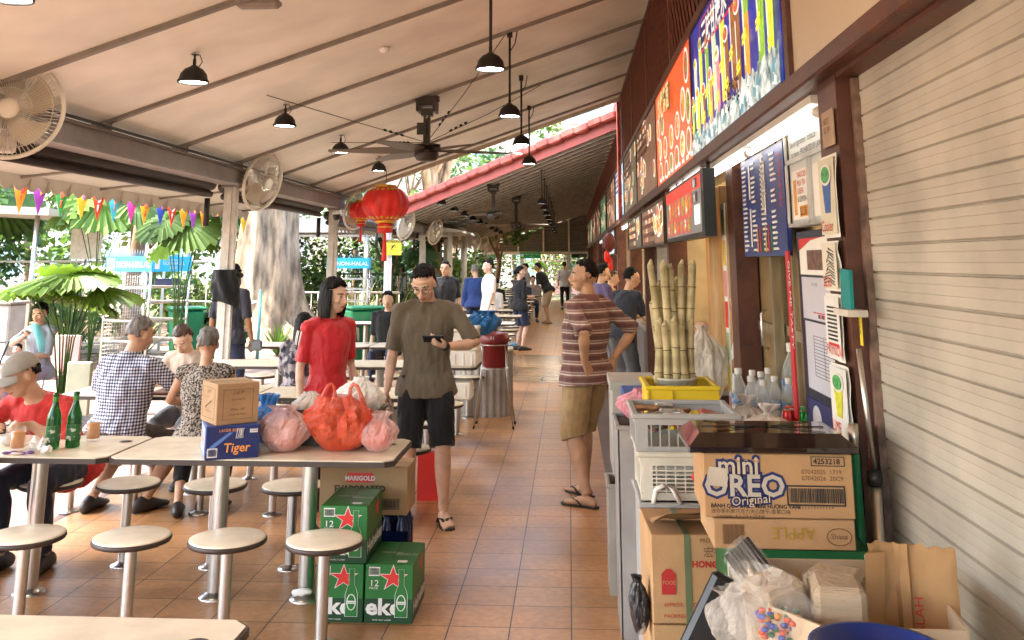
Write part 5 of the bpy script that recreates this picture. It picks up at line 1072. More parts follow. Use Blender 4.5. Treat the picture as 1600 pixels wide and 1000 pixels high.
# posters hung on the near pillar
def poster(y0, y1, z0, z1, lab, c1, c2, txt, kind, tilt=0):
    t = thing('laminated_poster', lab, 'poster', (.868, (y0 + y1) / 2 + .03, z0), group='laminated posters hung on the near pillar'); w = y1 - y0; h = z1 - z0
    b = B(); b.grid(lambda u, v: (-.004 + .008 * mn.noise(V((u * 2, v * 3, z0 * 9))), w / 2 - w * u + tilt * v * h, h * v), 8, 12); b.obj('laminated_sheet', PAPER, t)
    b = B()
    def pt(p0, p1, q0, q1, m, k=0): b.prism([(p0 * w, q0 * h), (p1 * w, q0 * h), (p1 * w, q1 * h), (p0 * w, q1 * h)], (-.012 - .001 * k, w / 2, 0), NY, Z_, .0008, m)
    pt(.05, .95, .04, .96, 0)
    if kind == 'drink': b.prism([(.35 * w, .3 * h), (.65 * w, .3 * h), (.75 * w, .7 * h), (.25 * w, .7 * h)], (-.0135, w / 2, 0), NY, Z_, .0008, 1); b.prism(ov(w * .32, h * .13), (-.015, 0, h * .76), NY, Z_, .0008, 2); b.prism(ov(w * .24, h * .1), (-.0165, 0, h * .76), NY, Z_, .0008, 3)
    if kind == 'doc':
        for k in range(9): pt(.2, .8, .3 + .06 * k, .33 + .06 * k, 4, 1)
        pt(.2, .85, .22, .26, 5, 1)
    if kind == 'swirl':
        for k in range(12): b.tube([(-.0145, w * (.35 - .05 * k * .7 + .05 * sin(k)), h * (.15 + .06 * k)), (-.0145, w * (.1 * sin(k * 2)), h * (.2 + .06 * k)), (-.0145, -w * .3, h * (.12 + .06 * k))], .0015, 4, m=4)
    b.text(txt, w * .24, (-.0155, w * .42, h * .08), NY, Z_, m=5); b.obj('print', [mat('poster_' + c1[0], c1[1], .4, var=.1), mat('poster_' + c2[0], c2[1], .4, var=.3, scale=40), WHITE, mat('leaf_print', (.05, .3, .08), .5, var=.5, scale=60), INK, RED], t)
poster(3.1, 3.31, 1.83, 2.1, 'laminated poster of a blue drink with green leaves on the pillar', ('cream', (.6, .58, .45)), ('blue', (.03, .1, .35)), 'Cooler', 'drink')
poster(3.14, 3.33, 1.66, 1.82, 'laminated sheet with swirling drawing under the blue drink poster', ('pale', (.65, .62, .52)), ('grey', (.3, .3, .28)), '$2.80', 'swirl')
poster(3.15, 3.34, 1.44, 1.65, 'curled white payment sheet on the pillar', ('white', (.7, .7, .68)), ('grey', (.3, .3, .28)), 'PAYNOW', 'doc', .03)
poster(3.12, 3.33, 1.2, 1.43, 'laminated poster of a tall lime yellow drink', ('white', (.7, .7, .68)), ('lime', (.55, .55, .04)), 'LIME', 'drink'); poster(3.08, 3.3, .98, 1.19, 'lowest laminated drink poster on the pillar, partly behind the tray', ('green', (.2, .35, .1)), ('amber', (.7, .5, .05)), 'LEMON', 'drink')
t = thing('small_price_card', 'small brown card with faint print high on the pillar', 'card', (.872, 3.23, 2.13)); B().box((0, 0, .06), (.004, .14, .12)).obj('card', mat('tan_card', (.35, .25, .17), .6), t); B().text('NETS\n50  59', .03, (-.004, .05, .075), NY, Z_).obj('print', BRINK, t)
t = thing('teal_folder', 'teal plastic folder tucked on the pillar ledge by the shutter', 'folder', (.895, 3.115, 1.62)); B().box((-.03, 0, .05), (.01, .1, .12), rx=.05).obj('folder', mat('teal_plastic', (.0, .22, .22), .4), t); B().bb(-.06, .0, -.1, .06, -.03, -.01).obj('ledge', GREYP, t)
t = thing('guide_sticker', 'small red and black sticker stuck on the shutter guide', 'sticker', (.9, 3.118, 1.12)); B().box((0, 0, .07), (.002, .03, .16)).obj('label', RED, t); B().text('FENDER', .024, (-.003, .006, .14), (0, 0, -1), NY).obj('print', WINK, t)
t = thing('guide_sticker', 'small yellow and black sticker higher on the shutter guide', 'sticker', (.9, 3.118, 1.5)); B().box((0, 0, .05), (.002, .025, .1)).obj('label', YEL, t); B().text('REPAIR', .02, (-.003, .006, .095), (0, 0, -1), NY).obj('print', INK, t)
# folding metal doors of the near stall
GOLDM = mat('golden_anodised_metal', (.36, .3, .2), .35, .5, .2, 8, stretch=(4, 4, .5))
t = thing('sliding_stall_door', 'golden grey metal sliding doors with handles of the near stall', 'door', (1.08, 0, 0))
for k, (y0, y1, x) in enumerate(((5.2, 5.8, .0), (4.75, 5.3, .06), (4.35, 4.85, .02))):
    d = B().bb(x, x + .015, y0 + .04, y1 - .04, .92, 2.3).obj('door_leaf', mat('ribbed_door_sheet', (.33, .23, .11), .35, .4, .2), t); b = B()
    for (a, c) in ((y0, y0 + .05), (y1 - .05, y1)): b.bb(x - .02, x + .03, a, c, .9, 2.34)
    b.bb(x - .02, x + .03, y0 + .05, y1 - .05, 1.38, 1.43); b.bb(x - .02, x + .03, y0 + .05, y1 - .05, .9, .95); b.obj('door_frame', GOLDM, d)
    b = B(); b.tube([(x - .03, y0 + .12, 1.3), (x - .06, y0 + .12, 1.32), (x - .06, y0 + .12, 1.48), (x - .03, y0 + .12, 1.5)], .008, 8); b.obj('handle', STEEL, d)
t = thing('folding_stall_door', 'stack of folded timber-coloured door leaves glowing in the second stall', 'door', (1.15, 0, 0))
for k in range(7): B().box((.05 * (k % 2), 6.2 + .3 * k, 1.55), (.03, .26, 1.5), rz=.6 if k % 2 else -.3).obj('door_leaf', mat('warm_timber_leaf', (.42, .24, .09), .45, var=.25, stretch=(6, 6, .4)), t)
t = thing('notice_strip', 'vertical notice strip with pink and yellow ads on the brown post', 'notice', (.935, 5.93, .8)); B().bb(0, .006, -.06, .06, 0, 1.3).obj('strip', PAPER, t); b = B()
for k in range(7): rpanel(b, -.05, .05, .03 + .18 * k, .18 + .18 * k, -.001, k % 4)
b.text('NO SMOKING', .05, (-.004, .02, 1.27), (0, 0, -1), NY, m=3); b.obj('print', [mat('ad_pink', (.6, .2, .22), .5), mat('ad_yellow', (.6, .5, .05), .5), mat('ad_green', (.3, .4, .2), .5), RED], t)
# counter
CNT = mat('steel_counter', (.4, .37, .33), .35, .5, .15)
t = thing('stall_counter', 'metal counter of the near stall carrying drinks', 'counter', (1.15, 0, 0)); B().bb(-.25, .3, 3.5, 5.6, .95, .995, bev=.006).obj('counter_top', CNT, t); B().bb(-.2, .28, 3.55, 5.55, .0, .95).obj('counter_body', mat('counter_front', (.12, .1, .09), .5), t)
t = thing('stall_counter', 'metal counter of the second stall behind the sugarcane', 'counter', (1.15, 0, 0)); B().bb(-.3, .3, 6.7, 8.5, .88, .92, bev=.006).obj('counter_top', CNT, t); B().bb(-.25, .28, 6.75, 8.45, .0, .88).obj('counter_body', mat('counter_front', (.12, .1, .09), .5), t)
t = thing('stall_counter', 'metal counter of the stall where people queue', 'counter', (1.1, 0, 0)); B().bb(-.22, .3, 11.5, 16, .95, 1.0, bev=.006).obj('counter_top', CNT, t); B().bb(-.18, .28, 11.55, 15.9, .0, .95).obj('counter_body', mat('counter_front', (.12, .1, .09), .5), t)
t = thing('stall_counter', 'long counter of the far stalls', 'counter', (1.1, 0, 0)); B().bb(-.2, .3, 17.8, 42, .9, .95, bev=.006).obj('counter_top', CNT, t); B().bb(-.15, .28, 17.85, 41.9, .0, .9).obj('counter_body', mat('counter_front', (.12, .1, .09), .5), t)
# bottles and cans
PET = mat('clear_pet', (.8, .86, .86), .06, var=0, alpha=.3)
def pet(x, y, z, s, lab, first=[None], h=1.):
    if first[0]: c = dup(first[0], (x, y, z), label=lab); c.scale = (s, s, s * h); return c
    t = thing('water_bottle', lab, 'bottle', (x, y, z), group='clear water bottles on the counter')
    B().lathe([(0, .003), (.028, 0), (.032, .01), (.032, .05), (.029, .055), (.032, .06), (.032, .11), (.03, .13), (.016, .165), (.0125, .172), (.0125, .185)], n=22).obj('bottle_body', PET, t)
    B().lathe([(.0325, .065), (.0327, .1)], n=22).obj('wrap_label', mat('blue_wrap_label', (.5, .6, .7), .4, col2=(.05, .2, .6), thr=(.5, .55), scale=30), t)
    B().lathe([(.015, .178), (.0155, .2), (.014, .202), (0, .202)], n=16).obj('cap', WHITE, t); t.scale = (s, s, s * h); first[0] = t; return t
pos = [(.83, 5.0, 1.1, 'front row, leftmost'), (.865, 4.86, 1., 'front row, second from the left'), (.9, 4.74, .98, 'front row, third from the left'), (.95, 5.05, 1., 'middle row, behind the third'), (1.0, 5.12, 1.05, 'back row, narrow one'), (.985, 4.9, .98, 'middle row, centre'), (1.035, 4.82, .98, 'front row, centre right'), (1.13, 4.72, 1.0, 'far right'), (.92, 5.12, 1., 'back row, left')]
for x, y, s, l in pos: pet(x, y, .996, s * 1.08, 'small clear water bottle, %s of the group' % l)
pet(1.12, 5.1, .996, 1.75, 'large clear bottle at the back, left of two tall ones'); pet(1.14, 4.95, .996, 1.7, 'large clear bottle at the back, right of two tall ones')
def can(x, y, col, lab, k):
    t = thing('drink_can', lab, 'can', (x, y, .996), group='drink cans on the counter'); B().lathe([(0, .002), (.024, 0), (.03, .01), (.033, .018), (.033, .1), (.028, .115), (.027, .118), (.025, .114), (0, .113)], n=26).obj('can_body', mat('can_' + k, col, .25, .3, .1, emis=0), t); B().lathe([(.0275, .1175), (.0265, .12), (.0255, .1155)], n=24).obj('rim', STEEL, t)
    b = B()
    for q in range(5): b.box((-.0325 * cos(.5), -.02 + .012 * q, .03 + .014 * q), (.004, .006, .02), rx=.5)
    b.obj('white_print', WINK, t)
can(.965, 4.5, (.5, .012, .012), 'red drink can beside the tied food bag', 'red'); can(1.0, 4.62, (.5, .012, .012), 'red drink can half hidden behind the front cans', 'red'); can(1.03, 4.47, (.01, .28, .05), 'green drink can with white dots between red cans', 'green'); can(1.1, 4.45, (.55, .012, .012), 'red drink can at the right end of the row', 'red'); can(1.06, 4.6, (.01, .28, .05), 'green drink can in the back row, left', 'green'); can(1.13, 4.6, (.01, .25, .08), 'green drink can in the back row, right', 'green')
tiedbag('tied_bag', 'pale tied plastic bag of food before the red cans', (.84, 4.42, .996), .17, .15, .15, FILM_WHITE, (mat('food_beige', (.6, .42, .25), .6, var=.3, scale=20), [(0, 0, .05, .06, .05, .045)]), seed=14, knot=.75, top=.4); tiedbag('tied_bag', 'second pale tied bag behind and left of the first on the counter', (.8, 4.62, .996), .13, .14, .16, FILM_WHITE, (mat('food_beige', (.6, .42, .25), .6, var=.3, scale=20), [(0, 0, .05, .05, .05, .045)]), seed=15, knot=.75, top=.4)
# ---------- stack in the near right foreground
def basket(lab, c, w, d, h, m, kind, rz=0, name='plastic_basket', slots=9, cat='basket'):
    t = thing(name, lab, cat, c, rz); b = B(); th = .008; z1 = h
    b.box((0, 0, .005), (w * .92, d * .92, .01))
    def wall(ax, sgn, full):
        L = w if ax == 'x' else d; off = (d if ax == 'x' else w) / 2 * sgn
        def bx(u, z, lu, lz, t_=th, tiltk=.96):
            k = .96 + .04 * z / h
            if ax == 'x': b.box((u * k, off * k, z), (lu, t_, lz))
            else: b.box((off * k, u * k, z), (t_, lu, lz))
        if full: bx(0, h / 2, L, h); return
        bx(0, h * .08, L, h * .16); bx(0, h * .86, L, h * .2); bx(-L * .44, h / 2, L * .1, h); bx(L * .44, h / 2, L * .1, h)
        for k in range(slots): bx(-L * .4 + L * .8 * (k + .5) / slots, h * .45, .005, h * .7, .006)
        if kind == 'mesh':
            for k in range(6): bx(0, h * (.2 + .09 * k), L * .82, .005, .006)
    for sg in (-1, 1): wall('x', sg, kind == 'solid'); wall('y', sg, kind == 'solid')
    r = .014
    for (cx, cy, ww, dd) in ((0, -d / 2, w + 2 * r, r * 1.6), (0, d / 2, w + 2 * r, r * 1.6), (-w / 2, 0, r * 1.6, d), (w / 2, 0, r * 1.6, d)): b.box((cx, cy, h), (ww, dd, .018), bev=.004)
    b.obj('basket_shell', m, t); return t
GRYP = mat('grey_plastic_crate', (.36, .36, .35), .45, var=.08); WHP = mat('offwhite_plastic_crate', (.55, .53, .45), .45, var=.1)
basket('tall solid grey bin at the bottom of the basket stack', (.43, 3.87, 0), .36, .37, .9, GRYP, 'solid', name='grey_bin', cat='bin')
basket('off-white perforated basket in the middle of the stack', (.425, 3.87, .915), .35, .36, .155, WHP, 'mesh', slots=8)
basket('grey slatted basket full of packets on top of the stack', (.42, 3.88, 1.075), .37, .36, .125, GRYP, 'slat')
random.seed(12); b = B()
for k in range(26): b.box((random.uniform(-.13, .13), random.uniform(-.14, .14), .05 + random.uniform(0, .06)), (.09, .07, .02), rz=random.random() * 3, rx=random.uniform(-.6, .6), m=k % 3, bev=.006)
tag(b.obj('snack_packets', [mat('foil_brown', (.3, .17, .09), .25, .3, .4, 30), mat('foil_silver', (.5, .47, .42), .2, .5, .3, 30), mat('foil_red', (.4, .08, .05), .3, .3, .3)], loc=(.42, 3.88, 1.085), noise=(.01, 25)), 'pile of shiny snack packets filling the grey slatted basket', 'packets')
tiedbag('red_rag_bag', 'red and purple plastic packets stuffed in the middle basket', (.5, 3.68, .93), .12, .07, .11, mat('red_shiny_film', (.6, .02, .03), .25, var=.4, bump=.5), seed=20, knot=.9, kr=.5, top=.5)
b = B(); b.tube([(-.05, 0, 0), (-.04, 0, .045), (-.015, 0, .06), (.02, 0, .05), (.045, 0, 0)], .009, 8); tag(b.obj('white_bag_handle', WHITE, loc=(.34, 3.67, .91)), 'white looped bag handle at the front rim of the grey bin', 'bag handle')
# yellow crate, cane bucket
YP = mat('yellow_plastic_crate', (.68, .5, .015), .4, var=.06)
basket('tall yellow plastic crate behind the grey basket under the sugarcane', (.5, 4.68, .955), .31, .36, .245, YP, 'solid', name='yellow_crate', cat='crate'); b = B()
for x in (-.155, -.05, .155): b.box((x, -.186, .12), (.008, .012, .22))
b.box((0, -.186, .17), (.31, .01, .008)); b.obj('moulded_ribs', YP, bpy.data.objects['yellow_crate'])
basket('grey bin standing under the yellow crate', (.5, 4.75, 0), .36, .5, .92, GRYP, 'solid', name='grey_bin', cat='bin')
t = thing('cane_tub', 'round white tub holding the sugarcane sticks in the yellow crate', 'tub', (.49, 4.72, 1.115)); B().lathe([(0, 0), (.088, 0), (.1, .1), (.104, .1), (.104, .11), (.096, .11), (.09, .02), (0, .02)], n=32).obj('tub', WHP, t); b = B(); b.prism([(-.04, 0), (.04, 0), (.04, .05), (-.04, .05)], (0, -.1005, .03), X_, Z_, .001); b.obj('worn_label', PAPER, t)
CANE = mat('peeled_sugarcane', (.45, .36, .17), .5, var=.35, scale=9, col2=(.6, .52, .3)); NODE = mat('cane_node', (.2, .15, .06), .6, var=.3)
random.seed(21)
cs = [(-.06, -.03, -.1, .02, .6), (-.03, -.05, -.035, -.02, .6), (.0, -.04, -.0, .0, .58), (.035, -.05, .05, .0, .6), (.065, -.02, .095, .0, .6), (-.075, -.05, -.075, -.02, .33), (-.045, -.07, -.05, -.05, .32), (-.01, -.075, -.0, -.06, .34), (.03, -.07, .035, -.05, .32), (.07, -.05, .085, -.03, .33), (-.02, .01, -.06, .05, .5), (.03, .03, .05, .06, .55), (0, .05, .02, .08, .52), (.055, .03, .075, .05, .45), (-.055, .02, -.08, .04, .42)]
for k, (x, y, dx, dy, L) in enumerate(cs):
    t = thing('sugarcane_stick', '%s peeled sugarcane stick in the white tub, %s' % ('tall' if L > .4 else 'short', ['far left leaning out', 'second tall from left', 'third tall from left', 'fourth tall from left', 'rightmost of the tall front ones', 'leftmost of the short ones', 'second short one', 'middle short one with cut top', 'fourth short one', 'rightmost short one', 'back left', 'back centre right', 'back centre', 'back right', 'back outer left'][k]), 'sugarcane', (.49 + x, 4.72 + y, 1.135), group='sugarcane sticks in the tub')
    d = V((dx - x, dy - y, L)); n_ = int(L / .095); b = B(); pts = []; rr = []; nb_ = B(); r0 = .0165 + .002 * (k % 3)
    for i in range(n_ + 1):
        f = i / n_; c = d * f + V((.008 * sin(f * 3 + k), .006 * cos(f * 4 + k), 0))
        pts += [c - d.normalized() * .006, c, c + d.normalized() * .006] if 0 < i < n_ else [c]; rr += [r0, r0 + .0035, r0] if 0 < i < n_ else [r0]
        if 0 < i < n_: nb_.cyl(c - d.normalized() * .0025, c + d.normalized() * .0025, r0 + .0042, n=12)
    pts[-1] = pts[-1]; b.loft(pts, rr, n=12); tip = pts[-1]; b.loft([tip, tip + d.normalized() * .03 + V((.006, 0, 0))], [r0, .004], n=12); b.obj('cane_stalk', CANE, t); nb_.obj('node_rings', NODE, t)
# boxes left of yellow crate
t = carton('white_box', 'white plastic ice box behind the pink bag at the aisle side', (.37, 6.1, .55), (.26, .5, .5), 0, m=mat('white_icebox', (.4, .38, .34), .5), tape=False, cat='ice box'); B().bb(-.14, .14, -.26, .26, .47, .515).obj('lid', MC['white_icebox'], t)
t = carton('dark_crate', 'dark crate under the white ice box', (.38, 6.1, 0), (.28, .5, .545), 0, m=mat('dark_crate_plastic', (.08, .075, .07), .5), tape=False, cat='crate')
t = carton('blue_box', 'flat blue plastic box on top behind the pink bag', (.36, 5.35, .99), (.17, .3, .1), 0, m=mat('blue_box_plastic', (.01, .08, .35), .4), tape=False, cat='box')
tiedbag('tied_bag', 'pink plastic bag of round cups beside the yellow crate', (.34, 5.05, .98), .19, .2, .15, film('pink_plastic_film', (.75, .32, .4), .8), (mat('pink_cup', (.7, .4, .42), .5), [(0, 0, .07, .07, .07, .05), (-.03, -.05, .06, .035, .02, .035)]), seed=17, knot=.9, kr=.3)
basket('grey bin below the pink bag', (.36, 5.2, 0.0), .26, .4, .95, mat('dull_grey_crate', (.3, .28, .26), .5), 'solid', name='grey_bin', cat='bin')
basket('tall beige grey waste bin behind the basket stack', (.32, 5.75, 0.0), .24, .3, .55, mat('dull_beige_bin', (.33, .3, .25), .5), 'solid', name='waste_bin', cat='bin')
# plastic bag held over counter: see people
# HONG DE cartons
HD = mat('tan_carton', (.42, .25, .12), .8, var=.1, bump=.1, bscale=120)
def hd(z, lab, big):
    t = carton('noodle_carton', lab, (.4, 3.5, z), (.31, .34, .26), R(2), m=HD, tape=False)
    b = B(); b.bb(-.05, -.03, -.173, -.171, .0, .26); b.bb(-.05, -.03, -.17, .17, .2605, .262); b.obj('green_strap', mat('green_strap', (.12, .15, .08), .4), t)
    b = B(); b.text('HONG DE', .027, (-.027, -.1725, .165), m=0, off=.001); b.text('宏德', .034, (.01, -.1725, .197), m=1); b.prism([(0, 0), (.045, 0), (.045, .06), (.03, .075), (.015, .075), (0, .06)], (-.125, -.1722, .085), X_, Z_, .001, 0); b.text('FOOD', .016, (-.122, -.1745, .115), m=2); b.text('APPROX. GROSS', .016, (-.12, -.1725, .05), m=0); b.text('PACKING DATE', .016, (-.12, -.1725, .018), m=0); b.text('PREMIUM MUSHROOM', .018, (.0, -.1725, .238), m=1); b.obj('printed_lettering', [mat('red_carton_ink', (.4, .02, .02), .6, var=0), BRINK, HD], t); return t
t = hd(.635, 'upper tan HONG DE carton with torn open flap beside the mini cookie carton', 1)
b = B(); b.grid(lambda u, v: (-.15 + .32 * u, -.19 + .2 * v, .265 + .03 * sin(u * 4) * (1 - v) + .035 * (1 - v) + .01 * mn.noise(V((u * 4, v * 4, 0)))), 14, 8); b.grid(lambda u, v: (-.15 + .32 * u, -.19 + .2 * v, .269 + .03 * sin(u * 4) * (1 - v) + .035 * (1 - v) + .01 * mn.noise(V((u * 4, v * 4, 0)))), 14, 8); b.obj('torn_flap', HD, t)
hd(.37, 'middle tan carton below the HONG DE carton', 0); hd(.105, 'lowest tan carton of the same stack', 0)
t = thing('black_tray', 'black plastic tray tucked upright against the tan cartons', 'tray', (.42, 2.85, .69)); B().box((0, 0, .1), (.2, .04, .22), ry=.5, bev=.012).obj('tray_shell', BLACK, t)
t = thing('black_crumpled_bag', 'black and white crumpled bag hanging beside the tan cartons', 'bag', (.215, 3.4, .58)); b = B(); bagblob(b, (0, 0, 0), .06, .1, .17, .9, seed=31, kr=.4, top=.5); b.obj('film', mat('black_bag_film', (.03, .028, .03), .3, col2=(.5, .48, .45), thr=(.55, .6), scale=9), t)
# green-white display box below
t = thing('green_display_box', 'dark green panelled box with white edges under the cookie carton', 'box', (.63, 3.1, 0)); B().bb(-.18, .2, -.19, .19, 0, .967).obj('green_panel', mat('dark_green_panel', (.006, .09, .03), .4), t); b = B(); b.bb(-.2, -.165, -.197, -.188, 0, .96); b.bb(.175, .21, -.197, -.188, 0, .96); b.obj('white_edge', WHITE, t); b = B(); b.text('SPECIAL', .05, (-.202, -.15, .9), (0, 0, -1), (0, -1, 0)); b.obj('yellow_lettering', YEL, t)
t = carton('apple_carton', 'flat upside-down carton printed APPLE under the cookie carton', (.59, 3.05, .969), (.39, .28, .078), 0); b = B(); b.text('APPLE', .05, (.1, -.1425, .062), (-1, 0, 0), (0, 0, -1), m=0) if False else b.text('APPLE', .045, (.085, -.1425, .058), (-1, 0, 0), (0, 0, -1), m=0); barcode(b, (-.17, -.141, .012), X_, .06, .052, m=1, seed=4); b.loft([(.15 + .034 * cos(a), -.142, .035 + .022 * sin(a)) for a in [2 * pi * k / 20 for k in range(21)]], [.001] * 21, n=4, m=1); b.text('Shana', .02, (.127, -.1425, .03), m=1); b.obj('printed_lettering', [mat('yellow_brown_ink', (.35, .22, .02), .6, var=0), BRINK], t)
# cookie carton
t = carton('cookie_carton', 'brown mini cookie carton with big blue lettering and barcode at right', (.583, 3.045, 1.05), (.415, .27, .17), R(-1), m=mat('cookie_carton_board', (.40, .235, .11), .75, var=.06, bump=.05, bscale=120)); b = B(); Y = -.1365
b.text('mini', .068, (-.11, Y, .116), m=0, al='CENTER', off=.008); b.text('mini', .068, (-.11, Y - .0012, .116), m=2, al='CENTER', off=.001)
b.text('OREO', .08, (-.094, Y, .058), m=0, al='CENTER', off=.009, sx=1.02); b.text('OREO', .08, (-.094, Y - .0012, .058), m=1, al='CENTER', off=.002, sx=1.02)
b.text('Original', .034, (-.078, Y, .036), (1, 0, .1), Z_, m=0, al='CENTER', off=.005); b.text('Original', .034, (-.078, Y - .0012, .036), (1, 0, .1), Z_, m=2, al='CENTER')
b.text('BÁNH QUY OREO MINI HƯƠNG VANI', .0145, (-.19, Y, .026), m=3, off=.0004); b.text('迷你奥利奥巧克力夹心饼干-香草口味', .0135, (-.19, Y, .012), m=3); b.text('Contains : 6 x (10 x 20.4 g)', .012, (-.175, Y, .001), m=3)
b.text('4253218', .021, (.1, Y, .145), m=3, off=.0005); frame(b, (.093, Y, .139), X_, .093, .026, .0022, m=3); b.text('07042025  1719\n07042026  20C9', .017, (.065, Y, .118), m=4); barcode(b, (.03, Y, .042), X_, .145, .038, m=3, frame=.004, n=36, seed=8); b.text('7 6 2 2 2 1 0 6 0 7 5 1 4', .0105, (.045, Y, .027), m=3)
b.obj('printed_lettering', [NAVY, mat('grey_lettering', (.42, .38, .32), .6, var=0), mat('pale_lettering', (.5, .42, .3), .6, var=0), INK, BRINK], t)
b = B(); b.prism([(0, 0), (.05, -.004), (.056, .02), (.05, .045), (.004, .05), (-.004, .02)], (-.195, Y - .003, .085), X_, Z_, .0012); b.obj('tape_patch', mat('dull_tape', (.45, .4, .33), .5), t)
# tray lid on it
t = thing('smoked_plastic_tray', 'dark glossy translucent tray lid lying on the cookie carton', 'lid', (.57, 3.05, 1.2215)); LID = mat('dark_smoked_plastic', (.02, .012, .01), .06, var=.2, coat=.5)
b = B(); b.box((0, 0, .01), (.475, .3, .02), bev=.004); b.box((0, 0, .034), (.465, .29, .03), tp=(.86, .74)); b.obj('lid_shell', LID, t)
b = B()
for k in (0, 4): b.tube([(-.16 + .08 * k, -.1, .051), (-.02 + .01 * k, 0, .051), (-.16 + .08 * k, .1, .051)], .0012, 4)
b.tube([(-.18, 0, .051), (.18, 0, .051)], .0014, 4); b.obj('string_lines', IRON, t)
# open carton lower right with goods
t = thing('open_carton', 'open cut-down carton at the bottom right holding packaging goods', 'carton', (.62, 2.35, 0)); OC = mat('pale_carton', (.5, .4, .28), .8, var=.08)
b = B(); pr = [(-.2, -.13), (-.12, -.24), (.15, -.24), (.2, .2), (-.2, .2)]
for i in range(5):
    p, q = V((*pr[i], 0)), V((*pr[(i + 1) % 5], 0)); dr_ = q - p; nn = V((dr_.y, -dr_.x, 0)).normalized() * .006; b.add([p, q, q + nn, p + nn, p + V((0, 0, 1.045)), q + V((0, 0, 1.045)), q + nn + V((0, 0, 1.045)), p + nn + V((0, 0, 1.045))], [[0, 1, 5, 4], [1, 2, 6, 5], [2, 3, 7, 6], [3, 0, 4, 7], [4, 5, 6, 7]])
b.prism(pr, (0, 0, .9), X_, (0, 1, 0), .005); b.obj('carton_walls', OC, t)
NAP = mat('brown_napkin_stack', (.45, .34, .22), .85, var=.15, scale=3, bump=.5, bscale=40, stretch=(1, 1, 12))
def napkins(x, y, z, rz, lab, s=1, ry=0):
    t = thing('napkin_pack', lab, 'napkin pack', (x, y, z), rz); t.rotation_euler.y = ry; B().box((0, 0, .09 * s), (.105 * s, .12 * s, .18 * s), bev=.012).obj('napkins', NAP, t); B().box((0, 0, .09 * s), (.111 * s, .127 * s, .187 * s), bev=.014).obj('clear_wrap', FILM_CLEAR, t, noise=(.004, 40)); return t
napkins(.56, 2.25, .91, R(-8), 'pack of brown napkins in clear wrap, front one in the carton'); napkins(.475, 2.33, .895, R(20), 'pack of brown napkins leaning left in the carton', ry=-.25); t = napkins(.6, 2.42, .88, R(60), 'pack of brown napkins lying behind the others, printed on its end'); B().text('oz. (325ml)', .022, (-.052, -.066, .16)).obj('print', INK, t)
tiedbag('clear_bag', 'large clear plastic bag hanging over the left rim of the open carton', (.41, 2.32, .93), .15, .15, .16, film('milky_film', (.72, .7, .66), .3, .15), seed=41, knot=.8, kr=.5, top=.6); tiedbag('clear_bag', 'milky glove-like plastic bag drooping outside the open carton', (.335, 2.28, .95), .09, .08, .11, film('milky_film', (.72, .7, .66), .42, .15), seed=42, knot=.85, kr=.4, top=.6)
t = thing('bead_bag', 'clear bag of red, blue and green bottle caps in the open carton', 'bag', (.43, 2.2, .99)); b = B(); random.seed(6)
for k in range(70): b.ell((random.uniform(-.045, .045), random.uniform(-.03, .03), random.uniform(0, .05)), (.009, .009, .006), 6, m=k % 4)
b.obj('coloured_caps', [mat('cap_red', (.6, .06, .03), .4), mat('cap_blue', (.03, .06, .35), .4), mat('cap_green', (.02, .2, .1), .4), mat('cap_orange', (.65, .25, .03), .4)], t); b = B(); bagblob(b, (0, 0, -.01), .12, .1, .13, .85, seed=44, kr=.3, top=.4); b.obj('clear_film', FILM_CLEAR, t)
t = thing('straw_pack', 'wrapped bundle of black straws leaning in the open carton', 'straws', (.505, 2.45, .94)); t.rotation_euler = (R(-25), R(-38), 0); b = B()
for k in range(30): b.cyl((-.032 + .0105 * (k % 7), -.02 + .011 * (k // 7), 0), (-.032 + .0105 * (k % 7), -.02 + .011 * (k // 7), .19), .0055, n=6)
b.obj('straws', mat('black_straw', (.025, .022, .022), .35), t); B().box((0, 0, .098), (.088, .065, .21), bev=.02).obj('clear_wrap', FILM_CLEAR, t, noise=(.005, 30))
t = thing('torn_cardboard', 'large torn piece of brown cardboard standing in the open carton', 'cardboard', (.73, 2.27, .95), R(-4)); t.scale = (.88, 1, 1); b = B(); CB = mat('creased_cardboard', (.36, .21, .095), .85, var=.15, scale=4, bump=.35, bscale=9)
def cbf(k):
    return lambda u, v: (-.105 + .2 * u + .012 * mn.noise(V((v * 9, 0, 1))) * (1 if u < .1 else 0), k + .018 * sin(u * 5) + .012 * (abs(u - .42) < .06) * -1 + .006 * mn.noise(V((u * 5, v * 5, 3))), -.03 + (.235 + .006 * mn.noise(V((u * 12, 3, 3)))) * v)
b.grid(cbf(0), 30, 20, sm=False); b.grid(cbf(.006), 30, 20, sm=False); b.obj('board', CB, t)
b = B(); b.grid(lambda u, v: (-.135 + .05 * u + .02 * v, -.02 + .02 * u, -.04 + .23 * v), 6, 10, sm=False); b.grid(lambda u, v: (-.135 + .05 * u + .02 * v, -.014 + .02 * u, -.04 + .23 * v), 6, 10, sm=False); b.obj('folded_edge', CB, t)
B().text('HALAH', .03, (.012, -.014, .01), (0, 0, 1), (-1, 0, 0)).obj('red_print', mat('red_carton_ink', (.4, .02, .02), .6, var=0), t)
t = thing('blue_pail', 'dark blue plastic pail rim at the bottom edge in front of the carton', 'pail', (.55, 1.94, .662)); B().lathe([(0, 0), (.09, 0), (.115, .4), (.122, .4), (.122, .41), (.11, .41), (.085, .02)], n=40).obj('pail', mat('blue_pail_plastic', (.006, .025, .16), .3), t)
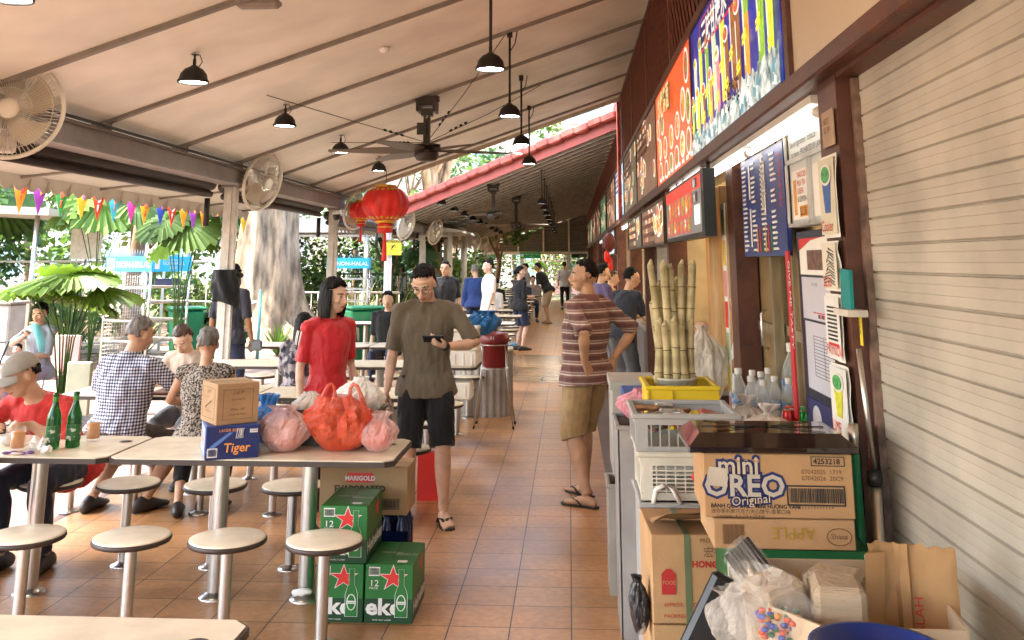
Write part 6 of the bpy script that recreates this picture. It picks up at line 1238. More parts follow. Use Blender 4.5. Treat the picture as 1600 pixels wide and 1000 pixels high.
# poles at pillar
t = thing('mop_pole', 'green mop pole with metal top leaning at the pillar', 'pole', (.84, 3.06, 0)); B().cyl((0, 0, 0), (0, 0, 1.24), .014, n=12).obj('green_shaft', mat('green_pole', (.01, .17, .07), .35), t); B().cyl((0, 0, 1.2), (0, 0, 1.28), .0155, n=12).obj('metal_tip', STEEL, t)
t = thing('mop_pole', 'silver telescopic pole with black collar beside the green pole', 'pole', (.875, 3.0, 0)); B().cyl((0, 0, 0), (0, 0, 1.14), .017, n=12).obj('outer_tube', STEEL, t); B().cyl((0, 0, 1.12), (0, 0, 1.16), .022, n=12).obj('black_collar', BLACK, t); B().cyl((0, 0, 1.16), (-.02, .0, 1.5), .008, n=8).obj('inner_rod', STEEL, t)
# ---------------------------------------------------------------- garden, trees, racks, buildings outside
def leafmat(name, c, trn=.35):
    m = mat(name, c, .5, var=.45, scale=1.3); t, b = nodes(m); tr = t.nodes.new('ShaderNodeBsdfTranslucent'); mx = t.nodes.new('ShaderNodeMixShader'); mx.inputs[0].default_value = trn
    src = b.inputs['Base Color'].links[0].from_socket; t.links.new(src, tr.inputs[0]); out = t.nodes['Material Output']; t.links.new(b.outputs[0], mx.inputs[1]); t.links.new(tr.outputs[0], mx.inputs[2]); t.links.new(mx.outputs[0], out.inputs[0]); return m
LF = [leafmat('leaf_mid_green', (.07, .145, .03)), leafmat('leaf_dark_green', (.038, .09, .024)), leafmat('leaf_bright_green', (.11, .19, .03)), leafmat('leaf_yellow_green', (.17, .21, .045))]
BARK = mat('pale_bark', (.27, .195, .125), .9, var=.55, scale=7, bump=1., bscale=9, stretch=(1, 1, .25))
DBARK = mat('brown_bark', (.2, .13, .08), .9, var=.4, scale=7, bump=1., bscale=9, stretch=(1, 1, .3))
def leaves(b, c, r, n, s, seed, m=0, nm=3):
    rnd = random.Random(seed); cl = [(V((rnd.gauss(0, .45), rnd.gauss(0, .45), rnd.gauss(0, .45))), rnd.uniform(.25, .5), rnd.randrange(nm)) for _ in range(max(5, n // 90))]
    vs = []; fs = []
    for k in range(n):
        q, cr, mm = cl[k % len(cl)]; p = q + V((rnd.gauss(0, cr * .5), rnd.gauss(0, cr * .5), rnd.gauss(0, cr * .4)))
        p = V((c[0] + p.x * r[0], c[1] + p.y * r[1], c[2] + p.z * r[2])); L = s * rnd.uniform(.6, 1.4); d = V((rnd.gauss(0, 1), rnd.gauss(0, 1), rnd.gauss(-.3, .6))).normalized(); w = d.cross(V((rnd.gauss(0, 1), rnd.gauss(0, 1), rnd.gauss(0, 1)))).normalized() * L * .3
        b.add([p, p + d * L * .5 + w, p + d * L, p + d * L * .5 - w], [[0, 1, 2, 3]], mm)
def tree(x, y, h, tr, cr, ch, n, s, lab, seed, ms=(1, 0, 2), bark=DBARK, name='tree'):
    t = thing(name, lab, 'tree', (x, y, 0)); rnd = random.Random(seed); b = B(); pts = [(0, 0, 0)]; q = V((0, 0, 0))
    for k in range(6): q = q + V((rnd.uniform(-.1, .1), rnd.uniform(-.1, .1), h * .75 / 6)); pts.append(tuple(q))
    b.loft([V((0, 0, -.1))] + pts, [tr * 1.7, tr * 1.4] + [tr * (1 - .1 * k) for k in range(1, 7)], n=14)
    for k in range(5): a = rnd.uniform(0, 6.28); p = V(pts[3 + k % 4]); e = V((cos(a) * cr * .5, sin(a) * cr * .5, h - ch * rnd.uniform(0, .5))); b.loft([p, lerp(p, e, .5) + V((0, 0, .3)), e], [tr * .4, tr * .25, tr * .1], n=8)
    b.obj('trunk', bark, t, noise=(.06, 2.5)); b = B(); leaves(b, (0, 0, h), (cr, cr, ch), n, s, seed); b.obj('crown', [LF[i] for i in ms], t); return t
# big buttressed tree
t = thing('buttressed_tree', 'huge pale fluted trunk with spreading buttress roots beyond the red shirt woman', 'tree', (-6.75, 21.6, 0)); b = B()
def trf(u, v):
    a = 2 * pi * u; z = 7 * v ** 1.6; r = .52 + .12 * cos(3 * a + 1) * math.exp(-z / 3) + .07 * cos(7 * a) + .9 * math.exp(-z / .55) * max(0, .5 + .5 * cos(5 * a + .5)) ** 2 + .25 * math.exp(-z / 1.1); r += .05 * mn.noise(V((cos(a) * 3, sin(a) * 3, z * .8))) + .03 * mn.noise(V((cos(a) * 9, sin(a) * 9, z * 2)))
    return (r * cos(a), r * sin(a), z)
b.grid(trf, 110, 60, wrap=True); b.obj('trunk', BARK, t)
b = B(); leaves(b, (0, 0, 8), (4, 4, 2.2), 2600, .35, 5); b.obj('crown', LF[:3], t)
for k, a in enumerate((3.4, 4.2, 5.0, 5.6)):
    b = B(); b.loft([(.5 * cos(a), .5 * sin(a), .4), (1.2 * cos(a), 1.2 * sin(a), .12), (2.2 * cos(a + .2), 2.2 * sin(a + .2), .0)], [.2, .12, .05], n=10); b.obj('buttress_root', BARK, t, noise=(.06, 3))
tree(-4.8, 33, 7.5, .5, 2.8, 1.8, 1500, .3, 'thick brown trunk seen between the far columns behind the fan row', 11, bark=DBARK)
tree(-13.5, 22, 5.5, .26, 2.8, 1.6, 1600, .3, 'grey-brown trunk tree at the far left behind the bright palm', 12)
tree(-7.9, 17.4, 11.2, .15, 3.6, 2.4, 5200, .42, 'slim fibrous brown trunk beyond the tray rack', 13)  # crown out of view, raised and thickened to shade the gap between the roofs
sp = [(-17, 30, 5, 4, 1), (-13, 33, 4.2, 4, 2), (-9.5, 30, 5.2, 3.2, 3), (-12, 27, 3.4, 2.4, 4), (-7, 36, 6, 3.4, 5), (-3, 40, 4.6, 2.4, 6), (-9.3, 25.5, 3.2, 1.7, 7), (-5.2, 27.5, 3.0, 1.4, 8), (-2.4, 52, 4.5, 3, 9), (1.2, 54, 4.6, 3, 10), (-6, 51, 5, 3, 11), (-15, 24, 3.0, 2.0, 12), (-1, 48.6, 2.6, 1.4, 13), (-6.4, 40, 7.2, 2.6, 14), (-2.8, 51, 9, 3.2, 15), (-7.4, 33, 5.8, 1.8, 16)]
tl = ['tall tree', 'bushy tree', 'round tree', 'loose leafy tree']
for k, (x, y, z, r, sd_) in enumerate(sp):
    tree(x, y, z, .14, r, r * .75, int(500 + 260 * r), .2 + .03 * r, '%s number-less green mass %s' % (tl[k % 4], 'x') , 30 + sd_, ms=[(1, 0, 2), (0, 2, 3), (1, 1, 0), (0, 1, 2)][k % 4])
tt = [o for o in bpy.data.objects if o.get('label', '').find('number-less') >= 0]
tlab = ['dark leafy tree farthest left behind the pale building gap', 'bright leafy tree left of centre behind the garden', 'tall dark tree behind the tray return rack', 'low bushy tree behind the slim fibrous trunk', 'tall tree right of the huge fluted trunk', 'light green tree seen over the far tables', 'bush beside the huge fluted trunk on its left', 'bush right of the huge trunk behind the bins', 'green tree outside the far end, left of centre', 'green tree outside the far end, behind the right post', 'dark tree outside the far end at left', 'dark low tree left of the tray rack', 'small bright bush just outside the far end', 'sunlit tree top above the red ridge tiles, left part', 'sunlit tree top above the red ridge tiles, right part', 'small tree top seen in the roof gap above the lantern']
for o, l in zip(tt, tlab): o['label'] = l
# fan palm, bright
def fanleaf(b, c, R_, nrm, roll, m=0, seg=30, open_=1.75):
    q = V(nrm).to_track_quat('Z', 'Y').to_matrix() @ Matrix.Rotation(roll, 3, 'Z'); vs = [V((0, 0, 0))]
    for k in range(seg * 2 + 1):
        a = -open_ * pi / 2 * 1. + open_ * pi * k / (seg * 2); r = R_ * (1 - .1 * (k % 4 < 2)) * (.85 + .15 * cos(a)); up = .045 * R_ * (1 if k % 2 else -1)
        vs.append(V((r * cos(a), r * sin(a), up - .16 * R_ * (1 - cos(a * .5)) - .1 * R_)))
    mid = [V((v.x * .5, v.y * .5, v.z * .45 + .06 * R_)) for v in vs[1:]]; n = len(mid); allv = [V(c) + q @ p for p in [vs[0]] + mid + vs[1:]]
    fs = [[0, 1 + i, 2 + i] for i in range(n - 1)] + [[1 + i, 1 + n + i, 2 + n + i, 2 + i] for i in range(n - 1)]; b.add(allv, fs, m)
def fanpalm(x, y, zz, R_, n, lab, m, seed, tilt=.5):
    t = thing('fan_palm', lab, 'palm', (x, y, 0)); rnd = random.Random(seed); s = B()
    for k in range(n):
        a = 2 * pi * k / n + rnd.uniform(-.3, .3); d = rnd.uniform(.3, .75) * R_; c = V((cos(a) * d, sin(a) * d, zz + rnd.uniform(-.18, .15))); s.loft([(0, 0, 0), (c.x * .3, c.y * .3, zz * .6), tuple(c)], [.014, .01, .007], n=6)
        b = B(); fanleaf(b, c, R_ * rnd.uniform(.75, 1.05), (cos(a) * tilt, sin(a) * tilt, 1), a); b.obj('fan_leaf', m, t)
    s.obj('stem', LF[0], t); return t
fanpalm(-5.75, 11.0, 1.5, .62, 7, 'bright yellow-green fan palm with big pleated leaves at left', leafmat('bright_fan_leaf', (.08, .14, .012), .4), 3, .22)
fanpalm(-5.6, 13.8, 2.25, .6, 6, 'tall fan palm with leaves just past the first column', leafmat('fan_leaf_mid', (.07, .13, .02), .4), 4, .9)
fanpalm(-12, 19.5, 2.9, 1.2, 8, 'large dark fan palm hanging below the left awning', LF[0], 7, .9); fanpalm(-8.2, 16.5, 2.9, .8, 6, 'fan palm with hanging leaves above the tray rack', LF[2], 8, .9); fanpalm(-3.9, 25.5, 2.0, .5, 5, 'dark fan palm leaf cluster behind the fourth column', LF[1], 9, .9)
def blades(x, y, h, n, lab, m, seed, w=.035, name='spiky_plant', drop=.5, z0=0., stem=True):
    t = thing(name, lab, 'plant', (x, y, z0)); rnd = random.Random(seed); b = B()
    for k in range(n):
        a = rnd.uniform(0, 6.28); L = h * rnd.uniform(.7, 1.1); e = rnd.uniform(.15, 1.2); pts = []
        for i in range(6): f = i / 5; pts.append(V((cos(a) * L * .7 * f * sin(e), sin(a) * L * .7 * f * sin(e), L * f * cos(e * .8) - drop * L * .4 * f * f)))
        sd2 = V((-sin(a), cos(a), 0)); vs = []
        for i, p in enumerate(pts): ww = w * (1 - (i / 5) ** 2 * .95); vs += [p - sd2 * ww, p + sd2 * ww]
        b.add(vs, [[2 * i, 2 * i + 1, 2 * i + 3, 2 * i + 2] for i in range(5)], k % len(m))
    b.obj('leaf_blades', m, t)
    if stem: B().cyl((0, 0, 0), (0, 0, h * .2), .03, n=8).obj('stem', DBARK, t)
    return t
RDL = leafmat('red_cordyline_leaf', (.35, .08, .05)); DRY = leafmat('dry_tan_leaf', (.4, .28, .14), .2)
blades(-8.3, 15.2, .9, 26, 'red spiky cordyline plant beside the garden path', [RDL, DRY], 1)
for k, (x, y, h, l) in enumerate(((-11.2, 17, 1.5, 'green spiky clump at the left edge of the garden'), (-9.6, 18.4, 1.7, 'tall arching palm clump left of the tray rack'), (-8.9, 19.6, 1.6, 'pale arching fronds right behind the tray rack'), (-7.8, 17.6, 1.1, 'green strap-leaved clump by the tray rack foot'), (-6.9, 18.3, 1.3, 'strap-leaved clump between the rack and the big trunk'), (-5.4, 24.6, 1.7, 'spiky dark plant beside the second rack'), (-4.6, 25.6, 2.0, 'dry hanging fronds near the third column'), (-12.8, 15.5, 1.3, 'dark spiky leaves at the far left edge'), (-5.6, 18.7, .8, 'low green plant by the pavement edge'), (-10.4, 15.9, .9, 'low leafy clump behind the seated mother'))):
    blades(x, y, h, 46, l, [LF[(k + 1) % 4], LF[k % 3], DRY] if k in (2, 6) else [LF[k % 3], LF[(k + 2) % 4]], 50 + k, w=.03)
for k, (x, y, z, r, l) in enumerate(((-10.8, 20, .9, 1.2, 'dense shrub mass left of the slim trunk'), (-8.6, 22.5, 1.0, 1.1, 'dense shrub behind the tray rack'), (-13.2, 18.5, 1.0, 1.4, 'dense dark shrub at the far left'), (-5.1, 29.5, .9, 1.0, 'shrub beyond the green wheelie bin'), (-4.3, 35, 1.3, 1.2, 'shrub far behind the man in black polo'), (-7.6, 26.5, 1.2, 1.4, 'shrub left behind the huge trunk'), (-3.9, 43, 1.2, 1.2, 'shrub outside near the far end'), (-6.4, 17.4, .4, .5, 'small ground shrub near the rack foot'), (-17, 24, 1.8, 3, 'wide hedge mass at the far left'), (-8.5, 29, 1.8, 2.4, 'wide hedge mass behind the huge trunk'), (-22, 30, 2.5, 4, 'tall hedge mass in the left distance'), (-6, 33, 1.8, 1.8, 'hedge mass beyond the bins'), (-4, 49, 2, 2, 'hedge outside the far end at left'), (.6, 50, 2, 2, 'hedge outside the far end at right'))):
    t = thing('shrub', l, 'shrub', (x, y, 0)); b = B(); leaves(b, (0, 0, z), (r, r, r * .8), int(1500 * max(1, r)), .15, 90 + k, nm=3); b.obj('foliage', [LF[k % 3], LF[(k + 1) % 3], LF[(k + 2) % 4]], t); B().cyl((0, 0, 0), (0, 0, z), .05, .03).obj('stem', DBARK, t)
# ferny ground litter
b = B(); rnd = random.Random(77)
for k in range(2600):
    x, y = rnd.uniform(-13, -6.4), rnd.uniform(12, 19); 
    if 13.2 < y < 15.2 and rnd.random() < .85: continue
    a = rnd.uniform(0, 6.28); s = rnd.uniform(.03, .07); b.add([(x + s * cos(a), y + s * sin(a), .005), (x - s * .4 * sin(a), y + s * .4 * cos(a), .02 * rnd.random()), (x - s * cos(a), y - s * sin(a), .01), (x + s * .4 * sin(a), y - s * .4 * cos(a), .005)], [[0, 1, 2, 3]], k % 3)
o = b.obj('leaf_litter', [DRY, LF[3], DRY]); o['kind'] = 'stuff'
# tray racks
def rack(x, y, rz, lab, s=1., far=False):
    t = thing('tray_return_rack', lab, 'rack', (x, y, 0), rz); SG = mat('rack_sign_blue', (.02, .32, .55), .4, emis=.35, var=.04)
    B().bb(-.48, .48, -.42, .42, 1.6, 1.83).obj('sign_box', SG, t)
    b = B(); b.prism([(-.45, 1.63), (-.3, 1.63), (-.3, 1.8), (-.45, 1.8)], (0, -.422, 0), X_, Z_, .002); b.text('NON-HALAL', .125, (-.26, -.424, 1.665), off=.003); b.prism([(-.36, 1.64), (-.26, 1.64), (-.26, 1.8), (-.36, 1.8)], (.482, 0, 0), (0, 1, 0), Z_, .002); b.text('NON-HALAL', .08, (.484, -.2, 1.7), (0, 1, 0), Z_); b.text('Tray Return Station', .04, (.484, -.2, 1.77), (0, 1, 0), Z_); b.text('非清真', .05, (.484, -.05, 1.64), (0, 1, 0), Z_); b.obj('sign_lettering', WINK, t)
    b = B()
    for dx in (-.37,): b.box((dx, -.4245, 1.7), (.015, .004, .1)); b.box((dx + .02, -.4245, 1.67), (.05, .004, .012))
    b.obj('sign_icon', SG, t)
    for (px, py) in ((-.46, -.4), (.46, -.4), (-.46, .4), (.46, .4)): B().cyl((px, py, .1), (px, py, 1.6), .02, n=8).obj('leg', STEEL, t)
    for z in (.25, .55, .85, 1.12, 1.35):
        b = B(); b.bb(-.46, .46, -.41, -.39, z, z + .025); b.bb(-.46, .46, .39, .41, z, z + .025); b.bb(-.47, -.45, -.4, .4, z, z + .025); b.bb(.45, .47, -.4, .4, z, z + .025)
        for k in range(7): b.bb(-.44 + .145 * k, -.43 + .145 * k, -.4, .4, z + .01, z + .018)
        b.obj('shelf', STEEL, t)
    b = B()
    for k in range(18): b.tube([(-.46 + .054 * k, -.4, 1.83), (-.45 + .054 * k, -.4, 1.93), (-.43 + .054 * k, -.4, 1.83)], .004, 4); b.tube([(.46, -.4 + .047 * k, 1.83), (.46, -.39 + .047 * k, 1.93), (.46, -.37 + .047 * k, 1.83)], .004, 4)
    b.obj('wire_spikes', STEEL, t)
    b = B()
    for k in range(16): b.cyl((-.46, -.38 + .05 * k, .2), (-.46, -.38 + .05 * k, 1.6), .003, n=4)
    for k in range(24): b.cyl((-.46, -.4, .25 + .056 * k), (-.46, .4, .25 + .056 * k), .003, n=4)
    b.obj('wire_mesh_side', STEEL, t); b = B()
    for (px, py) in ((-.46, -.4), (.46, -.4), (-.46, .4), (.46, .4)): b.cyl((px - .015, py, .05), (px + .015, py, .05), .05, n=14)
    b.obj('castors', IRON, t); return t
rack(-6.65, 15.1, R(-22), 'tall steel tray rack with blue NON-HALAL sign in the garden at left'); rack(-5.1, 22.4, R(8), 'second tray rack with light blue sign behind the red shirt woman')
tag(B().box((0, 0, 0), (.3, .25, .1), bev=.01).obj('dark_tray_stack', mat('navy_tray', (.01, .015, .06), .4), loc=(-6.3, 15.0, 1.44)), 'small dark blue tray left on the upper shelf of the tray rack', 'tray')
def wheelie(x, y, rz, lab):
    t = thing('wheelie_bin', lab, 'bin', (x, y, 0), rz, 'green wheelie bins'); G = mat('green_bin_plastic', (.005, .13, .05), .45, var=.15); B().box((0, 0, .5), (.42, .44, .86), bev=.03, tp=(1.25, 1.3)).obj('bin_body', G, t); b = B(); b.box((0, .02, .97), (.58, .62, .05), bev=.02); b.box((0, .3, .94), (.5, .06, .04)); b.obj('lid', G, t)
    for q in (-1, 1): B().cyl((q * .22, .24, .1), (q * .27, .24, .1), .1, n=18).obj('wheel', BLACK, t)
    B().box((0, .4, .75), (.5, .06, .4), bev=.02).obj('dark_back', mat('dark_bin_back', (.02, .03, .03), .5), t); return t
wheelie(-6.55, 16.5, R(30), 'green wheelie bin standing right of the tray rack'); wheelie(-3.62, 17.0, R(-60), 'green wheelie bin behind the woman in red')
# bench, pillar, small outdoor table
t = thing('concrete_pillar', 'stubby square concrete pillar at the left edge behind the mother', 'pillar', (-7.55, 12.6, 0)); B().box((0, 0, .6), (.55, .4, 1.2), bev=.02).obj('pillar', mat('weathered_concrete', (.36, .31, .25), .8, var=.2, scale=4, bump=.2), t); B().box((0, 0, 1.22), (.6, .45, .04), bev=.01).obj('cap', path_m, t)
t = thing('outdoor_table', 'round pale outdoor table in front of the mother and baby', 'table', (-6.25, 10.1, 0)); B().lathe([(0, .7), (.4, .7), (.42, .715), (.42, .73), (.4, .742), (0, .742)], n=36).obj('tabletop', WHITE, t); B().lathe([(.035, 0), (.035, .7)], n=14).obj('leg', STEEL, t)
t = thing('plastic_chair', 'pale pink outdoor chair under the mother', 'chair', (-6.05, 11.3, 0), R(180)); PK = mat('pink_chair_plastic', (.6, .35, .35), .5); B().box((0, 0, .44), (.44, .42, .03), bev=.01).obj('seat', PK, t); b = B(); b.box((0, -.22, .68), (.42, .03, .42), bev=.01, rx=.1); b.obj('backrest', PK, t)
for (px, py) in ((-.19, -.18), (.19, -.18), (-.19, .18), (.19, .18)): B().cyl((px, py, .43), (px * 1.15, py * 1.15, 0), .018, .015, n=8).obj('leg', STEEL, t)
t = thing('olive_board', 'small grey-green board standing by the man in the cap', 'board', (-4.75, 9.4, 0)); B().box((0, 0, .55), (.24, .05, .5), bev=.01).obj('board', mat('olive_board', (.22, .22, .15), .5), t); B().cyl((0, 0, 0), (0, 0, .35), .02).obj('post', STEEL, t)
t = thing('baby_stroller', 'dark folded stroller by the outdoor table at the left edge', 'stroller', (-5.9, 9.4, 0)); b = B(); b.ell((0, 0, .5), (.22, .28, .1)); b.box((.05, .1, .7), (.35, .05, .35), rx=.4, bev=.02); b.obj('fabric_seat', mat('dark_stroller_fabric', (.03, .03, .035), .8), t); b = B(); b.tube([(-.2, -.3, .1), (-.2, .1, .55), (-.2, .35, .95), (.2, .35, .95), (.2, .1, .55), (.2, -.3, .1)], .014); b.tube([(-.2, .35, .08), (-.2, 0, .5)], .014); b.tube([(.2, .35, .08), (.2, 0, .5)], .014); b.obj('frame', BLACK, t)
for (px, py) in ((-.2, -.3), (.2, -.3), (-.2, .35), (.2, .35)): B().cyl((px - .02, py, .09), (px + .02, py, .09), .09, n=16).obj('wheel', BLACK, t)
# railings
def railing(x0, y0, x1, y1, lab, n, m=GREYP, h=1., name='railing'):
    t = thing(name, lab, 'railing', (x0, y0, 0)); d = V((x1 - x0, y1 - y0, 0))
    b = B(); b.tube([(0, 0, h), tuple(d + V((0, 0, h)))], .025, 8); b.tube([(0, 0, .15), tuple(d + V((0, 0, .15)))], .018, 8); b.obj('rails', m, t)
    b = B()
    for k in range(n): p = d * (k / (n - 1)); b.cyl(p, p + V((0, 0, h)), .012, n=6)
    b.obj('bars', m, t)
    for k in range(0, n, max(6, n // 5)): p = d * (k / (n - 1)); B().cyl(p, p + V((0, 0, h + .03)), .03, n=8).obj('post', m, t)
    return t
railing(-9.5, 24, -4.2, 24, 'grey railing behind the second tray rack and bin', 30); railing(-13.5, 18.9, -7.4, 19.6, 'grey railing behind the tray rack at left', 8, h=1.75)
DG = mat('dark_green_railing', (.03, .07, .05), .5); railing(-4.4, 27.5, -3.9, 44, 'dark green spiked fence along the far left of the walkway', 60, DG, 1.3, 'spiked_fence'); railing(-8, 28.5, -4.5, 27.5, 'dark green fence behind the green bin', 30, DG, 1.4, 'spiked_fence')
# teal barrier post with ropes near big trunk
t = thing('barrier_post', 'thin teal post with rope beside the big trunk', 'post', (-5.6, 17.5, 0)); B().cyl((0, 0, 0), (0, 0, 1.25), .03, n=10).obj('post', mat('teal_post', (.12, .3, .28), .5), t); b = B(); b.tube([(0, 0, 1.05), (-1.2, .6, .75), (-2.4, 1.3, .35)], .012); b.tube([(0, 0, 1.05), (-1.2, .9, 1.0), (-2.4, 1.7, 1.0)], .012); b.obj('rope', PAPER, t)
tag(B().box((0, 0, .11), (.2, .2, .22), bev=.01).obj('orange_box', mat('orange_board', (.45, .18, .04), .6), loc=(-3.9, 11.1, .75 - .75)), 'small orange box on the pavement beside the seated woman in patterned dress', 'box')
# other canopies and buildings
t = thing('garden_canopy', 'beige flat canopy on posts seen under the left awning', 'canopy', (-13, 17.5, 0)); B().prism([(-6, 2.95), (4.4, 2.5), (4.4, 2.62), (-6, 3.2)], (0, 2, 0), X_, Z_, 4).obj('canopy_top', AW, t)
for (px, py) in ((4.1, -1.8), (4.1, 1.8), (-1, -1.8), (-1, 1.8)): B().cyl((px, py, 0), (px, py, 2.55), .04, n=8).obj('post', STEEL, t)
t = thing('garden_canopy', 'white tensile shelter roof with posts beyond the lantern column', 'canopy', (-6.2, 27, 0)); b = B(); b.prism([(-3.2, 2.5), (3.4, 2.5), (3.4, 2.56), (.4, 2.95), (-3.2, 2.62)], (0, 2, 0), X_, Z_, 4); b.obj('canopy_top', mat('white_tensile_fabric', (.4, .39, .37), .6, var=.03), t)
for px, py in ((-3, -1.8), (-1.3, -1.8), (.9, -1.8), (3.1, -1.8), (-3, 1.8), (3.1, 1.8)): B().cyl((px, py, 0), (px, py, 2.5), .07, n=8).obj('post', GREYP, t)
b = B(); b.tube([(-3, -1.8, 2.42), (3.1, -1.8, 2.42)], .04); b.tube([(-3, -1.8, 1.9), (-1.3, -1.8, 2.4)], .03); b.obj('braces', GREYP, t)
def building(x, y, w, d, h, lab, wallm, nx, nz, rz=0, wc=None):
    t = thing('apartment_building', lab, 'building', (x, y, 0), rz); B().bb(-w / 2, w / 2, -d / 2, d / 2, 0, h).obj('wall', wallm, t); B().bb(-w / 2 - .3, w / 2 + .3, -d / 2 - .3, d / 2 + .3, h, h + .4).obj('roof_parapet', wallm, t); gl = mat('pale_window_glass', (.25, .38, .42), .15, var=.2)
    for i in range(nx):
        for k in range(nz):
            x0 = -w / 2 + w * (i + .5) / nx; z0 = h * (k + .45) / nz; f = B().box((x0, -d / 2 - .02, z0), (w / nx * .62, .08, h / nz * .5)).obj('window', WHITE, t); B().box((x0, -d / 2 - .07, z0), (w / nx * .54, .03, h / nz * .4)).obj('pane', gl, f)
    return t
building(-30, 58, 26, 10, 15, 'pale white apartment block with glassy windows beyond the left garden', mat('white_render', (.5, .52, .52), .7, var=.05), 8, 4)
building(-6, 72, 20, 10, 14, 'pale block behind the trees beyond the far end', mat('cream_render', (.62, .58, .52), .7, var=.05), 7, 4)
building(3.4, 57, 8.6, 7, 17, 'pink brick tower seen above the red ridge tiles by the roof gap', None or mat('pink_wall_brick', (.62, .3, .26), .7, var=.06), 2, 4)
t_, b_ = nodes(MC['pink_wall_brick']); co, x, y, z = objco(t_); br = t_.nodes.new('ShaderNodeTexBrick'); br.inputs['Scale'].default_value = 1.6; br.inputs['Color1'].default_value = (.62, .3, .26, 1); br.inputs['Color2'].default_value = (.68, .36, .31, 1); br.inputs['Mortar'].default_value = (.5, .25, .22, 1); mp = t_.nodes.new('ShaderNodeMapping'); mp.inputs['Rotation'].default_value = (pi / 2, 0, 0); t_.links.new(co, mp.inputs[0]); t_.links.new(mp.outputs[0], br.inputs[0]); t_.links.new(br.outputs[0], b_.inputs['Base Color'])
t = thing('white_signboard', 'grey back of a sign board standing in the left garden', 'sign', (-9.6, 18.8, 0)); B().box((0, 0, 2.1), (.62, .05, .6)).obj('board', GREYP, t); B().cyl((0, .04, 0), (0, .04, 2.2), .03, n=8).obj('post', STEEL, t)
t = thing('hanging_red_ornament', 'dark red wicker ornament with tassels hanging at the far stalls', 'ornament', (.62, 15.2, 2.05)); b = B(); b.ell((0, 0, 0), (.1, .1, .15)); b.obj('wicker_body', mat('dark_red_wicker', (.12, .02, .015), .6, bump=.5), t, noise=(.02, 15)); b = B(); b.ell((-.03, 0, -.22), (.05, .05, .1)); b.ell((.02, 0, -.35), (.04, .04, .12)); b.obj('red_tassels', LR, t); B().tube([(0, 0, .1), (0, 0, .4)], .005).obj('cord', IRON, t)
# ---------------------------------------------------------------- people
def cloth(name, c, **k): return mat(name, c, k.pop('rough', .85), var=k.pop('var', .1), scale=k.pop('scale', 12), bump=k.pop('bump', .12), bscale=k.pop('bscale', 220), sheen=.15, **k)
def stripes():
    m = cloth('brown_striped_jersey', (.3, .16, .13)); t, b = nodes(m); co, x, y, z = objco(t); zz = mathn(t, 'ADD', z, mathn(t, 'MULTIPLY', noisef(t, co, 3), .015)); f = mathn(t, 'FRACT', mathn(t, 'MULTIPLY', zz, 13.5))
    c = ramp(t, f, [(0, (.11, .045, .04)), (.3, (.2, .09, .075)), (.34, (.5, .42, .37)), (.42, (.55, .48, .42)), (.46, (.2, .1, .085)), (.6, (.28, .17, .15)), (.64, (.42, .34, .3)), (.72, (.13, .055, .05)), (.9, (.12, .05, .045))]); t.links.new(c, b.inputs['Base Color']); return m
def checks():
    m = cloth('navy_white_gingham', (.4, .4, .45)); t, b = nodes(m); co, x, y, z = objco(t)
    a = mathn(t, 'PINGPONG', mathn(t, 'ADD', x, mathn(t, 'MULTIPLY', y, .55)), .011); c = mathn(t, 'PINGPONG', z, .011); s = mathn(t, 'ADD', mathn(t, 'GREATER_THAN', a, .0055), mathn(t, 'GREATER_THAN', c, .0055)); s = mathn(t, 'MULTIPLY', s, .5)
    t.links.new(ramp(t, s, [(0, (.62, .61, .62)), (.4, (.16, .17, .24)), (.9, (.008, .01, .035))], True), b.inputs['Base Color']); return m
def pattern(name, a, c, sc, lo=.45, hi=.55): return mat(name, a, .85, var=0, col2=c, scale=sc, thr=(lo, hi), bump=.1, bscale=150)
OLIVE = cloth('olive_brown_cotton', (.12, .095, .062), var=.06); KH = cloth('khaki_cotton', (.31, .2, .09), var=.14, bump=.3, bscale=30); BLKC = cloth('black_cotton', (.0035, .0035, .004), var=.2); REDC = cloth('red_sport_fabric', (.52, .012, .018), rough=.55, var=.06); NVY = cloth('navy_cotton', (.012, .018, .045)); WHC = cloth('white_cotton', (.66, .63, .58), var=.03); DKT = cloth('dark_tee', (.02, .02, .028)); GRYC = cloth('grey_cotton', (.25, .25, .26)); BEI = cloth('beige_knit', (.45, .35, .27)); PUR = cloth('muted_purple_cotton', (.12, .09, .2)); SLIP = (mat('dark_rubber_slipper', (.02, .016, .014), .6), 'slipper'); SHO = (mat('dark_leather_shoe', (.03, .025, .022), .5), 'shoe'); GLS = mat('dark_glasses_frame', (.02, .015, .012), .3)
def phone_extra(root, part, k):
    glasses(GLS)(root, part, k)
    w = k['wl']; b = B(); q = Matrix.Rotation(R(-50), 3, 'X'); b.loft([w + V((.035, .0, .0)) * 0 + k['dL'] * -.012 + V((0, 0, 0)), w - k['dL'] * -.018], [(.032, .028)] * 2, n=16); part('watch_band', b.mesh('w', BLACK))
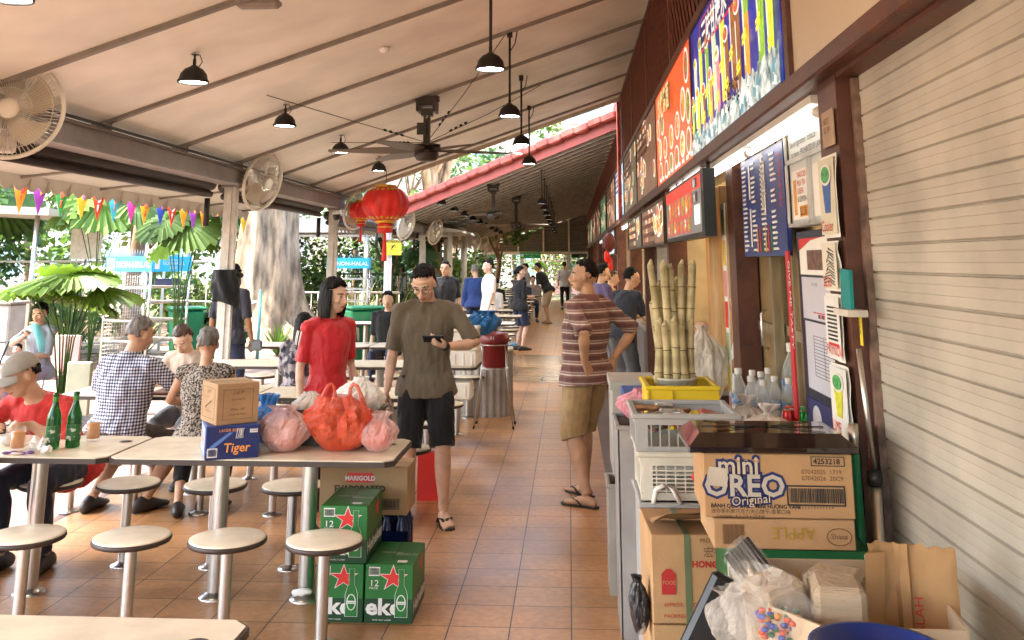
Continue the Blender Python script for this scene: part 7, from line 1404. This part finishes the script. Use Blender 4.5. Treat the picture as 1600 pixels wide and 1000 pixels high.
# green-brown tee man with phone
person((-1.02, 7.02), 188, 'man in olive tee and black shorts looking down at his phone', tall=1.74, head=(-30, -14, 3), lean=(.03, 0), wl=(-.13, .29, 1.17), el=(-1, -.2, -.5), hl=((.86, .42, .26), (-.25, -.35, .9), .45, -1), wr=(.27, .06, .86), ar=(.12, -.02, .085), al=(-.13, .04, .085), top=OLIVE, sleeve=.47, hem=-.2, bottom=BLKC, blen=.5, shoe=SLIP, vox=.0062, extra=phone_extra, tone='fair', girth=1.03)
t = thing('mobile_phone', 'dark mobile phone held by the man in the olive tee', 'phone', (0, 0, 0)); B().box((0, 0, 0), (.145, .072, .009), bev=.003).obj('phone_body', BLACK, t); B().box((0, 0, .006), (.13, .064, .002)).obj('screen', mat('phone_screen', (.1, .12, .15), .1, emis=.3, var=0), t)
MW = Matrix.Translation((-1.02, 7.02, 0)) @ Matrix.Rotation(R(188), 4, 'Z') @ Matrix.Scale(1.74 / 1.72, 4); t.matrix_world = MW @ Matrix.Translation((-.045, .35, 1.225)) @ Matrix.Rotation(R(-10), 4, 'Z') @ Matrix.Rotation(R(38), 4, 'X')
# woman in red sports shirt
def red_extra(root, part, k):
    b = B()
    for sh, e, s_ in ((k['shR'], k['elR'], 1), (k['shL'], k['elL'], -1)):
        for j in (-1, 0, 1):
            o = V((s_ * .0, .0, 0)); dn = (e - sh).normalized(); out = V((s_ * 1, 0, 0)); out = (out - dn * out.dot(dn)).normalized(); sd = dn.cross(out).normalized(); a = j * .34
            dir_ = out * cos(a) + sd * sin(a); b.loft([sh + dn * .03 + dir_ * .077, sh + dn * .08 + dir_ * .076, sh + dn * .13 + dir_ * .073], [(.006, .003)] * 3, side=sd, n=6)
    part('white_sleeve_stripes', b.mesh('st', WINK))
person((-1.66, 6.72), 226, 'woman in red sports shirt with shoulder-length black hair looking right', tall=1.62, female=True, head=(-4, 18, 0), wr=(.22, .02, .86), wl=(-.2, .12, .9), top=REDC, sleeve=.42, hem=-.2, bottom=BLKC, blen=.9, shoe=SHO, hstyle='bob', vox=.0066, tone='fair', extra=red_extra)
# striped polo man hands on hips
person((.13, 7.62), 48, 'man in brown striped polo and khaki shorts, hands on his hips', tall=1.75, girth=1.24, head=(2, 42, 0), lean=(-.02, 0), wr=(.17, -.12, 1.02), er=(1, -.6, 0), hr=((-.25, -.1, -.95), (-.15, 1, .1), .22, -1), wl=(-.18, -.13, 1.0), el=(-.7, -1, 0), hl=((.55, -.05, -.8), (.1, 1, .0), .18, 1), ar=(.13, .16, .085), al=(-.12, -.08, .085), top=stripes(), sleeve=.5, hem=-.22, bottom=KH, blen=.54, shoe=SLIP, hstyle='thin', vox=.0062, collar=cloth('brown_collar', (.16, .06, .05)), tone='tan', folds=.012)
# seated diners
person((-3.3, 7.12), -14, 'stout man in navy gingham shirt seated with his back to us', tall=1.72, seat=.46, girth=1.28, head=(-14, -18, 0), lean=(.08, .02), wr=(.2, .45, .8), wl=(-.2, .42, .8), er=(1, -.4, -.4), el=(-1, -.4, -.4), ar=(.22, .1, .085), al=(-.16, .0, .085), top=checks(), sleeve=.55, hem=-.12, bottom=cloth('dark_brown_shorts', (.05, .035, .025)), blen=.5, shoe=SHO, hstyle='short', hair='grey', vox=.009, tone='tan', collar=MC['navy_white_gingham'], folds=.014)
def vest(n, a, c, s): return pattern(n, a, c, s)
person((-2.62, 7.0), 8, 'grey-haired woman in speckled sleeveless top seated with her back to us', tall=1.58, seat=.46, female=True, girth=1.12, head=(-10, 8, 0), lean=(.04, 0), wr=(.15, .4, .78), wl=(-.16, .38, .78), er=(1, -.3, -.6), el=(-1, -.3, -.6), ar=(.12, .2, .085), al=(-.16, .1, .085), top=vest('speckled_top', (.03, .025, .02), (.35, .3, .24), 70), sleeve=0, hem=-.25, bottom=BLKC, blen=.8, shoe=SHO, hstyle='short', hair='grey', vox=.009, tone='tan')
person((-3.2, 8.3), 176, 'woman in loose beige top eating with her head bowed', tall=1.6, seat=.46, female=True, girth=1.12, head=(-38, 4, 6), lean=(.14, .0), wr=(.05, .42, .9), wl=(-.12, .36, .86), er=(1, -.4, -.6), el=(-1, -.4, -.6), hr=((0, .7, -.5), (-.6, .2, -.3), .8, -1), top=BEI, sleeve=.6, hem=-.2, bottom=GRYC, blen=.9, shoe=SHO, hstyle='short', hair='brown', vox=.009, tone='fair', flare=.08)
def cap_extra(root, part, k):
    b = B(); hd = k['hd']; CP = cloth('khaki_cap', (.27, .235, .19))
    def f(u, v):
        a = 2 * pi * u; t = v * 1.45; return k['hc'] + hd @ V((.094 * sin(t) * sin(a), -.01 + .116 * sin(t) * cos(a), .03 + .112 * cos(t)))
    b.grid(f, 32, 10, wrap=True)
    def g(u, v):
        a = -.95 + 1.9 * u; r = .112 + .085 * v * cos(a * 1.3); return k['hc'] + hd @ V((.84 * r * sin(a), -.01 + r * cos(a), .045 - .035 * v - .02 * abs(sin(a))))
    b.grid(g, 20, 6); b.grid(lambda u, v: V(g(u, v)) - hd @ V((0, 0, .005)), 20, 6); b.ell(k['hc'] + hd @ V((0, -.01, .143)), (.008, .008, .005), 8); part('cap', b.mesh('cap', CP))
person((-3.15, 6.15), 172, 'man in khaki cap and red tee bowed over his food', tall=1.7, seat=.46, girth=1.12, head=(-20, -24, 6), lean=(.4, .02), wr=(.16, .52, .8), wl=(-.1, .5, .84), er=(1, -.4, -.5), el=(-1, -.4, -.5), hl=((.2, .7, -.1), (.5, .1, .2), .9, 1), top=cloth('red_tee', (.5, .025, .02)), sleeve=.5, bottom=cloth('dark_navy_trousers', (.012, .014, .03)), blen=.97, shoe=SHO, hstyle='cap', vox=.008, tone='tan', extra=cap_extra, ar=(.13, .36, .085), al=(-.13, .3, .085))
person((-3.3, 4.84), 20, 'person mostly outside the left edge, only knee and hand showing', tall=1.7, seat=.46, wr=(.25, .35, .78), wl=(-.1, .45, .78), ar=(.18, .15, .085), top=GRYC, bottom=cloth('brown_shorts', (.1, .05, .03)), blen=.45, vox=.012, tone='brown', shoe=SHO)
person((-2.55, 9.27), 4, 'woman in dark marbled dress with long black hair seated with her back to us', tall=1.56, seat=.46, female=True, girth=1.25, head=(-16, 4, 0), lean=(.05, 0), wr=(.12, .42, .8), wl=(-.14, .4, .8), top=pattern('marbled_dress_print', (.025, .025, .035), (.27, .24, .24), 16), sleeve=.75, hem=-.25, bottom=BLKC, blen=.9, shoe=SHO, hstyle='long', vox=.009, tone='fair', folds=.016)
# mother and baby, man by the column
def towel(root, part, k):
    b = B(); nb = k['nb']
    b.loft([nb + V((-.16, .1, -.28)), nb + V((-.1, .1, -.08)), nb + V((.02, .03, .03)), nb + V((.14, -.04, -.03)), nb + V((.19, -.1, -.2)), nb + V((.2, -.12, -.42))], [(.06, .015), (.075, .02), (.08, .03), (.085, .03), (.085, .02), (.08, .015)], side=(.4, .9, 0), n=14); me = b.mesh('t', cloth('aqua_towel', (.2, .55, .55))); fabric_noise(me, .012, 12); part('towel', me)
person((-6.12, 11.15), 168, 'mother in grey tee with aqua towel holding a baby at left', tall=1.62, seat=.45, female=True, head=(-14, 12, -4), lean=(.04, 0), wr=(-.02, .3, 1.0), er=(1, 0, -.6), hr=((-.6, .4, .4), (-.3, .5, -.3), .5, -1), wl=(-.1, .34, .75), top=GRYC, sleeve=.5, bottom=cloth('lilac_trousers', (.3, .26, .36)), blen=.9, shoe=SHO, hstyle='bun', vox=.009, tone='tan', extra=towel)
person((-6.2, 10.83, .2), 150, 'baby in bright pink top on the mother\'s lap', tall=.86, seat=.2, head=(-5, 10, 0), wr=(-.05, .3, 1.0), wl=(-.25, .4, .8), top=cloth('pink_baby_cotton', (.65, .05, .16)), sleeve=.3, bottom=cloth('pink_baby_shorts', (.6, .2, .28)), blen=.4, hstyle='thin', vox=.014, tone='fair')
person((-4.0, 11.4), -14, 'man in dark tee standing behind the first column, seen from behind', tall=1.7, girth=1.08, head=(0, 0, 0), top=DKT, sleeve=.5, hem=-.2, bottom=NVY, blen=.95, shoe=SHO, vox=.011, tone='brown', wr=(.3, .02, .86))
b = B(); b.box((0, 0, 0), (.16, .06, .12), bev=.02); b.obj  # hand-held grey pouch
tag(b.obj('grey_pouch', mat('grey_pouch', (.1, .11, .11), .6), loc=(-3.66, 11.35, .8), noise=(.02, 20)), 'small dark grey pouch held by the man behind the column', 'pouch')
t = thing('black_cloth_wrap', 'black cloth tied round the first steel column', 'cloth', (-3.65, 10.23, 1.31)); b = B()
def cw(u, v):
    a = 2 * pi * u; r = .125 + .018 * mn.noise(V((cos(a) * 3, sin(a) * 3, v * 4))) + .012 * sin(a * 5 + v * 6); return (r * cos(a) * 1.15, r * sin(a), .36 * v - .05 * (1 - v) * sin(a + 1))
b.grid(cw, 48, 16, wrap=True); b.grid(lambda u, v: V(cw(u, v)) * .96, 48, 16, wrap=True); b.obj('cloth', BLKC, t); b = B(); b.box((.13, -.02, .31), (.1, .06, .05), bev=.015, ry=.4); b.obj('knot', BLKC, t, noise=(.015, 20))
# walkway people, nearer first
def polo_g(root, part, k): glasses(GLS)(root, part, k)
person((-2.18, 17.1), 205, 'man in black polo and glasses standing among the tables', tall=1.74, girth=1.12, head=(0, -30, 0), top=BLKC, sleeve=.5, bottom=NVY, blen=.95, shoe=SHO, vox=.012, tone='tan', extra=polo_g, collar=BLKC, wl=(-.27, .05, .88), wr=(.24, .08, .86), hstyle='short', hair='black')
person((-1.5, 18.3), 115, 'young man in white polo shirt facing left', tall=1.76, head=(4, 5, 0), top=WHC, sleeve=.45, bottom=BLKC, blen=.5, shoe=SHO, vox=.012, tone='fair', collar=WHC, wr=(.26, .06, .84), wl=(-.24, .12, .84))
person((-1.95, 20.3), 10, 'person in navy tracksuit top behind the young man in white', tall=1.68, girth=1.1, head=(-20, 10, 0), lean=(.05, 0), top=cloth('blue_track_top', (.012, .035, .13)), sleeve=.98, bottom=NVY, blen=.95, shoe=SHO, vox=.016, tone='tan', hair='grey')
def bagx(root, part, k):
    b = B(); b.tube([k['shR'] + V((.0, .06, .08)), k['pel'] + V((-.1, .13, .35)), k['pel'] + V((-.22, .02, .12))], .008); b.tube([k['shR'] + V((0, -.06, .08)), k['pel'] + V((-.1, -.13, .35)), k['pel'] + V((-.22, 0, .12))], .008); b.box(k['pel'] + V((-.25, 0, .05)), (.08, .24, .2), bev=.03); part('shoulder_bag', b.mesh('b', mat('brown_grey_bag', (.1, .08, .07), .6)))
person((-1.02, 19.95), -52, 'woman in black with shoulder bag standing by the aisle', tall=1.64, female=True, girth=1.1, head=(2, -25, 0), top=BLKC, sleeve=.6, hem=-.2, bottom=NVY, blen=.48, flare=.03, shoe=SHO, vox=.012, tone='fair', hstyle='bun', wr=(.1, .25, 1.1), wl=(-.1, .28, 1.1), extra=bagx)
person((-.62, 28.6), 60, 'man in black shirt and pale shorts leaning over a far table', tall=1.78, girth=1.1, head=(-10, 20, 0), lean=(.3, 0), top=BLKC, sleeve=.5, bottom=cloth('pale_shorts', (.4, .33, .26)), blen=.52, shoe=SLIP, vox=.018, tone='tan', wr=(.15, .35, .95), wl=(-.2, .4, .95), ar=(.12, .1, .085), al=(-.12, -.1, .085))
person((-.18, 36.5), 0, 'man in grey shirt and dark trousers walking away at the far end', tall=1.72, top=cloth('pale_grey_shirt', (.4, .38, .37)), sleeve=.5, bottom=BLKC, blen=.95, shoe=SHO, vox=.02, tone='tan')
person((.42, 14.3), -60, 'man in muted purple tee queuing at the lit counter', tall=1.7, girth=1.12, head=(-4, -10, 0), lean=(.04, 0), top=PUR, sleeve=.5, bottom=GRYC, blen=.6, shoe=SHO, vox=.012, tone='fair', wr=(.2, .3, 1.0))
person((.62, 15.1), -75, 'young boy with short hair at the counter between two men', tall=1.6, head=(-6, -10, 0), top=cloth('ochre_tee', (.5, .25, .06)), sleeve=.5, bottom=GRYC, blen=.6, vox=.014, tone='fair', hair='brown', shoe=SHO)
person((.62, 12.1), -50, 'man in dark navy tee and grey shorts reaching over the counter', tall=1.68, girth=1.05, head=(-6, -20, 0), lean=(.14, 0), top=cloth('dark_navy_tee', (.015, .02, .035)), sleeve=.45, bottom=cloth('grey_shorts', (.13, .13, .13)), blen=.6, shoe=SHO, vox=.011, tone='fair', wr=(.1, .48, 1.1), wl=(-.1, .45, 1.1), extra=glasses(GLS))
# far seated and standing small figures
fs = [((-2.6, 14.0), 178, 'person with black hair seated low just behind the olive tee man', BLKC, 'black', 'short', .46), ((-1.75, 22.2), -10, 'long-haired woman in white seated with her back to us by the columns', WHC, 'brown', 'long', .46), ((-1.9, 25.2), 0, 'seated diner in black seen between the standing man and woman', BLKC, 'black', 'short', .46), ((-1.3, 27.4), 0, 'seated diner with dark hair left of the leaning man', NVY, 'black', 'short', .46), ((-1.1, 29.5), 180, 'seated diner facing us left of the leaning man', GRYC, 'black', 'short', .46), ((-2.5, 30.5), 170, 'seated diner far back among the left tables', DKT, 'black', 'bob', .46), ((-1.7, 33.5), 180, 'farthest seated diner near the end screen', NVY, 'black', 'short', .46), ((-5.3, 25.6), 120, 'man in pale blue shirt reading by the second tray rack', cloth('pale_blue_shirt', (.35, .42, .5)), 'black', 'short', None), ((-5.0, 29.0), 150, 'woman in white blouse far behind the bin', WHC, 'black', 'bob', None), ((-2.7, 19.0), 150, 'person in cream top mostly hidden behind the black polo man', BEI, 'black', 'short', None), ((-2.7, 21.5), 200, 'dark-clothed man standing behind the black polo man', DKT, 'black', 'short', None), ((-1.35, 31.0), 100, 'standing figure in grey behind the woman with the bag', GRYC, 'black', 'short', None)]
for (p, f, l, tp, hr_, hs, st_) in fs: person(p, f, l, tall=1.68, seat=st_, top=tp, sleeve=.5, bottom=NVY, blen=.95, vox=.018, hair=hr_, hstyle=hs, tone='fair', shoe=SHO, head=(-8, 0, 0))
person((1.14, 6.25), 90, 'stall worker behind the post lifting a plastic bag', tall=1.62, female=True, girth=1.1, top=WHC, sleeve=.35, bottom=BLKC, blen=.9, vox=.009, tone='tan', wl=(-.3, .36, 1.38), el=(-.2, .3, -1), hl=((-.1, .2, .95), (.5, -.3, 0), .9, 1), wr=(.25, .2, 1.0), shoe=SHO, hstyle='bob')
t = tiedbag('held_bag', 'thin white plastic bag held up by the stall worker behind the sugarcane', (.8, 5.95, .93), .24, .16, .45, film('milky_white_film', (.72, .68, .6), .7, .3), seed=51, knot=.92, kr=.2, top=.3)
